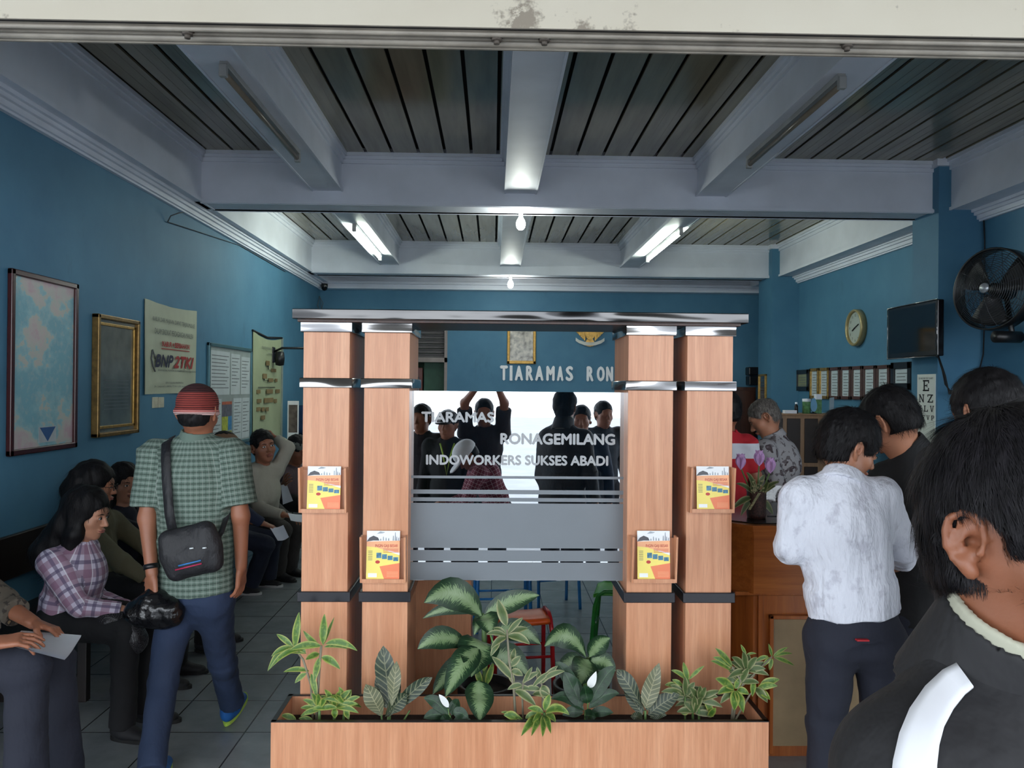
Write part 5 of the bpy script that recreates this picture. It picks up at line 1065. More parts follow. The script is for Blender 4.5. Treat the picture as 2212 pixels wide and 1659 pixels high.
def head_field(F, c, R, k=1.0, jaw=1.0, nose=1.0, female=False, ears=True, lipk=1.0):
    """c: middle of the head, R: columns right, forward, up; k: size factor"""
    R = np.asarray(R); T = lambda x, y, z: c+R @ (V(x, y, z)*k)
    e = lambda p, r, kk=.02, op='u', RR=None: F.ell(T(*p), V(*r)*k, R if RR is None else R @ RR, kk*k, op)
    e((0, -.012, .035), (.074, .094, .083), .03); e((0, -.03, -.01), (.064, .066, .07), .03)
    e((0, .034, -.025), (.060*jaw, .058, .078), .03); e((0, .03, -.078), (.046*jaw, .052, .034), .025); e((0, .062, -.1), (.021*jaw, .02, .017), .02)
    for s in (-1, 1):
        e((s*.045, .052, -.024), (.021, .024, .022), .025)
    e((0, .077, .03), (.05, .018, .02), .03)
    for s in (-1, 1):
        e((s*.031, .1, .004), (.019, .017, .012), .014, 's')
        e((s*.031, .081, .003), (.0165, .0125, .0115), .004)
    F.cap(T(0, .09, .008), T(0, .112*nose, -.03), .0075*k, .0115*k, .012*k)
    for s in (-1, 1): e((s*.012, .100, -.034), (.0095, .011, .008), .006)
    e((0, .093, -.0585), (.024, .0095, .0055*lipk), .006); e((0, .092, -.0695), (.020, .0095, .0065*lipk), .006); e((0, .104, -.064), (.022, .006, .0012), .003, 's')
    if ears:
        for s in (-1, 1):
            E = lambda y, z, o=0: T(s*(.0755+o+max(0, -y-.002)*.55), y-.006, z)
            e((s*.080, -.018, .002), (.0045, .017, .026), .006, 'u', np.array(Matrix.Rotation(s*.5, 3, 'Z')))
            hx = [(.006, .004), (.004, .020), (-.004, .030), (-.015, .032), (-.025, .024), (-.028, .010), (-.026, -.006), (-.019, -.018), (-.010, -.027)]
            for a_, b_ in zip(hx[:-1], hx[1:]): F.cap(E(*a_, .004), E(*b_, .004), .0042*k, .0042*k, .002*k)
            F.cap(E(-.012, -.020, .003), E(-.006, -.030, .002), .0075*k, .0075*k, .005*k)
            F.cap(E(-.008, .000, .006), E(-.007, .002, .001), .0085*k, .007*k, .003*k, op='s'); F.cap(E(-.012, .018, .010), E(-.019, .004, .010), .0038*k, .003*k, .003*k, op='s')
            F.cap(E(-.010, .014, .004), E(-.017, -.004, .004), .003*k, .003*k, .002*k); F.cap(E(.004, -.004, .004), E(.002, -.010, .004), .0042*k, .004*k, .003*k)
def hair_field(c, R, k=1.0, vol=.012, style='short', seed=1, extra=None, recede=0.0):
    F = Field(); R = np.asarray(R); T = lambda x, y, z: c+R @ (V(x, y, z)*k)
    F.ell(T(0, -.014, .038+vol*.4), V(.074+vol, .095+vol, .085+vol)*k, R, .02)
    F.ell(T(0, -.034, -.008), V(.066+vol*.9, .068+vol*.9, .07+vol*.4)*k, R, .02)
    if style == 'short':
        F.noise(.0035*k, 120, seed)
    F.ell(T(0, .105-recede, -.045+recede*.4), V(.071, .075, .107)*k, R, .012, 's')          # opens the face
    if style == 'short':
        for s in (-1, 1): F.ell(T(s*.09, -.006, -.012), V(.034, .031, .050)*k, R, .008, 's'); F.ell(T(s*.085, .035, -.05), V(.04, .045, .05)*k, R, .01, 's')
        F.cut(T(0, -.06, -.062), R @ unit(V(0, .25, -1)))
    else:
        for s in (-1, 1): F.ell(T(s*.07, .04, -.06), V(.03, .04, .06)*k, R, .01, 's')
    if extra:
        for a, b, r1, r2 in extra: F.cap(a, b, r1, r2, .03)
        F.noise(.006, 60, seed, (1, 1, .35))
    return F
def strands(P, Fc, c, R, n, length, width, seed=0, lift=.004, flow=(0, .2, -1), whorl=True, jitter=.35):
    """thin ribbons combed over the hair surface, returned as extra verts and quads"""
    rs = np.random.RandomState(seed); A = P[Fc]; cen = A.mean(1); nr = np.cross(A[:, 2]-A[:, 0], A[:, 3]-A[:, 1]); ar = np.linalg.norm(nr, axis=1); nr = nr/(ar[:, None]+1e-12)
    out = (cen-c); sgn = np.sign((nr*out).sum(1)); nr = nr*sgn[:, None]; ok = (nr*out).sum(1) > 0; pr = ar*ok; pr = pr/pr.sum()
    pick = rs.choice(len(cen), n, p=pr); w = rs.dirichlet(np.ones(4), n); base = (A[pick]*w[:, :, None]).sum(1); nn = nr[pick]
    R = np.asarray(R); crown = c+R @ V(.01, -.05, .13)
    fl = base-crown if whorl else np.tile(R @ V(*flow), (n, 1))
    fl = fl/(np.linalg.norm(fl, axis=1)[:, None]+1e-9)+(R @ V(*flow))*.45+rs.normal(size=(n, 3))*jitter
    fl = fl-nn*(fl*nn).sum(1)[:, None]; fl = fl/(np.linalg.norm(fl, axis=1)[:, None]+1e-9); sd = np.cross(fl, nn)
    lo_ = (base-c) @ R; near = (np.abs(lo_[:, 0]) > .045) & (lo_[:, 1] > -.05) & (lo_[:, 2] < .05)
    L = (length*(.6+.8*rs.rand(n))*np.where(near, .35, 1))[:, None]; S = 4; V_ = []; Fq = []
    for i in range(S+1):
        t = i/S; ctr = base+fl*L*t+nn*(lift*(.4+rs.rand(n)[:, None]*0+1.2*t)-t*t*L*.22); hw = width*(1-t*.75)*.5
        V_.append(ctr+sd*hw); V_.append(ctr-sd*hw)
    Vv = np.stack(V_, 1).reshape(-1, 3); o = np.arange(n)[:, None]*(2*(S+1))
    Fq = np.concatenate([o+np.array([[2*i, 2*i+1, 2*i+3, 2*i+2]]) for i in range(S)])
    return Vv, Fq
def hand_prims(F, w, d, palm, k=1.0, curl=.5, thumb=1, spread=.06, r=.0085, grip=None):
    """w wrist, d direction of the hand, palm the way the palm faces, thumb = +1/-1 which side the thumb is on"""
    d = unit(d); palm = unit(V(*palm)-d*(V(*palm) @ d)); s = np.cross(d, palm)*thumb; w = V(*w)
    F.cap(w-d*.01, w+d*.03*k, .024*k, .026*k, .015, palm, .6)
    for i in range(4):
        o = (i-1.5)*-.0195*k; F.cap(w+d*.03*k+s*o*.7, w+d*.088*k+s*o, .0135*k, .0115*k, .01, palm, .95)
    ls = (.040, .045, .042, .033); l2 = (.026, .029, .027, .02)
    for i in range(4):
        o = (1.5-i)*.0205*k; p = w+d*.088*k+s*o; a = curl*(.5+.1*i); dd = unit(d+s*(1.5-i)*spread)
        dirn = dd
        for j, L in enumerate((ls[i], l2[i], .02)):
            ang = a*(.8 if j == 0 else 1.1)
            dirn = unit(dirn*math.cos(ang)+palm*math.sin(ang)); dirn = unit(dirn)
            # keep turning towards the palm and back
            q = p+dirn*L*k; F.cap(p, q, (r-.0006*j)*k, (r-.0008*(j+1))*k, .003); p = q
            palm_ = palm
    b = w+d*.028*k+s*.022*k; m1 = b+unit(d*.6+s*.75+palm*.35)*.042*k; m2 = m1+unit(d*.95+s*.15+palm*(.2+curl*.5))*.03*k; m3 = m2+unit(d*.9-s*.1+palm*(.2+curl*.8))*.024*k
    F.cap(b, m1, .0145*k, .0115*k, .012); F.cap(m1, m2, .0112*k, .0095*k, .004); F.cap(m2, m3, .0095*k, .008*k, .003)
def frame(yaw, pitch=0, roll=0):
    """columns right, forward, up; yaw 0 looks along +y, positive turns to the left"""
    return np.array(Matrix.Rotation(yaw, 3, 'Z') @ Matrix.Rotation(pitch, 3, 'X') @ Matrix.Rotation(roll, 3, 'Y'))
class Person:
    def __init__(s, label, base, skin=SK_A, h=.006, group=None, sc=1.0):
        s.t = thing('person', label, 'person', base, group); s.skin = skin; s.h = h; s.F = Field(); s.sc = sc; s.J = {}
    def mesh(s, name, F, mat, h=None, bones=None, parent=None, strand=None, label=None):
        P, Fc = F.mesh(h or s.h)
        if strand: Vv, Fq = strand(P, Fc); Fc = np.concatenate([Fc, Fq+len(P)]); P = np.concatenate([P, Vv])
        uv = bone_uv(P, Fc, bones) if bones else None
        o = link(name, npmesh(name, P, Fc, uv=uv), mat, parent or s.t)
        if label: o['label'] = label
        return o
    def build_body(s, name='body'): return s.mesh(name, s.F, s.skin)
    def face(s, c, R, k=1.0, brow=True, look=0.0, lipcol=(150, 84, 76)):
        """eyes, brows and lips as small parts"""
        R = np.asarray(R); T = lambda x, y, z: Vector(c+R @ (V(x, y, z)*k)); RM = Matrix([list(r) for r in R])
        for q in (-1, 1):
            b = MB(); M = Matrix.Translation(T(q*.031, .0835, .003)) @ RM.to_4x4()
            ring = [(.0135*math.cos(a)*k, .0062*math.sin(a)*k) for a in [i*math.pi/8 for i in range(16)]]
            b.add([M @ Vector((x, .0118*k*math.sqrt(max(0, 1-(x/.0175/k)**2-(z/.0175/k)**2))-.0*k, z)) for x, z in ring]+[M @ Vector((0, .0122*k, 0))], [(i, (i+1) % 16, 16) for i in range(16)], 0, None, True)
            ir = [(.0056*math.cos(a)*k+look*k, .0056*math.sin(a)*k) for a in [i*math.pi/6 for i in range(12)]]
            b.add([M @ Vector((x, .0128*k, z)) for x, z in ir], [tuple(range(12))], 1)
            b.tube([M @ Vector((x*1.08, .0115*k*math.sqrt(max(0, 1-(x/.018/k)**2))+.0006*k, z*1.05+.0008*k)) for x, z in ring[:9]], .0011*k, 5, 1)
            b.build('eye', [plain('eye_white', (214, 208, 202), .25), plain('dark_iris', (26, 18, 14), .2)], s.t)
            if brow:
                b = MB(); b.tube([T(q*.014, .0965, .0205), T(q*.030, .0955, .0255), T(q*.047, .083, .0205)], [.0026*k, .0028*k, .0012*k], 6); b.build('eyebrow', HAIR, s.t)
        b = MB(); b.tube([T(-.024, .0915, -.063), T(-.010, .1015, -.0595), T(0, .1028, -.0605), T(.010, .1015, -.0595), T(.024, .0915, -.063)], [.001*k, .0038*k, .0034*k, .0038*k, .001*k], 8)
        b.tube([T(-.022, .0912, -.0645), T(-.009, .1002, -.0695), T(.009, .1002, -.0695), T(.022, .0912, -.0645)], [.001*k, .0042*k, .0042*k, .001*k], 8); b.build('lips', plain('lips_%d' % lipcol[0], lipcol, .45), s.t)
def seg_ell(F, a, b, r1, r2, fwd, ff, k=.03, ends=False): F.cap(a, b, r1, r2, k, fwd, ff, ends)
def shoe(p, name, heel, toe, mats, k=1.0, sole=.018, parent=None, high=.075):
    """slip-on with a separate sole"""
    heel, toe = V(*heel), V(*toe); u = unit(toe-heel); L = np.linalg.norm(toe-heel); sd = unit(np.cross(u, V(0, 0, 1))); up = np.cross(sd, u)
    F = Field(); F.cap(heel+u*.04+up*.045, heel+u*.09+up*.04, .038, .038, .02, sd, .85); F.cap(heel+u*.05+up*.05, heel+u*.045+up*high, .036, .036, .02, sd, .9)
    F.cap(heel+u*.09+up*.035, toe-u*.05+up*.022, .042, .034, .03, up, .75); F.cut(heel+up*sole*.6, -up)
    o = p.mesh(name, F, mats[0], .006)
    b = MB(); poly = []
    for i in range(24):
        a = 2*math.pi*i/24; x = math.cos(a); y = math.sin(a)
        poly.append((L/2+x*L/2*1.0, y*(.036+.010*max(0, x))*(1 if abs(x) < .9 else .95)))
    M = Matrix([list(x) for x in np.stack([u, sd, up], 1)]).to_4x4(); M.translation = Vector(heel)
    b.prism(poly, 0, sole, 0, M); b.build('sole', mats[1], o)
    return o
# ================================================================ a posed, dressed figure from its joints
def P3(px, py, y): return V(*PY(px, py, y))
def mid(a, b, t=.5): return V(*a)+(V(*b)-V(*a))*t
def figure(label, base, J, k=1.0, skin=SK_A, h=.0065, shirt=None, sleeve='long', trousers=None, hair=None, hmode='short', face=False, hands=None, rc=.165, rw=.145, rh=.17, ff=.66,
           collar=None, hem=None, sh_r=.062, extra_hair=None, strand_n=1500, shoes=None, group=None, legs=True, wrinkle=.005, neck_r=.052, vol=.012, recede=0.0, headk=1.0, female=False, look=0.0, sl_r=1.0, hairmat_=None, cloth_name='shirt', leg_r=1.0):
    p = Person(label, base, skin, h, group); F = p.F; fw = unit(J['fwd']); c = J['head']; R = J['R']
    up = unit(J['neck']-J['waist'])
    # body
    F.cap(J['pelvis'], J['waist'], rh*.80*k, rw*.82*k, .04, fw, ff); F.cap(J['waist'], J['chest'], rw*.82*k, rc*.86*k, .04, fw, ff)
    F.cap(J['shL'], J['shR'], .05*k, .05*k, .04); F.cap(J['chest'], mid(J['chest'], J['neck'], .7), rc*.8*k, .09*k, .04, fw, ff)
    F.cap(J['neck']-up*.03, mid(c, J['neck'], .45), (neck_r+.008)*k, neck_r*k, .03); F.cap(mid(c, J['neck'], .5), c-R[:, 2]*.03*k-R[:, 1]*.02*k, neck_r*k, .05*k, .02)
    for s in 'LR':
        F.cap(J['sh'+s], J['el'+s], .046*k, .038*k, .03); F.cap(J['el'+s], J['wr'+s], .038*k, .026*k, .02, None)
        if legs:
            F.cap(J['hip'+s], J['kn'+s], .078*k, .052*k, .04); F.cap(J['kn'+s], J['an'+s], .052*k, .036*k, .03)
            if not shoes: F.cap(J['an'+s]+V(0, 0, -.03), J['an'+s]+unit(V(fw[0], fw[1], 0))*.14+V(0, 0, -.055), .036*k, .026*k, .02)
        hd = (hands or {}).get(s)
        if hd: hand_prims(F, J['wr'+s], hd[0], hd[1], k*1.0, hd[2], hd[3])
        else:
            d = unit(V(*J['wr'+s])-V(*J['el'+s])); hand_prims(F, J['wr'+s], d, unit(V(-d[1], d[0], .3)), k, .5, 1)
    head_field(F, c, R, k*headk, female=female, ears=(hmode != 'long'))
    p.build_body()
    if face: p.face(c, R, k*headk, look=look)
    # hair
    if hmode in ('short', 'long'):
        Fh = hair_field(c, R, k*headk, vol, hmode, hash(label) % 97 if False else len(label), extra_hair, recede)
        n = strand_n
        p.mesh('hair', Fh, hairmat_ or HAIR, h if h > .005 else .0045, strand=(lambda P, Fc: strands(P, Fc, c, R, n, (.035 if hmode == 'short' else .07)*k, .0016, 3, .005 if hmode == 'short' else .002, flow=(0, -.1, -1), jitter=.3)) if n else None)
    # shirt
    if shirt is not None:
        S = Field(); he = J.get('hem', J['pelvis']-up*.06)
        S.cap(he, J['waist'], rh*k, rw*k, .04, fw, ff+.04, ends=True); S.cap(J['waist'], J['chest'], rw*k, rc*k, .05, fw, ff+.04); S.cap(J['chest'], mid(J['chest'], J['neck'], .65), rc*.95*k, .10*k, .05, fw, ff)
        S.cap(J['shL'], J['shR'], sh_r*k, sh_r*k, .05); S.cap(J['neck']-up*.04, J['neck']+up*.012, .075*k, .064*k, .03)
        bones = [(he, J['chest']+up*.14, fw, rc*k)]
        for s in 'LR':
            a, b, d = J['sh'+s], J['el'+s], J['wr'+s]; q = sl_r*k
            if sleeve == 'none': continue
            if sleeve == 'short': S.cap(a, mid(a, b, .82), .066*q, .07*q, .04, ends=True)
            elif sleeve == 'rolled': S.cap(a, b, .068*q, .06*q, .04); S.cap(b, mid(b, d, .42), .058*q, .056*q, .02, ends=True); S.cap(mid(b, d, .25), mid(b, d, .45), .061*q, .061*q, .004, ends=True)
            else: S.cap(a, b, .066*q, .054*q, .04); S.cap(b, mid(b, d, .97), .054*q, .040*q, .02, ends=True)
            bones += [(a, b, fw, .085*q)]
            if sleeve != 'short': bones += [(b, d, fw, .075*q)]
        S.noise(wrinkle, 22, len(label), (1, 1, .7)); S.noise(wrinkle*.35, 60, len(label)+5)
        S.cap(J['neck']+up*.0, mid(c, J['neck'], .5), (neck_r+.006)*k, (neck_r+.012)*k, .006, op='s')
        so = p.mesh(cloth_name, S, shirt, h, bones=bones)
        if collar:
            Cf = Field(); nn = unit(mid(c, J['neck'], .4)-J['neck']); Cf.cap(J['neck']-nn*.012, J['neck']+nn*.038, (neck_r+.032)*k, (neck_r+.020)*k, .005, ends=True)
            Cf.cap(J['neck']-nn*.05, J['neck']+nn*.06, (neck_r+.016)*k, (neck_r+.009)*k, .004, op='s'); Cf.cap(J['neck']+fw*.08, J['neck']+fw*.05+nn*.05, .028, .03, .01, op='s')
            p.mesh('collar', Cf, collar, .0045, parent=so)
    if trousers is not None and legs:
        T = Field(); q = leg_r
        T.cap(J['hipL'], J['hipR'], .095*k*q, .095*k*q, .04); T.cap(V(*J['pelvis'])-up*.05, mid(J['pelvis'], J['waist'], .55), rh*.92*k, rw*.95*k, .04, fw, ff, ends=True)
        for s in 'LR': T.cap(J['hip'+s], J['kn'+s], .094*k*q, .07*k*q, .04); T.cap(J['kn'+s], mid(J['kn'+s], J['an'+s], 1.06), .068*k*q, .064*k*q, .03, ends=True)
        T.noise(.005, 20, len(label)+9, (1, 1, .8)); T.noise(.002, 55, 4)
        p.mesh('trousers', T, trousers, max(h, .007), bones=[(J['hip'+s], J['kn'+s], fw, .09) for s in 'LR']+[(J['kn'+s], J['an'+s], fw, .07) for s in 'LR'])
    if shoes:
        for s in 'LR':
            hl, toe = J['heel'+s], J['toe'+s]; shoe(p, 'shoe', hl, toe, shoes, k)
    return p
def standing(x, y, face_yaw, k=1.0, hyaw=None, hpitch=0.0, hroll=0.0, lean=0.0, z0=0.0, arms=None):
    """joints of a standing figure; face_yaw 0 looks into the room"""
    Rb = frame(face_yaw); o = V(x, y, z0); L = lambda a, b, c: o+Rb @ (V(a, b, c)*k)
    ln = lambda b, c: L(0, b, c)
    J = dict(fwd=Rb[:, 1], pelvis=L(0, 0, .92), waist=L(0, lean*.3, 1.06), chest=L(0, lean*.7, 1.27), neck=L(0, lean, 1.44), shL=L(-.165, lean*.9, 1.385), shR=L(.165, lean*.9, 1.385))
    J.update(elL=L(-.235, lean*.6-.02, 1.10), elR=L(.235, lean*.6-.02, 1.10), wrL=L(-.25, .05+lean*.6, .86), wrR=L(.25, .05+lean*.6, .86))
    J.update(hipL=L(-.085, 0, .86), hipR=L(.085, 0, .86), knL=L(-.10, .02, .47), knR=L(.10, .02, .47), anL=L(-.11, -.02, .085), anR=L(.11, -.02, .085))
    J.update(heelL=L(-.11, -.07, 0), heelR=L(.11, -.07, 0), toeL=L(-.13, .19, 0), toeR=L(.13, .19, 0))
    J['head'] = L(0, lean*1.15+.02, 1.575); J['R'] = frame(face_yaw if hyaw is None else hyaw, hpitch, hroll)
    return J, L
def seated(x, y, face_yaw, k=1.0, hyaw=None, hpitch=0.0, hroll=0.0, lean=.06, seat=.45, knee_w=.11, shin=.40):
    Rb = frame(face_yaw); o = V(x, y, 0); zk = seat+.09; L = lambda a, b, c: o+Rb @ V(a*k, b*k, 0)+V(0, 0, seat+(c-.45)*k if c > .45 else c)
    J = dict(fwd=unit(Rb[:, 1]), pelvis=L(0, 0, .55), waist=L(0, lean*.3, .70), chest=L(0, lean*.7, .89), neck=L(0, lean, 1.06), shL=L(-.16, lean*.9, 1.01), shR=L(.16, lean*.9, 1.01))
    J.update(elL=L(-.21, lean+.03, .76), elR=L(.21, lean+.03, .76), wrL=L(-.10, .28, .66), wrR=L(.10, .28, .66))
    J.update(hipL=L(-.085, .02, .54), hipR=L(.085, .02, .54), knL=L(-knee_w, .42, .53), knR=L(knee_w, .42, .53), anL=L(-knee_w, shin, .085), anR=L(knee_w, shin, .085))
    J.update(heelL=L(-knee_w, shin-.06, 0), heelR=L(knee_w, shin-.06, 0), toeL=L(-knee_w-.02, shin+.19, 0), toeR=L(knee_w+.02, shin+.19, 0))
    J['head'] = L(0, lean*1.2+.02, 1.195); J['R'] = frame(face_yaw if hyaw is None else hyaw, hpitch, hroll); J['hem'] = L(0, 0, .50)
    return J, L
JEANS = cloth('blue_denim', (32, 47, 74), .85, .25, .5, 9); NAVYJ = cloth('dark_indigo_denim', (28, 31, 44), .85, .15, .5, 9); BLACKC = cloth('black_cloth', (20, 20, 23), .85, .15, .5, 7)
SHOEB = plain('black_canvas_shoe', (24, 24, 28), .7); SOLEW = plain('white_rubber_sole', (200, 200, 198), .6); SOLEB = plain('black_rubber_sole', (22, 22, 22), .7)
# ================================================================ the people
R_ = math.radians
# ---- man in a red knit cap walking in
d = 3.75
GREENPL = plaid('green_check_shirt', (98, 116, 106), [(0, .25, .22, (60, 76, 68), .5), (1, .3, .30, (52, 68, 60), .75), (0, .75, .10, (160, 168, 160), .35), (1, .8, .10, (166, 174, 168), .45)], (.027, .025))
J = dict(fwd=V(.05, 1, 0), head=P3(428, 893, d-.02), R=frame(R_(-4), R_(-6)), neck=P3(424, 948, d), chest=P3(420, 1040, d), waist=P3(420, 1165, d), pelvis=P3(423, 1270, d), hem=P3(423, 1278, d),
         shL=P3(336, 975, d), shR=P3(502, 972, d), elL=P3(318, 1120, d-.04), wrL=P3(328, 1238, d-.10), elR=P3(520, 1115, d-.02), wrR=P3(521, 1222, d-.02),
         hipL=P3(386, 1300, d), hipR=P3(458, 1300, d), knL=P3(352, 1470, 3.70), anL=V(*PY(328, 1652, 3.46)), knR=P3(482, 1430, 3.92), anR=P3(500, 1510, 4.08))
J['heelL'] = V(PY(335, 1659, 3.43).x, 3.425, .0); J['toeL'] = V(PY(322, 1659, 3.5).x, 3.69, 0.0)
J['heelR'] = V(*PZ(487, 1570, 0.0)); J['toeR'] = V(*PY(530, 1500, 4.27))
BLUESH = plain('bright_blue_sneaker', (30, 96, 168), .6); LIME = plain('lime_sole', (178, 214, 88), .6)
cm = figure('person walking in, red knit cap, green checked shirt and jeans', (J['pelvis'][0], 3.75, 0), J, 1.0, SK_B, .0052, GREENPL, 'short', JEANS, hmode='none', rc=.178, rw=.168, rh=.172, sh_r=.058, neck_r=.048, sl_r=1.12,
            hands={'L': (V(.05, -.15, -1), V(.5, .8, 0), 1.1, -1), 'R': (V(-.05, .15, -1), V(-1, .2, 0), .55, 1)}, shoes=[BLUESH, LIME], collar=GREENPL, leg_r=.92)
c, R = J['head'], J['R']; T = lambda x, y, z: c+R @ V(x, y, z)
t = NT('ribbed_knit_cap'); tc = t.coord(); sp = t.n('ShaderNodeSeparateXYZ'); t.l(tc, sp.inputs[0]); z0 = float(c[2])
zz_ = t.math('ADD', sp.outputs[2], 0.0)
w = t.math('SINE', t.math('MULTIPLY', zz_, 640)); stripe = t.ramp(t.math('MULTIPLY_ADD', w, .5, .5), [(.3, rgb(92, 34, 32)), (.6, rgb(150, 62, 54))])
def band(a, b_): return t.math('MULTIPLY', t.math('GREATER_THAN', zz_, z0+a), t.math('LESS_THAN', zz_, z0+b_))
cc = t.mix(band(-.2, -.018), stripe, rgb(206, 60, 46)); cc = t.mix(band(-.018, .008), cc, rgb(236, 196, 192)); cc = t.mix(band(.010, .018), cc, rgb(214, 130, 124)); cc = t.mix(band(-.035, -.028), cc, rgb(230, 150, 140))
cc = t.mix(t.math('GREATER_THAN', zz_, z0+.098), cc, rgb(60, 26, 28)); t.base(cc); t.set(Roughness=.9); t.bump(w, .6, .004)
H = Field(); H.ell(T(0, -.012, .045), V(.090, .106, .092), R, .02); H.ell(T(0, -.016, .005), V(.097, .112, .035), R, .012); H.cut(T(0, 0, -.034), -R[:, 2]); H.ell(T(0, -.01, -.02), V(.082, .1, .05), R, .004, 's')
o = cm.mesh('knit_cap', H, t.m, .005)
H = hair_field(c, R, 1.0, .008, 'short', 3); H.cut(T(0, 0, -.0), R[:, 2]); cm.mesh('hair', H, HAIR, .005)
# strap, sling bag, plastic bag, wristband
M_BAG = cloth('black_nylon', (26, 26, 30), .6, .2, .5, 18)
bagc = P3(413, 1190, d-.185); Rb = frame(R_(3), 0, R_(-14)); bg_ = thing('sling_bag', 'black sling bag across the back of the man in the red cap', 'bag', tuple(bagc))
BF = Field(); 
for sx in (-1, 1):
    for sz in (-1, 1): BF.cap(bagc+Rb @ V(sx*.085, 0, sz*.075), bagc+Rb @ V(sx*.085, 0, sz*.02), .035, .038, .03)
BF.ell(bagc, V(.118, .045, .112), Rb, .05); BF.ell(bagc+Rb @ V(0, -.028, -.035), V(.088, .032, .066), Rb, .012)
P_, F_ = BF.mesh(.005); link('pouch', npmesh('pouch', P_, F_), M_BAG, bg_)
def on(x, z, y=-.062): return bagc+Rb @ V(x, y, z)
b = MB(); b.tube([on(-.045, -.042), on(.052, -.042, -.064)], .0035, 6); b.build('stripe', plain('blue_piping', (52, 124, 188), .5), bg_, label='blue stripe'); b = MB(); b.tube([on(-.062, -.056), on(.052, -.056, -.064)], .0035, 6); b.build('stripe', plain('crimson_piping', (176, 40, 80), .5), bg_, label='crimson stripe')
for x, z in ((.015, .018), (.068, .006)): b = MB(); b.tube([on(x, z, -.055), on(x+.016, z-.002, -.055)], .003, 6); b.build('zip_pull', plain('pale_zip', (214, 220, 224), .3), bg_)
def ribbon(pts, w, nrm, th=.003):
    b = MB(); pts = [Vector(p) for p in pts]; n = Vector(nrm)
    vs = []
    for i, q in enumerate(pts):
        tt = (pts[min(i+1, len(pts)-1)]-pts[max(i-1, 0)]).normalized(); sd = tt.cross(n).normalized(); nn = sd.cross(tt)
        vs += [q+sd*w/2, q-sd*w/2, q-sd*w/2+nn*th, q+sd*w/2+nn*th]
    fs = [(0, 1, 2, 3)]
    for i in range(len(pts)-1):
        for k in range(4): fs.append((i*4+k, i*4+(k+1) % 4, i*4+4+(k+1) % 4, i*4+4+k))
    fs.append(tuple((len(pts)-1)*4+k for k in (3, 2, 1, 0))); return b.add(vs, fs, 0, None, True)
ribbon([PY(371, 945, d+.02), PY(359, 958, d-.07), PY(358, 990, d-.105), PY(361, 1050, d-.135), PY(366, 1110, d-.15), PY(374, 1150, d-.17)], .042, (0, -1, 0)).build('strap', M_BAG, bg_)
ribbon([PY(462, 1175, d-.17), PY(478, 1150, d-.13), PY(486, 1128, d-.08), PY(492, 1110, d-.03)], .024, (0, -1, 0)).build('strap', M_BAG, bg_)
b = MB(); w0 = J['wrL']; dd = unit(J['wrL']-J['elL']); b.tube([Vector(w0-dd*.04), Vector(w0-dd*.018)], .033, 16); wb = b.build('wristband', M_BLACK, cm.t)
t = NT('black_polythene'); n = t.noise(t.coord(), 16, 3); t.base(rgb(14, 14, 17)); t.set(Roughness=.22); t.bump(n, .6, .02)
PB = Field(); hx = P3(330, 1268, d-.1); lo_ = P3(335, 1322, d-.12)
PB.cap(hx, mid(hx, lo_, .3), .018, .05, .02); PB.ell(lo_, V(.115, .06, .075), None, .05); PB.ell(P3(300, 1325, d-.12), V(.06, .045, .05), None, .04); PB.ell(P3(372, 1320, d-.12), V(.045, .04, .06), None, .04); PB.noise(.006, 45, 4)
P_, F_ = PB.mesh(.006); o = link('plastic_bag', npmesh('plastic_bag', P_, F_), t.m, None, tuple(lo_)); tag(o, 'black plastic bag hanging from the hand of the man in the red cap', 'bag')
# ---- the bench along the left wall
bn = thing('bench', 'long dark bench against the left wall under the seated people', 'bench', (-2.42, 5.6, 0)); M_BENCH = plain('dark_bench_wood', (34, 26, 24), .4)
b = MB(); b.bbox((-2.66, 2.9, .41), (-2.12, 8.6, .45), .008); b.build('seat', M_BENCH, bn)
for y in (3.0, 4.4, 5.8, 7.2, 8.5):
    for x in (-2.6, -2.18): b = MB(); b.bbox((x-.025, y-.025, 0), (x+.025, y+.025, .41), .004); b.build('leg', M_BENCH, bn)
b = MB(); b.bbox((-2.67, 2.9, .62), (-2.64, 8.6, .86), .006); b.build('backrest', M_BENCH, bn)
# ---- woman in a pink and white plaid shirt
PINKPL = plaid('pink_plaid_shirt', (206, 196, 214), [(0, .22, .38, (146, 100, 122), .65), (1, .22, .38, (140, 98, 122), .65), (0, .72, .16, (88, 76, 108), .7), (1, .72, .16, (88, 76, 108), .7), (0, .45, .05, (232, 228, 236), .8)], (.10, .10))
J, L = seated(-2.12, 4.08, R_(-98), .94, hyaw=R_(-97), hpitch=R_(-10), lean=.12)
J['head'] = P3(188, 1112, 4.08); J['neck'] = P3(168, 1172, 4.10); J['shL'] = J['neck']+V(-.03, .14, -.06); J['shR'] = J['neck']+V(-.05, -.15, -.07); J['chest'] = P3(168, 1240, 4.08)
J['elR'] = P3(170, 1310, 3.90); J['wrR'] = P3(262, 1318, 3.95); J['elL'] = P3(200, 1290, 4.25); J['wrL'] = P3(276, 1312, 4.15); J['hem'] = J['pelvis']-V(0, 0, .07)
J['waist'] = mid(J['pelvis'], J['chest'], .45)
c = J['head']; R = J['R']; T = lambda x, y, z: c+R @ V(x, y, z)
ex = [(T(0, -.03, .05), T(0, -.08, -.08), .085, .085), (T(0, -.08, -.08), T(.02, -.15, -.22), .085, .085), (T(.055, .0, .04), T(.07, -.0, -.09), .03, .035), (T(.065, -.01, -.09), T(.075, -.03, -.20), .04, .03), (T(-.055, .0, .04), T(-.07, -.03, -.14), .03, .035), (T(.02, -.15, -.22), T(.04, -.12, -.30), .07, .03)]
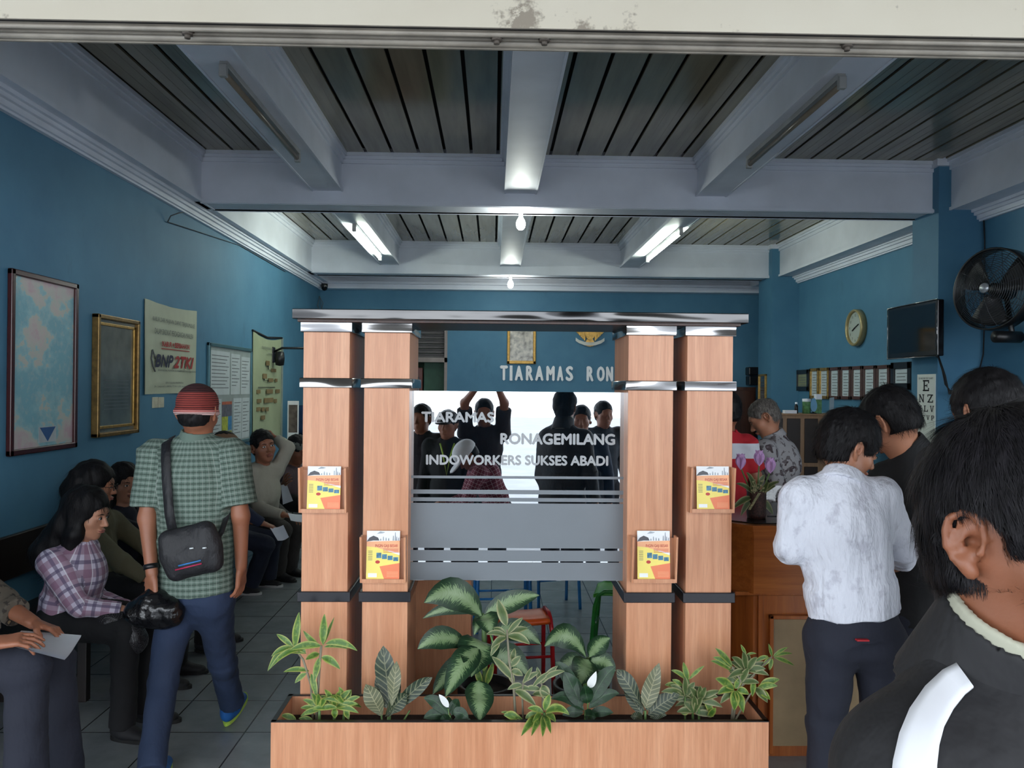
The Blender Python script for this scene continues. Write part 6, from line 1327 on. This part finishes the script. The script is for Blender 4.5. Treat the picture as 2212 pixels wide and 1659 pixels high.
pw = figure('woman seated nearest the front, long black hair, pink and white plaid shirt', (-2.12, 4.08, 0), J, .94, SK_C, .0052, PINKPL, 'long', BLACKC, hmode='long', face=True, rc=.165, rw=.16, rh=.175, ff=.72, extra_hair=ex, strand_n=2500, vol=.018, female=True,
            hands={'L': (V(.8, -.3, -.4), V(0, -.3, -1), .7, -1), 'R': (V(.85, .3, -.2), V(0, .2, -1), .7, 1)}, shoes=[SHOEB, SOLEB], collar=PINKPL, headk=1.04)
M_DOT = NT('black_white_dots'); tc = M_DOT.coord(scale=(60, 60, 60)); vo = M_DOT.n('ShaderNodeTexVoronoi'); M_DOT.l(tc, vo.inputs[0]); vo.inputs['Randomness'].default_value = .25; M_DOT.base(M_DOT.ramp(vo.outputs[0], [(.17, rgb(222, 222, 226)), (.2, rgb(20, 18, 22))])); M_DOT.set(Roughness=.45)
HB = Field(); HB.ell(P3(268, 1362, 3.92), V(.09, .05, .085), frame(0, 0, R_(30)), .04); HB.ell(P3(232, 1338, 3.92), V(.05, .04, .05), None, .04); HB.ell(P3(296, 1385, 3.92), V(.045, .04, .06), None, .04); HB.noise(.005, 40, 2)
P_, F_ = HB.mesh(.006); o = link('handbag', npmesh('handbag', P_, F_), M_DOT.m, None, tuple(P3(268, 1362, 3.92))); tag(o, 'black handbag with white polka dots on the lap of the plaid-shirted woman', 'bag')
# ---- woman in an olive cardigan
OLIVE = cloth('olive_knit', (104, 100, 78), .9, .15, .5, 12)
J, L = seated(-2.22, 4.72, R_(-92), .94, hyaw=R_(-78), hpitch=R_(-6), lean=.10)
J['head'] = P3(206, 1050, 4.72); J['neck'] = P3(214, 1112, 4.74); J['shL'] = J['neck']+V(.0, .15, -.06); J['shR'] = J['neck']+V(-.01, -.15, -.06); J['chest'] = J['neck']+V(-.03, 0, -.18)
J['elR'] = P3(262, 1215, 4.55); J['wrR'] = P3(312, 1248, 4.6); J['waist'] = mid(J['pelvis'], J['chest'], .45)
c = J['head']; R = J['R']; T = lambda x, y, z: c+R @ V(x, y, z)
figure('woman in an olive cardigan and glasses behind the plaid-shirted woman', (-2.22, 4.72, 0), J, .94, SK_A, .0065, OLIVE, 'long', BLACKC, hmode='long', face=True, extra_hair=[(T(0, -.03, .05), T(0, -.08, -.07), .088, .08), (T(0, -.06, .02), T(0, -.10, -.02), .09, .08)], strand_n=1200, vol=.02, shoes=[SHOEB, SOLEB], collar=None, headk=1.04)
gp = bpy.data.objects[[o.name for o in bpy.data.objects if o.get('label', '').startswith('woman in an olive')][0]]
b = MB()
for s in (-1, 1): b.tube([Vector(T(s*.032+.022*math.cos(a), .108, .003+.017*math.sin(a))) for a in [i*math.pi/6 for i in range(13)]], .0018, 5)
b.tube([Vector(T(-.01, .11, .004)), Vector(T(.01, .11, .004))], .0018, 5)
for s in (-1, 1): b.tube([Vector(T(s*.054, .106, .006)), Vector(T(s*.08, 0, .008))], .0018, 5)
b.build('glasses', M_BLACK, gp)
# ---- woman in dark clothes further along
J, L = seated(-2.2, 5.32, R_(-92), .94, hyaw=R_(-128), hpitch=R_(-4), lean=.05)
J['head'] = P3(268, 1045, 5.3); J['neck'] = P3(262, 1098, 5.32); J['shL'] = J['neck']+V(.0, .15, -.06); J['shR'] = J['neck']+V(-.01, -.15, -.06); J['chest'] = J['neck']+V(0, 0, -.18); J['waist'] = mid(J['pelvis'], J['chest'], .45)
c = J['head']; R = J['R']; T = lambda x, y, z: c+R @ V(x, y, z)
figure('woman in dark clothes looking towards the doorway, behind the olive cardigan', (-2.2, 5.32, 0), J, .94, SK_C, .0065, cloth('navy_blouse', (30, 32, 46)), 'long', BLACKC, hmode='long', face=True, extra_hair=[(T(0, -.03, .05), T(0, -.07, -.10), .085, .07), (T(.05, 0, 0), T(.07, -.02, -.16), .03, .03), (T(-.05, 0, 0), T(-.07, -.02, -.16), .03, .03)], strand_n=1000, vol=.012, shoes=[SHOEB, SOLEB], headk=1.04)
# ---- navy jacket with papers, canvas shoes
J, L = seated(-2.33, 6.58, R_(-84), 1.0, hpitch=R_(-8), lean=.14, knee_w=.12)
J['head'] = P3(487, 968, 6.55); J['neck'] = P3(478, 1005, 6.56); J['shL'] = J['neck']+V(.0, .16, -.06); J['shR'] = J['neck']+V(-.02, -.16, -.06); J['chest'] = J['neck']+V(-.03, 0, -.18); J['waist'] = mid(J['pelvis'], J['chest'], .45)
J['elR'] = P3(520, 1098, 6.38); J['wrR'] = P3(566, 1130, 6.45); J['knR'] = P3(575, 1175, 6.5); J['knL'] = P3(590, 1165, 6.8); J['anR'] = P3(545, 1258, 6.55); J['anL'] = P3(580, 1245, 6.82)
J['heelR'] = V(*PZ(512, 1284, 0)); J['toeR'] = V(*PZ(566, 1284, 0)); J['heelL'] = V(*PZ(545, 1266, 0)); J['toeL'] = V(*PZ(612, 1268, 0))
figure('person in a brown cap and navy jacket seated past the man in the red cap', (-2.33, 6.58, 0), J, 1.0, SK_B, .0075, cloth('navy_jacket', (34, 42, 66)), 'long', cloth('dark_blue_trousers', (30, 36, 54)), hmode='short', strand_n=0, hands={'R': (V(.9, .1, -.35), V(0, 0, -1), .6, 1)}, shoes=[SHOEB, SOLEW])
o = [x for x in bpy.data.objects if x.get('label', '').startswith('person in a brown cap')][0]
H = Field(); c = J['head']; R = J['R']; T = lambda x, y, z: c+R @ V(x, y, z); H.ell(T(0, -.01, .045), V(.094, .112, .09), R, .02); H.cut(T(0, 0, .02), -R[:, 2]); P_, F_ = H.mesh(.008); link('cap', npmesh('cap', P_, F_), plain('brown_cap', (110, 84, 62), .8), o)
def sheet(label, corners, curl=.01, n=8, name='paper_sheet', layers=1, group=None, mat=None):
    """thin bent sheets; corners in order"""
    a, b_, c_, d_ = [Vector(q) for q in corners]; mb = MB(); nn = (b_-a).cross(d_-a).normalized()
    for l in range(layers):
        vs = []; off = nn*(.0012*l); tw = random.uniform(-.006, .006)*l
        for sgn in (0, .0005):
            for i in range(n+1):
                for j in range(n+1):
                    u, v = i/n, j/n; q = a.lerp(b_, u).lerp(d_.lerp(c_, u), v)+nn*(curl*math.sin(u*math.pi)*(1 if l % 2 == 0 else .7)+sgn)+off+(b_-a)*tw
                    vs.append(q)
        N = (n+1)*(n+1); fs = []
        for i in range(n):
            for j in range(n): q = i*(n+1)+j; fs.append((q, q+1, q+n+2, q+n+1)); fs.append((N+q, N+q+n+1, N+q+n+2, N+q+1))
        mb.add(vs, fs, 0, None, True)
    o = mb.build(name, mat or M_PAPER, None, tuple((a+c_)/2)); return tag(o, label, 'paper', group)
sheet('folded white paper in the hand of the navy-jacketed person', [PY(583, 1140, 6.42), PY(612, 1134, 6.42), PY(624, 1160, 6.36), PY(600, 1168, 6.34)], .02, layers=2)
# ---- man with his arm behind his head
CREAMS = cloth('cream_shirt', (168, 164, 150), .85, .06, .5, 10)
J, L = seated(-2.05, 7.3, R_(-112), 1.08, hyaw=R_(-142), hpitch=R_(6), hroll=R_(8), lean=.10)
J['head'] = P3(569, 966, 7.05); J['neck'] = P3(566, 1010, 7.1); J['shR'] = P3(546, 1020, 6.98); J['shL'] = P3(594, 1016, 7.2); J['chest'] = P3(572, 1062, 7.1); J['elL'] = P3(624, 968, 7.22); J['wrL'] = P3(596, 948, 7.28)
J['elR'] = P3(556, 1098, 6.95); J['wrR'] = P3(612, 1112, 6.85); J['waist'] = mid(J['pelvis'], J['chest'], .45)
J['knR'] = P3(610, 1145, 6.95); J['knL'] = P3(640, 1140, 7.2); J['anR'] = P3(600, 1230, 7.1); J['anL'] = P3(625, 1225, 7.3)
for s in 'RL': J['heel'+s] = V(J['an'+s][0]-.04, J['an'+s][1]+.03, 0); J['toe'+s] = J['heel'+s]+V(.22, -.10, 0)
figure('man in a cream shirt seated with one arm folded behind his head', (-2.05, 7.3, 0), J, 1.08, SK_B, .0065, CREAMS, 'long', cloth('brown_grey_trousers', (58, 54, 52)), hmode='short', face=True, strand_n=900, rc=.15, rw=.14, rh=.15, shoes=[SHOEB, SOLEB], collar=CREAMS,
       hands={'L': (V(-.9, .2, .1), V(0, -1, 0), .6, 1), 'R': (V(.9, -.2, -.1), V(0, 0, -1), .7, 1)}, headk=1.06)
sheet('white paper held low by the man in the cream shirt', [PY(622, 1108, 6.8), PY(655, 1112, 6.8), PY(655, 1128, 6.7), PY(628, 1124, 6.7)], .004, layers=2)
# ---- person in a grey cap next to the column
J, L = seated(-2.15, 8.15, R_(-100), 1.05, hyaw=R_(-110), hpitch=R_(-22), lean=.16)
J['head'] = P3(642, 972, 8.1); J['neck'] = P3(634, 1008, 8.15); J['shR'] = J['neck']+V(-.04, -.16, -.07); J['shL'] = J['neck']+V(.02, .16, -.07); J['chest'] = J['neck']+V(-.02, 0, -.2); J['elR'] = P3(604, 1070, 8.0); J['wrR'] = P3(614, 1046, 7.75); J['waist'] = mid(J['pelvis'], J['chest'], .45)
gp = figure('person in a grey cap seated beside the leftmost column, looking down', (-2.15, 8.15, 0), J, 1.05, SK_B, .0075, cloth('dusky_pink_shirt', (92, 76, 80)), 'long', BLACKC, hmode='short', strand_n=0, face=False, shoes=[SHOEB, SOLEB], headk=1.06)
H = Field(); c = J['head']; R = J['R']; T = lambda x, y, z: c+R @ V(x, y, z); H.ell(T(0, -.01, .05), V(.098, .115, .085), R, .02); H.cut(T(0, 0, .025), -R[:, 2]); H.ell(T(0, .13, .03), V(.07, .07, .012), R, .01)
gp.mesh('cap', H, plain('grey_cap', (112, 116, 110), .8), .007)
sheet('white paper held upright by the person in the grey cap', [PY(607, 1048, 7.7), PY(619, 1045, 7.7), PY(633, 1082, 7.7), PY(611, 1090, 7.7)], .004)
# ---- person at the left edge holding papers
def batik(name, ground, m1, m2, scale=16):
    t = NT(name); v = t.coord(); vo = t.n('ShaderNodeTexVoronoi', feature='F1'); nz = t.n('ShaderNodeTexNoise'); t.l(v, nz.inputs['Vector']); nz.inputs['Scale'].default_value = scale*.8; nz.inputs['Detail'].default_value = 2
    mp = t.mix(.12, v, nz.outputs['Color'], 'ADD'); t.l(mp, vo.inputs['Vector']); vo.inputs['Scale'].default_value = scale
    a = t.ramp(vo.outputs['Distance'], [(.0, rgb(*m2)), (.16, rgb(*m2)), (.18, rgb(*m1)), (.30, rgb(*m1)), (.33, rgb(*ground))], 'CONSTANT')
    n = t.noise(v, scale*2.2, 2); c = t.mix(t.ramp(n, [(.56, (0, 0, 0)), (.60, (.75, .75, .75))]), a, rgb(*m1)); t.base(c); t.set(Roughness=.85); t.bump(t.noise(v, 8, 3), .5, .03); return t.m
BROWNB = batik('brown_batik', (92, 84, 74), (40, 34, 32), (128, 110, 84), 18)
J, L = seated(-2.35, 3.25, R_(-82), 1.0, lean=.1, knee_w=.13)
J['elR'] = P3(-50, 1340, 3.05); J['wrR'] = P3(-20, 1392, 2.95); J['shL'] = J['shL']; J['elL'] = P3(5, 1305, 3.38); J['wrL'] = P3(72, 1345, 3.28)
J['knR'] = P3(60, 1440, 3.1); J['knL'] = P3(118, 1422, 3.42); J['anR'] = V(J['knR'][0]+.0, 3.1, .09); J['anL'] = V(J['knL'][0]+.05, 3.42, .09)
for s in 'RL': J['heel'+s] = V(J['an'+s][0]-.05, J['an'+s][1], 0); J['toe'+s] = J['heel'+s]+V(.25, 0.02, 0)
figure('person cut off at the left edge, batik shirt and dark trousers, holding papers', (-2.35, 3.25, 0), J, 1.0, SK_B, .006, BROWNB, 'rolled', NAVYJ, hmode='short', strand_n=0, shoes=[SHOEB, SOLEB], hands={'L': (V(.95, -.1, -.25), V(-.1, -.3, -1), .8, -1), 'R': (V(.85, .3, .1), V(0, .3, -1), .8, 1)}, leg_r=1.1)
sheet('sheaf of white papers held by the person at the left edge', [PY(4, 1384, 2.96), PY(46, 1362, 3.28), PY(176, 1372, 3.26), PY(142, 1420, 2.96)], .014, layers=7)
# ---- man in the damp white shirt at the counter
t = NT('damp_white_shirt'); v = t.coord(scale=(1, 1, .8)); n = t.noise(v, 17, 5, .62); sp = t.n('ShaderNodeSeparateXYZ'); t.l(t.coord(), sp.inputs[0])
wet = t.ramp(n, [(.54, (0, 0, 0)), (.63, (1, 1, 1))]); t.base(t.mix(t.math('MULTIPLY', wet, .65), rgb(214, 216, 226), rgb(180, 180, 192))); t.set(Roughness=.8); t.bump(t.noise(t.coord(scale=(1.6, 1.6, .5), rot=(0, .5, 0)), 9, 4, .55), .9, .035); WSH = t.m
d = 3.0
J = dict(fwd=unit(V(.12, 1, 0)), head=P3(1832, 970, d+.06), R=frame(R_(-80), R_(-20), R_(4)), neck=P3(1818, 1040, d), chest=P3(1815, 1130, d), waist=P3(1838, 1265, d), pelvis=P3(1848, 1345, d-.01), hem=P3(1846, 1322, d),
         shL=P3(1728, 1075, d), shR=P3(1908, 1075, d), elL=P3(1706, 1180, d+.02), wrL=P3(1760, 1196, d+.27), elR=P3(1946, 1182, d+.04), wrR=P3(1938, 1222, d+.27),
         hipL=P3(1796, 1385, d), hipR=P3(1898, 1390, d), knL=P3(1784, 1560, d+.02), knR=P3(1912, 1600, d+.04), anL=V(1.24, d-.02, .085), anR=V(1.50, d+.05, .085))
for s in 'LR': J['heel'+s] = V(J['an'+s][0], J['an'+s][1]-.05, 0); J['toe'+s] = J['heel'+s]+V(.03 if s == 'R' else -.02, .26, 0)
wm = figure('man in a damp white shirt and dark jeans leaning at the counter', (1.37, 3.0, 0), J, 1.0, SK_A, .005, WSH, 'rolled', NAVYJ, hmode='short', face=True, rc=.172, rw=.16, rh=.168, sh_r=.058, ff=.66, strand_n=5000, collar=WSH, shoes=[SHOEB, SOLEB], vol=.02, headk=1.05, wrinkle=.007, leg_r=1.0)
b = MB(); b.bbox(tuple(PY(1852, 1386, d-.135)), tuple(PY(1873, 1379, d-.115)), .001); b.build('red_label', plain('red_tab', (178, 34, 44), .6), wm.t)
# ---- man in black bending beside him
d = 3.32
J = dict(fwd=unit(V(-.25, 1, 0)), head=P3(1926, 915, d), R=frame(R_(27), R_(-34), R_(-6)), neck=P3(1968, 968, d), chest=P3(2000, 1070, d), waist=P3(2005, 1200, d), pelvis=P3(2010, 1300, d), hem=P3(2010, 1340, d),
         shL=P3(1915, 1035, d+.05), shR=P3(2065, 1000, d), elL=P3(1935, 1170, d+.1), wrL=P3(1985, 1240, d+.2), elR=P3(2090, 1150, d), wrR=P3(2105, 1230, d-.15),
         hipL=P3(1965, 1340, d), hipR=P3(2050, 1340, d), knL=P3(1965, 1480, d), knR=P3(2055, 1490, d), anL=V(1.70, d, .085), anR=V(1.92, d, .085))
for s in 'LR': J['heel'+s] = V(J['an'+s][0], J['an'+s][1]-.05, 0); J['toe'+s] = J['heel'+s]+V(0, .25, 0)
figure('man in a black jacket bending his head towards the white-shirted man', (1.75, 3.32, 0), J, 1.02, SK_A, .0055, cloth('black_jacket', (18, 18, 20)), 'long', NAVYJ, hmode='short', face=True, rc=.18, rw=.17, rh=.18, strand_n=4000, shoes=[SHOEB, SOLEB], vol=.016, headk=1.06)
# ---- head and dark jacket showing above the foreground man
J, L = standing(1.62, 2.62, R_(10), 1.05, hpitch=R_(-15))
J['head'] = P3(2132, 898, 2.6); J['neck'] = P3(2145, 985, 2.62); J['elL'] = P3(2030, 1180, 2.55); J['wrL'] = P3(2052, 1225, 2.36)
figure('dark-haired person in black behind the foreground man at the right edge', (1.62, 2.62, 0), J, 1.05, SK_A, .0075, BLACKC, 'long', BLACKC, hmode='short', strand_n=2500, shoes=[SHOEB, SOLEB], vol=.018)
sheet('printed white sheet in a hand between the men at the right', [PY(2030, 1212, 2.26), PY(2062, 1188, 2.26), PY(2112, 1262, 2.26), PY(2092, 1290, 2.26)], .004)
# ---- foreground man at the right edge
FGY = .80; fk = 1.0; SK_D = skinmat('shaded_brown_skin', (142, 88, 62))  # SK_D: shade on this man is put into a darker skin colour
JK = cloth('black_track_jacket', (30, 30, 33), .75, .1, .35, 14)
ear = P3(2104, 1185, FGY-.017); hc = ear+V(.073, .017, .004)
J, L = standing(float(hc[0])-.02, FGY, R_(-150), 1.0)
dz = float(hc[2])-1.575
for q in J:
    if q not in ('fwd', 'R', 'heelL', 'heelR', 'toeL', 'toeR', 'anL', 'anR'): J[q] = J[q]+V(0, 0, dz*(1 if J[q][2] > .9 else .5))
J['head'] = hc; J['R'] = frame(R_(-158), R_(-3)); J['neck'] = V(hc[0]-.015, hc[1]+.03, hc[2]-.145)
J['chest'] = J['neck']+V(-.0, -.0, -.17); J['shR'] = J['neck']+V(-.112, -.045, -.09); J['shL'] = J['neck']+V(.145, .06, -.085); J['elR'] = J['shR']+V(-.045, -.03, -.28); J['wrR'] = J['elR']+V(.10, .04, -.22)
fg = figure('man closest to the camera at the right edge, black jacket with white shoulder stripe', (float(hc[0]), FGY, 0), J, fk, SK_D, .0042, JK, 'long', NAVYJ, hmode='none', rc=.19, rw=.18, rh=.18, sh_r=.066, shoes=[SHOEB, SOLEW], wrinkle=.003, ff=.72, cloth_name='jacket', face=True, headk=.95)
c, R = J['head'], J['R']; T = lambda x, y, z: c+R @ V(x, y, z)
H = hair_field(c, R, .95, .015, 'short', 11)
fg.mesh('hair', H, hairmat('black_hair_near', (14, 13, 15), (36, 34, 38)), .004, strand=lambda P, Fc: strands(P, Fc, c, R, 34000, .032, .0009, 5, .004, flow=(0, .1, -1), jitter=.22))
fwd = R[:, 1]; n_ = J['neck']+V(0, 0, .012); nu = unit(V(0, 0, 1)+fwd*.42)
CF = Field(); CF.cap(n_-nu*.05, n_+nu*.055, .092, .074, .01, ends=True); CF.cap(n_-nu*.08, n_+nu*.09, .080, .066, .004, op='s'); CF.cap(n_+fwd*.10, n_+fwd*.09+nu*.08, .05, .05, .01, op='s')
fg.mesh('jacket_collar', CF, JK, .004)
CF = Field(); CF.cap(n_-nu*.05, n_+nu*.064, .0765, .070, .008, ends=True); CF.cap(n_-nu*.08, n_+nu*.09, .069, .060, .002, op='s'); CF.cap(n_+fwd*.08, n_+fwd*.07+nu*.08, .042, .042, .01, op='s'); fg.mesh('shirt_collar', CF, plain('pale_olive_collar', (176, 176, 158), .8), .0028)
# white stripe running over the shoulder and down the sleeve, laid on the jacket surface
jk = [o for o in bpy.data.objects if o.name.startswith('jacket') and o.parent == fg.t][0]
STRIPE_PTS = [(2086, 1462), (2062, 1478), (2030, 1512), (2003, 1555), (1987, 1600), (1978, 1650), (1974, 1710), (1976, 1790)]
bpy.context.view_layer.update()
from mathutils.bvhtree import BVHTree
bv = BVHTree.FromPolygons([v.co+jk.parent.location for v in jk.data.vertices], [tuple(p_.vertices) for p_ in jk.data.polygons])
rows = []
for i, (px, py) in enumerate(STRIPE_PTS):
    a = STRIPE_PTS[max(0, i-1)]; b_ = STRIPE_PTS[min(len(STRIPE_PTS)-1, i+1)]; tx, ty = b_[0]-a[0], b_[1]-a[1]; ln = math.hypot(tx, ty); nx, ny = -ty/ln, tx/ln; row = []
    for s in (-1, -.5, 0, .5, 1):
        dr = ray(px+nx*s*-(31+3*i), py+ny*s*-(31+3*i)).normalized(); hit = bv.ray_cast(CAMP, dr)
        if hit[0] is None: hit = bv.find_nearest(CAMP+dr*(FGY/dr.y))
        row.append(hit[0]+hit[1]*(.003 if hit[1].dot(dr) < 0 else -.003))
    rows.append(row)
b = MB(); vs = [q for r in rows for q in r]; b.add(vs, [(i*5+k, i*5+k+1, i*5+k+6, i*5+k+5) for i in range(len(rows)-1) for k in range(4)], 0, None, True)
st_ = b.build('white_stripe', plain('white_stripe_cloth', (226, 228, 234), .8, var=.03), fg.t)
sm = st_.modifiers.new('thick', 'SOLIDIFY'); sm.thickness = .003; sm.offset = 0
# ---- behind the counter
d = 5.35
GREYB = batik('grey_flower_batik', (148, 146, 148), (64, 52, 56), (96, 88, 92), 15)
J, L = standing(1.85, d, R_(70), 1.0, hyaw=R_(72), hpitch=R_(-32)); dz = -.03
J['head'] = P3(1652, 903, d); J['neck'] = P3(1672, 944, d); J['shL'] = P3(1652, 972, d-.16); J['shR'] = P3(1692, 972, d+.16); J['chest'] = P3(1690, 1000, d); J['elL'] = P3(1690, 1070, d-.22); J['wrL'] = P3(1640, 1110, d-.2)
figure('grey-haired man in a flowered grey batik shirt behind the counter', (1.85, d, 0), J, 1.0, SK_A, .0062, GREYB, 'long', BLACKC, hmode='short', face=True, hairmat_=HAIRG, strand_n=1500, vol=.004, recede=.0, collar=GREYB, shoes=[SHOEB, SOLEB], rc=.17)
t = NT('red_white_polo'); sp = t.n('ShaderNodeSeparateXYZ'); t.l(t.coord(), sp.inputs[0]); za, zb = float(PY(1600, 956, 5.0).z), float(PY(1600, 988, 5.0).z)
k1 = t.math('MULTIPLY', t.math('LESS_THAN', sp.outputs[2], za), t.math('GREATER_THAN', sp.outputs[2], zb)); t.base(t.mix(k1, rgb(176, 28, 40), rgb(206, 208, 216))); t.set(Roughness=.85); t.bump(t.noise(t.coord(), 8, 3), .4, .03)
J, L = standing(1.44, 5.0, R_(25), 1.0, hpitch=R_(-10)); J['head'] = P3(1566, 892, 5.0); J['neck'] = P3(1568, 935, 5.0); J['shR'] = P3(1612, 958, 4.98); J['shL'] = P3(1520, 960, 5.0); J['chest'] = P3(1566, 1010, 5.0); J['elR'] = P3(1632, 1030, 4.98); J['wrR'] = P3(1640, 1085, 5.1)
figure('man in a red polo with a white chest band, mostly behind the rightmost column', (1.44, 5.0, 0), J, 1.0, SK_B, .0075, t.m, 'short', BLACKC, hmode='short', strand_n=600, shoes=[SHOEB, SOLEB])
# ================================================================ people out on the street side, seen mirrored in the glass
MY = 2*GY
def Q3(px, py, y): p = PY(px, py, MY-y); return V(p.x, y, p.z)
def onlooker(label, px, py, y, yaw, k=1.0, shirt=BLACKC, hm='short', pitch=0.0, **kw):
    h_ = Q3(px, py, y); J, L = standing(float(h_[0]), y, yaw, k, hpitch=pitch); dz = float(h_[2])-float(J['head'][2])
    for q in J:
        if q not in ('fwd', 'R') and J[q][2] > .5: J[q] = J[q]+V(0, 0, dz)
    for a, f in kw.pop('over', {}).items(): J[a] = f
    return figure(label, (float(h_[0]), y, 0), J, k, SK_B, .010, shirt, kw.pop('sleeve', 'long'), kw.pop('tr', NAVYJ), hmode=hm, strand_n=0, shoes=[SHOEB, SOLEB], **kw), J
ov = dict(elL=Q3(1004, 888, -.2), elR=Q3(1090, 892, -.2), wrL=Q3(1022, 858, -.09), wrR=Q3(1082, 858, -.09))
ov = dict(elL=V(-.25, -.22, 1.56), elR=V(.10, -.22, 1.56), wrL=V(-.15, -.10, 1.685), wrR=V(.045, -.10, 1.685))
ph, J = onlooker('person on the street with both arms raised, mirrored in the glass', 1046, 893, -.34, 0, 1.0, cloth('charcoal_shirt', (44, 36, 40)), over=ov, sleeve='short', hands={'L': (V(.5, .25, .6), V(.7, .6, 0), .8, 1), 'R': (V(-.5, .25, .6), V(-.7, .6, 0), .8, -1)})
b = MB(); b.bbox((-.135, -.062, 1.672), (.025, -.052, 1.745), .004); b.build('mobile_phone', M_BLACK, None, (-.05, -.06, 1.70)); tag([o for o in bpy.data.objects if o.name == 'mobile_phone'][0], 'black phone held level in both raised hands on the street side', 'phone')
for lab, px, py, y, yaw, sh, kw in (
    ('dark-haired person mirrored right of the raised arms, half hidden by a neighbour', 1256, 908, -.15, R_(8), cloth('dark_blue_shirt', (30, 42, 62)), {}),
    ('tall person with ruffled hair mirrored at the right edge of the glass', 1302, 896, -.85, R_(-20), cloth('slate_shirt', (44, 50, 60)), {}),
    ('person in dark clothes mirrored at the left edge of the glass', 912, 905, -.25, R_(20), cloth('dark_jacket', (32, 30, 36)), {}),
    ('person in a black cap with a lime lanyard, mirrored under the first etched word', 968, 918, -.10, R_(15), cloth('black_tee', (26, 28, 32)), {'k': .98})):
    q, J = onlooker(lab, px, py, y, yaw, kw.pop('k', 1.0), sh, **kw)
c, R = J['head'], J['R']; T = lambda x, y, z: c+R @ V(x, y, z)
H = Field(); H.ell(T(0, -.01, .045), V(.094, .112, .09), R, .02); H.cut(T(0, 0, .015), -R[:, 2]); H.ell(T(0, .13, .02), V(.07, .07, .012), R, .01); q.mesh('cap', H, M_BLACK, .01)
b = MB(); b.tube([Vector(J['neck']+V(-.06, .10, -.02)), Vector(J['neck']+V(-.03, .155, -.12)), Vector(J['neck']+V(0, .17, -.28)), Vector(J['neck']+V(.03, .155, -.12)), Vector(J['neck']+V(.06, .10, -.02))], .007, 6); b.build('lanyard', LIME, q.t)
# stooping person in a white cap and checked red shirt
REDPL = plaid('red_checked_shirt', (112, 36, 56), [(0, .5, .12, (196, 170, 176), .7), (1, .5, .12, (196, 170, 176), .7)], (.03, .03))
J, L = standing(-.12, .30, R_(60), 1.0)
J['head'] = Q3(1010, 985, .30); J['neck'] = Q3(1028, 1006, .30); J['chest'] = Q3(1048, 1030, .3); J['waist'] = Q3(1068, 1070, .3); J['pelvis'] = J['waist']+V(.06, 0, -.14); J['hem'] = J['pelvis']+V(0, 0, -.06); J['shL'] = J['neck']+V(0, -.15, -.05); J['shR'] = J['neck']+V(0.03, .15, -.05)
J['elL'] = J['shL']+V(-.10, -.02, -.24); J['elR'] = J['shR']+V(-.10, .0, -.24); J['wrL'] = J['elL']+V(-.16, .05, -.04); J['wrR'] = J['elR']+V(-.16, -.05, -.04); J['R'] = frame(R_(75), R_(-50))
px_ = float(J['pelvis'][0])
for s, yy in (('L', .2), ('R', .4)): J['hip'+s] = V(px_, yy, float(J['pelvis'][2])-.05); J['kn'+s] = V(px_-.03, yy, .44); J['an'+s] = V(px_+.02, yy, .085); J['heel'+s] = V(px_+.07, yy, 0); J['toe'+s] = V(px_-.18, yy, 0)
q = figure('stooping person in a white cap and red checked shirt, mirrored low in the glass', (px_, .3, 0), J, .92, SK_B, .010, REDPL, 'long', NAVYJ, hmode='short', strand_n=0, shoes=[SHOEB, SOLEB])
c, R = J['head'], J['R']; T = lambda x, y, z: c+R @ V(x, y, z)
H = Field(); H.ell(T(0, -.01, .045), V(.094, .112, .09), R, .02); H.cut(T(0, 0, .015), -R[:, 2]); H.ell(T(0, .13, .02), V(.07, .07, .012), R, .01); q.mesh('cap', H, plain('white_cap', (220, 222, 226), .8), .01)
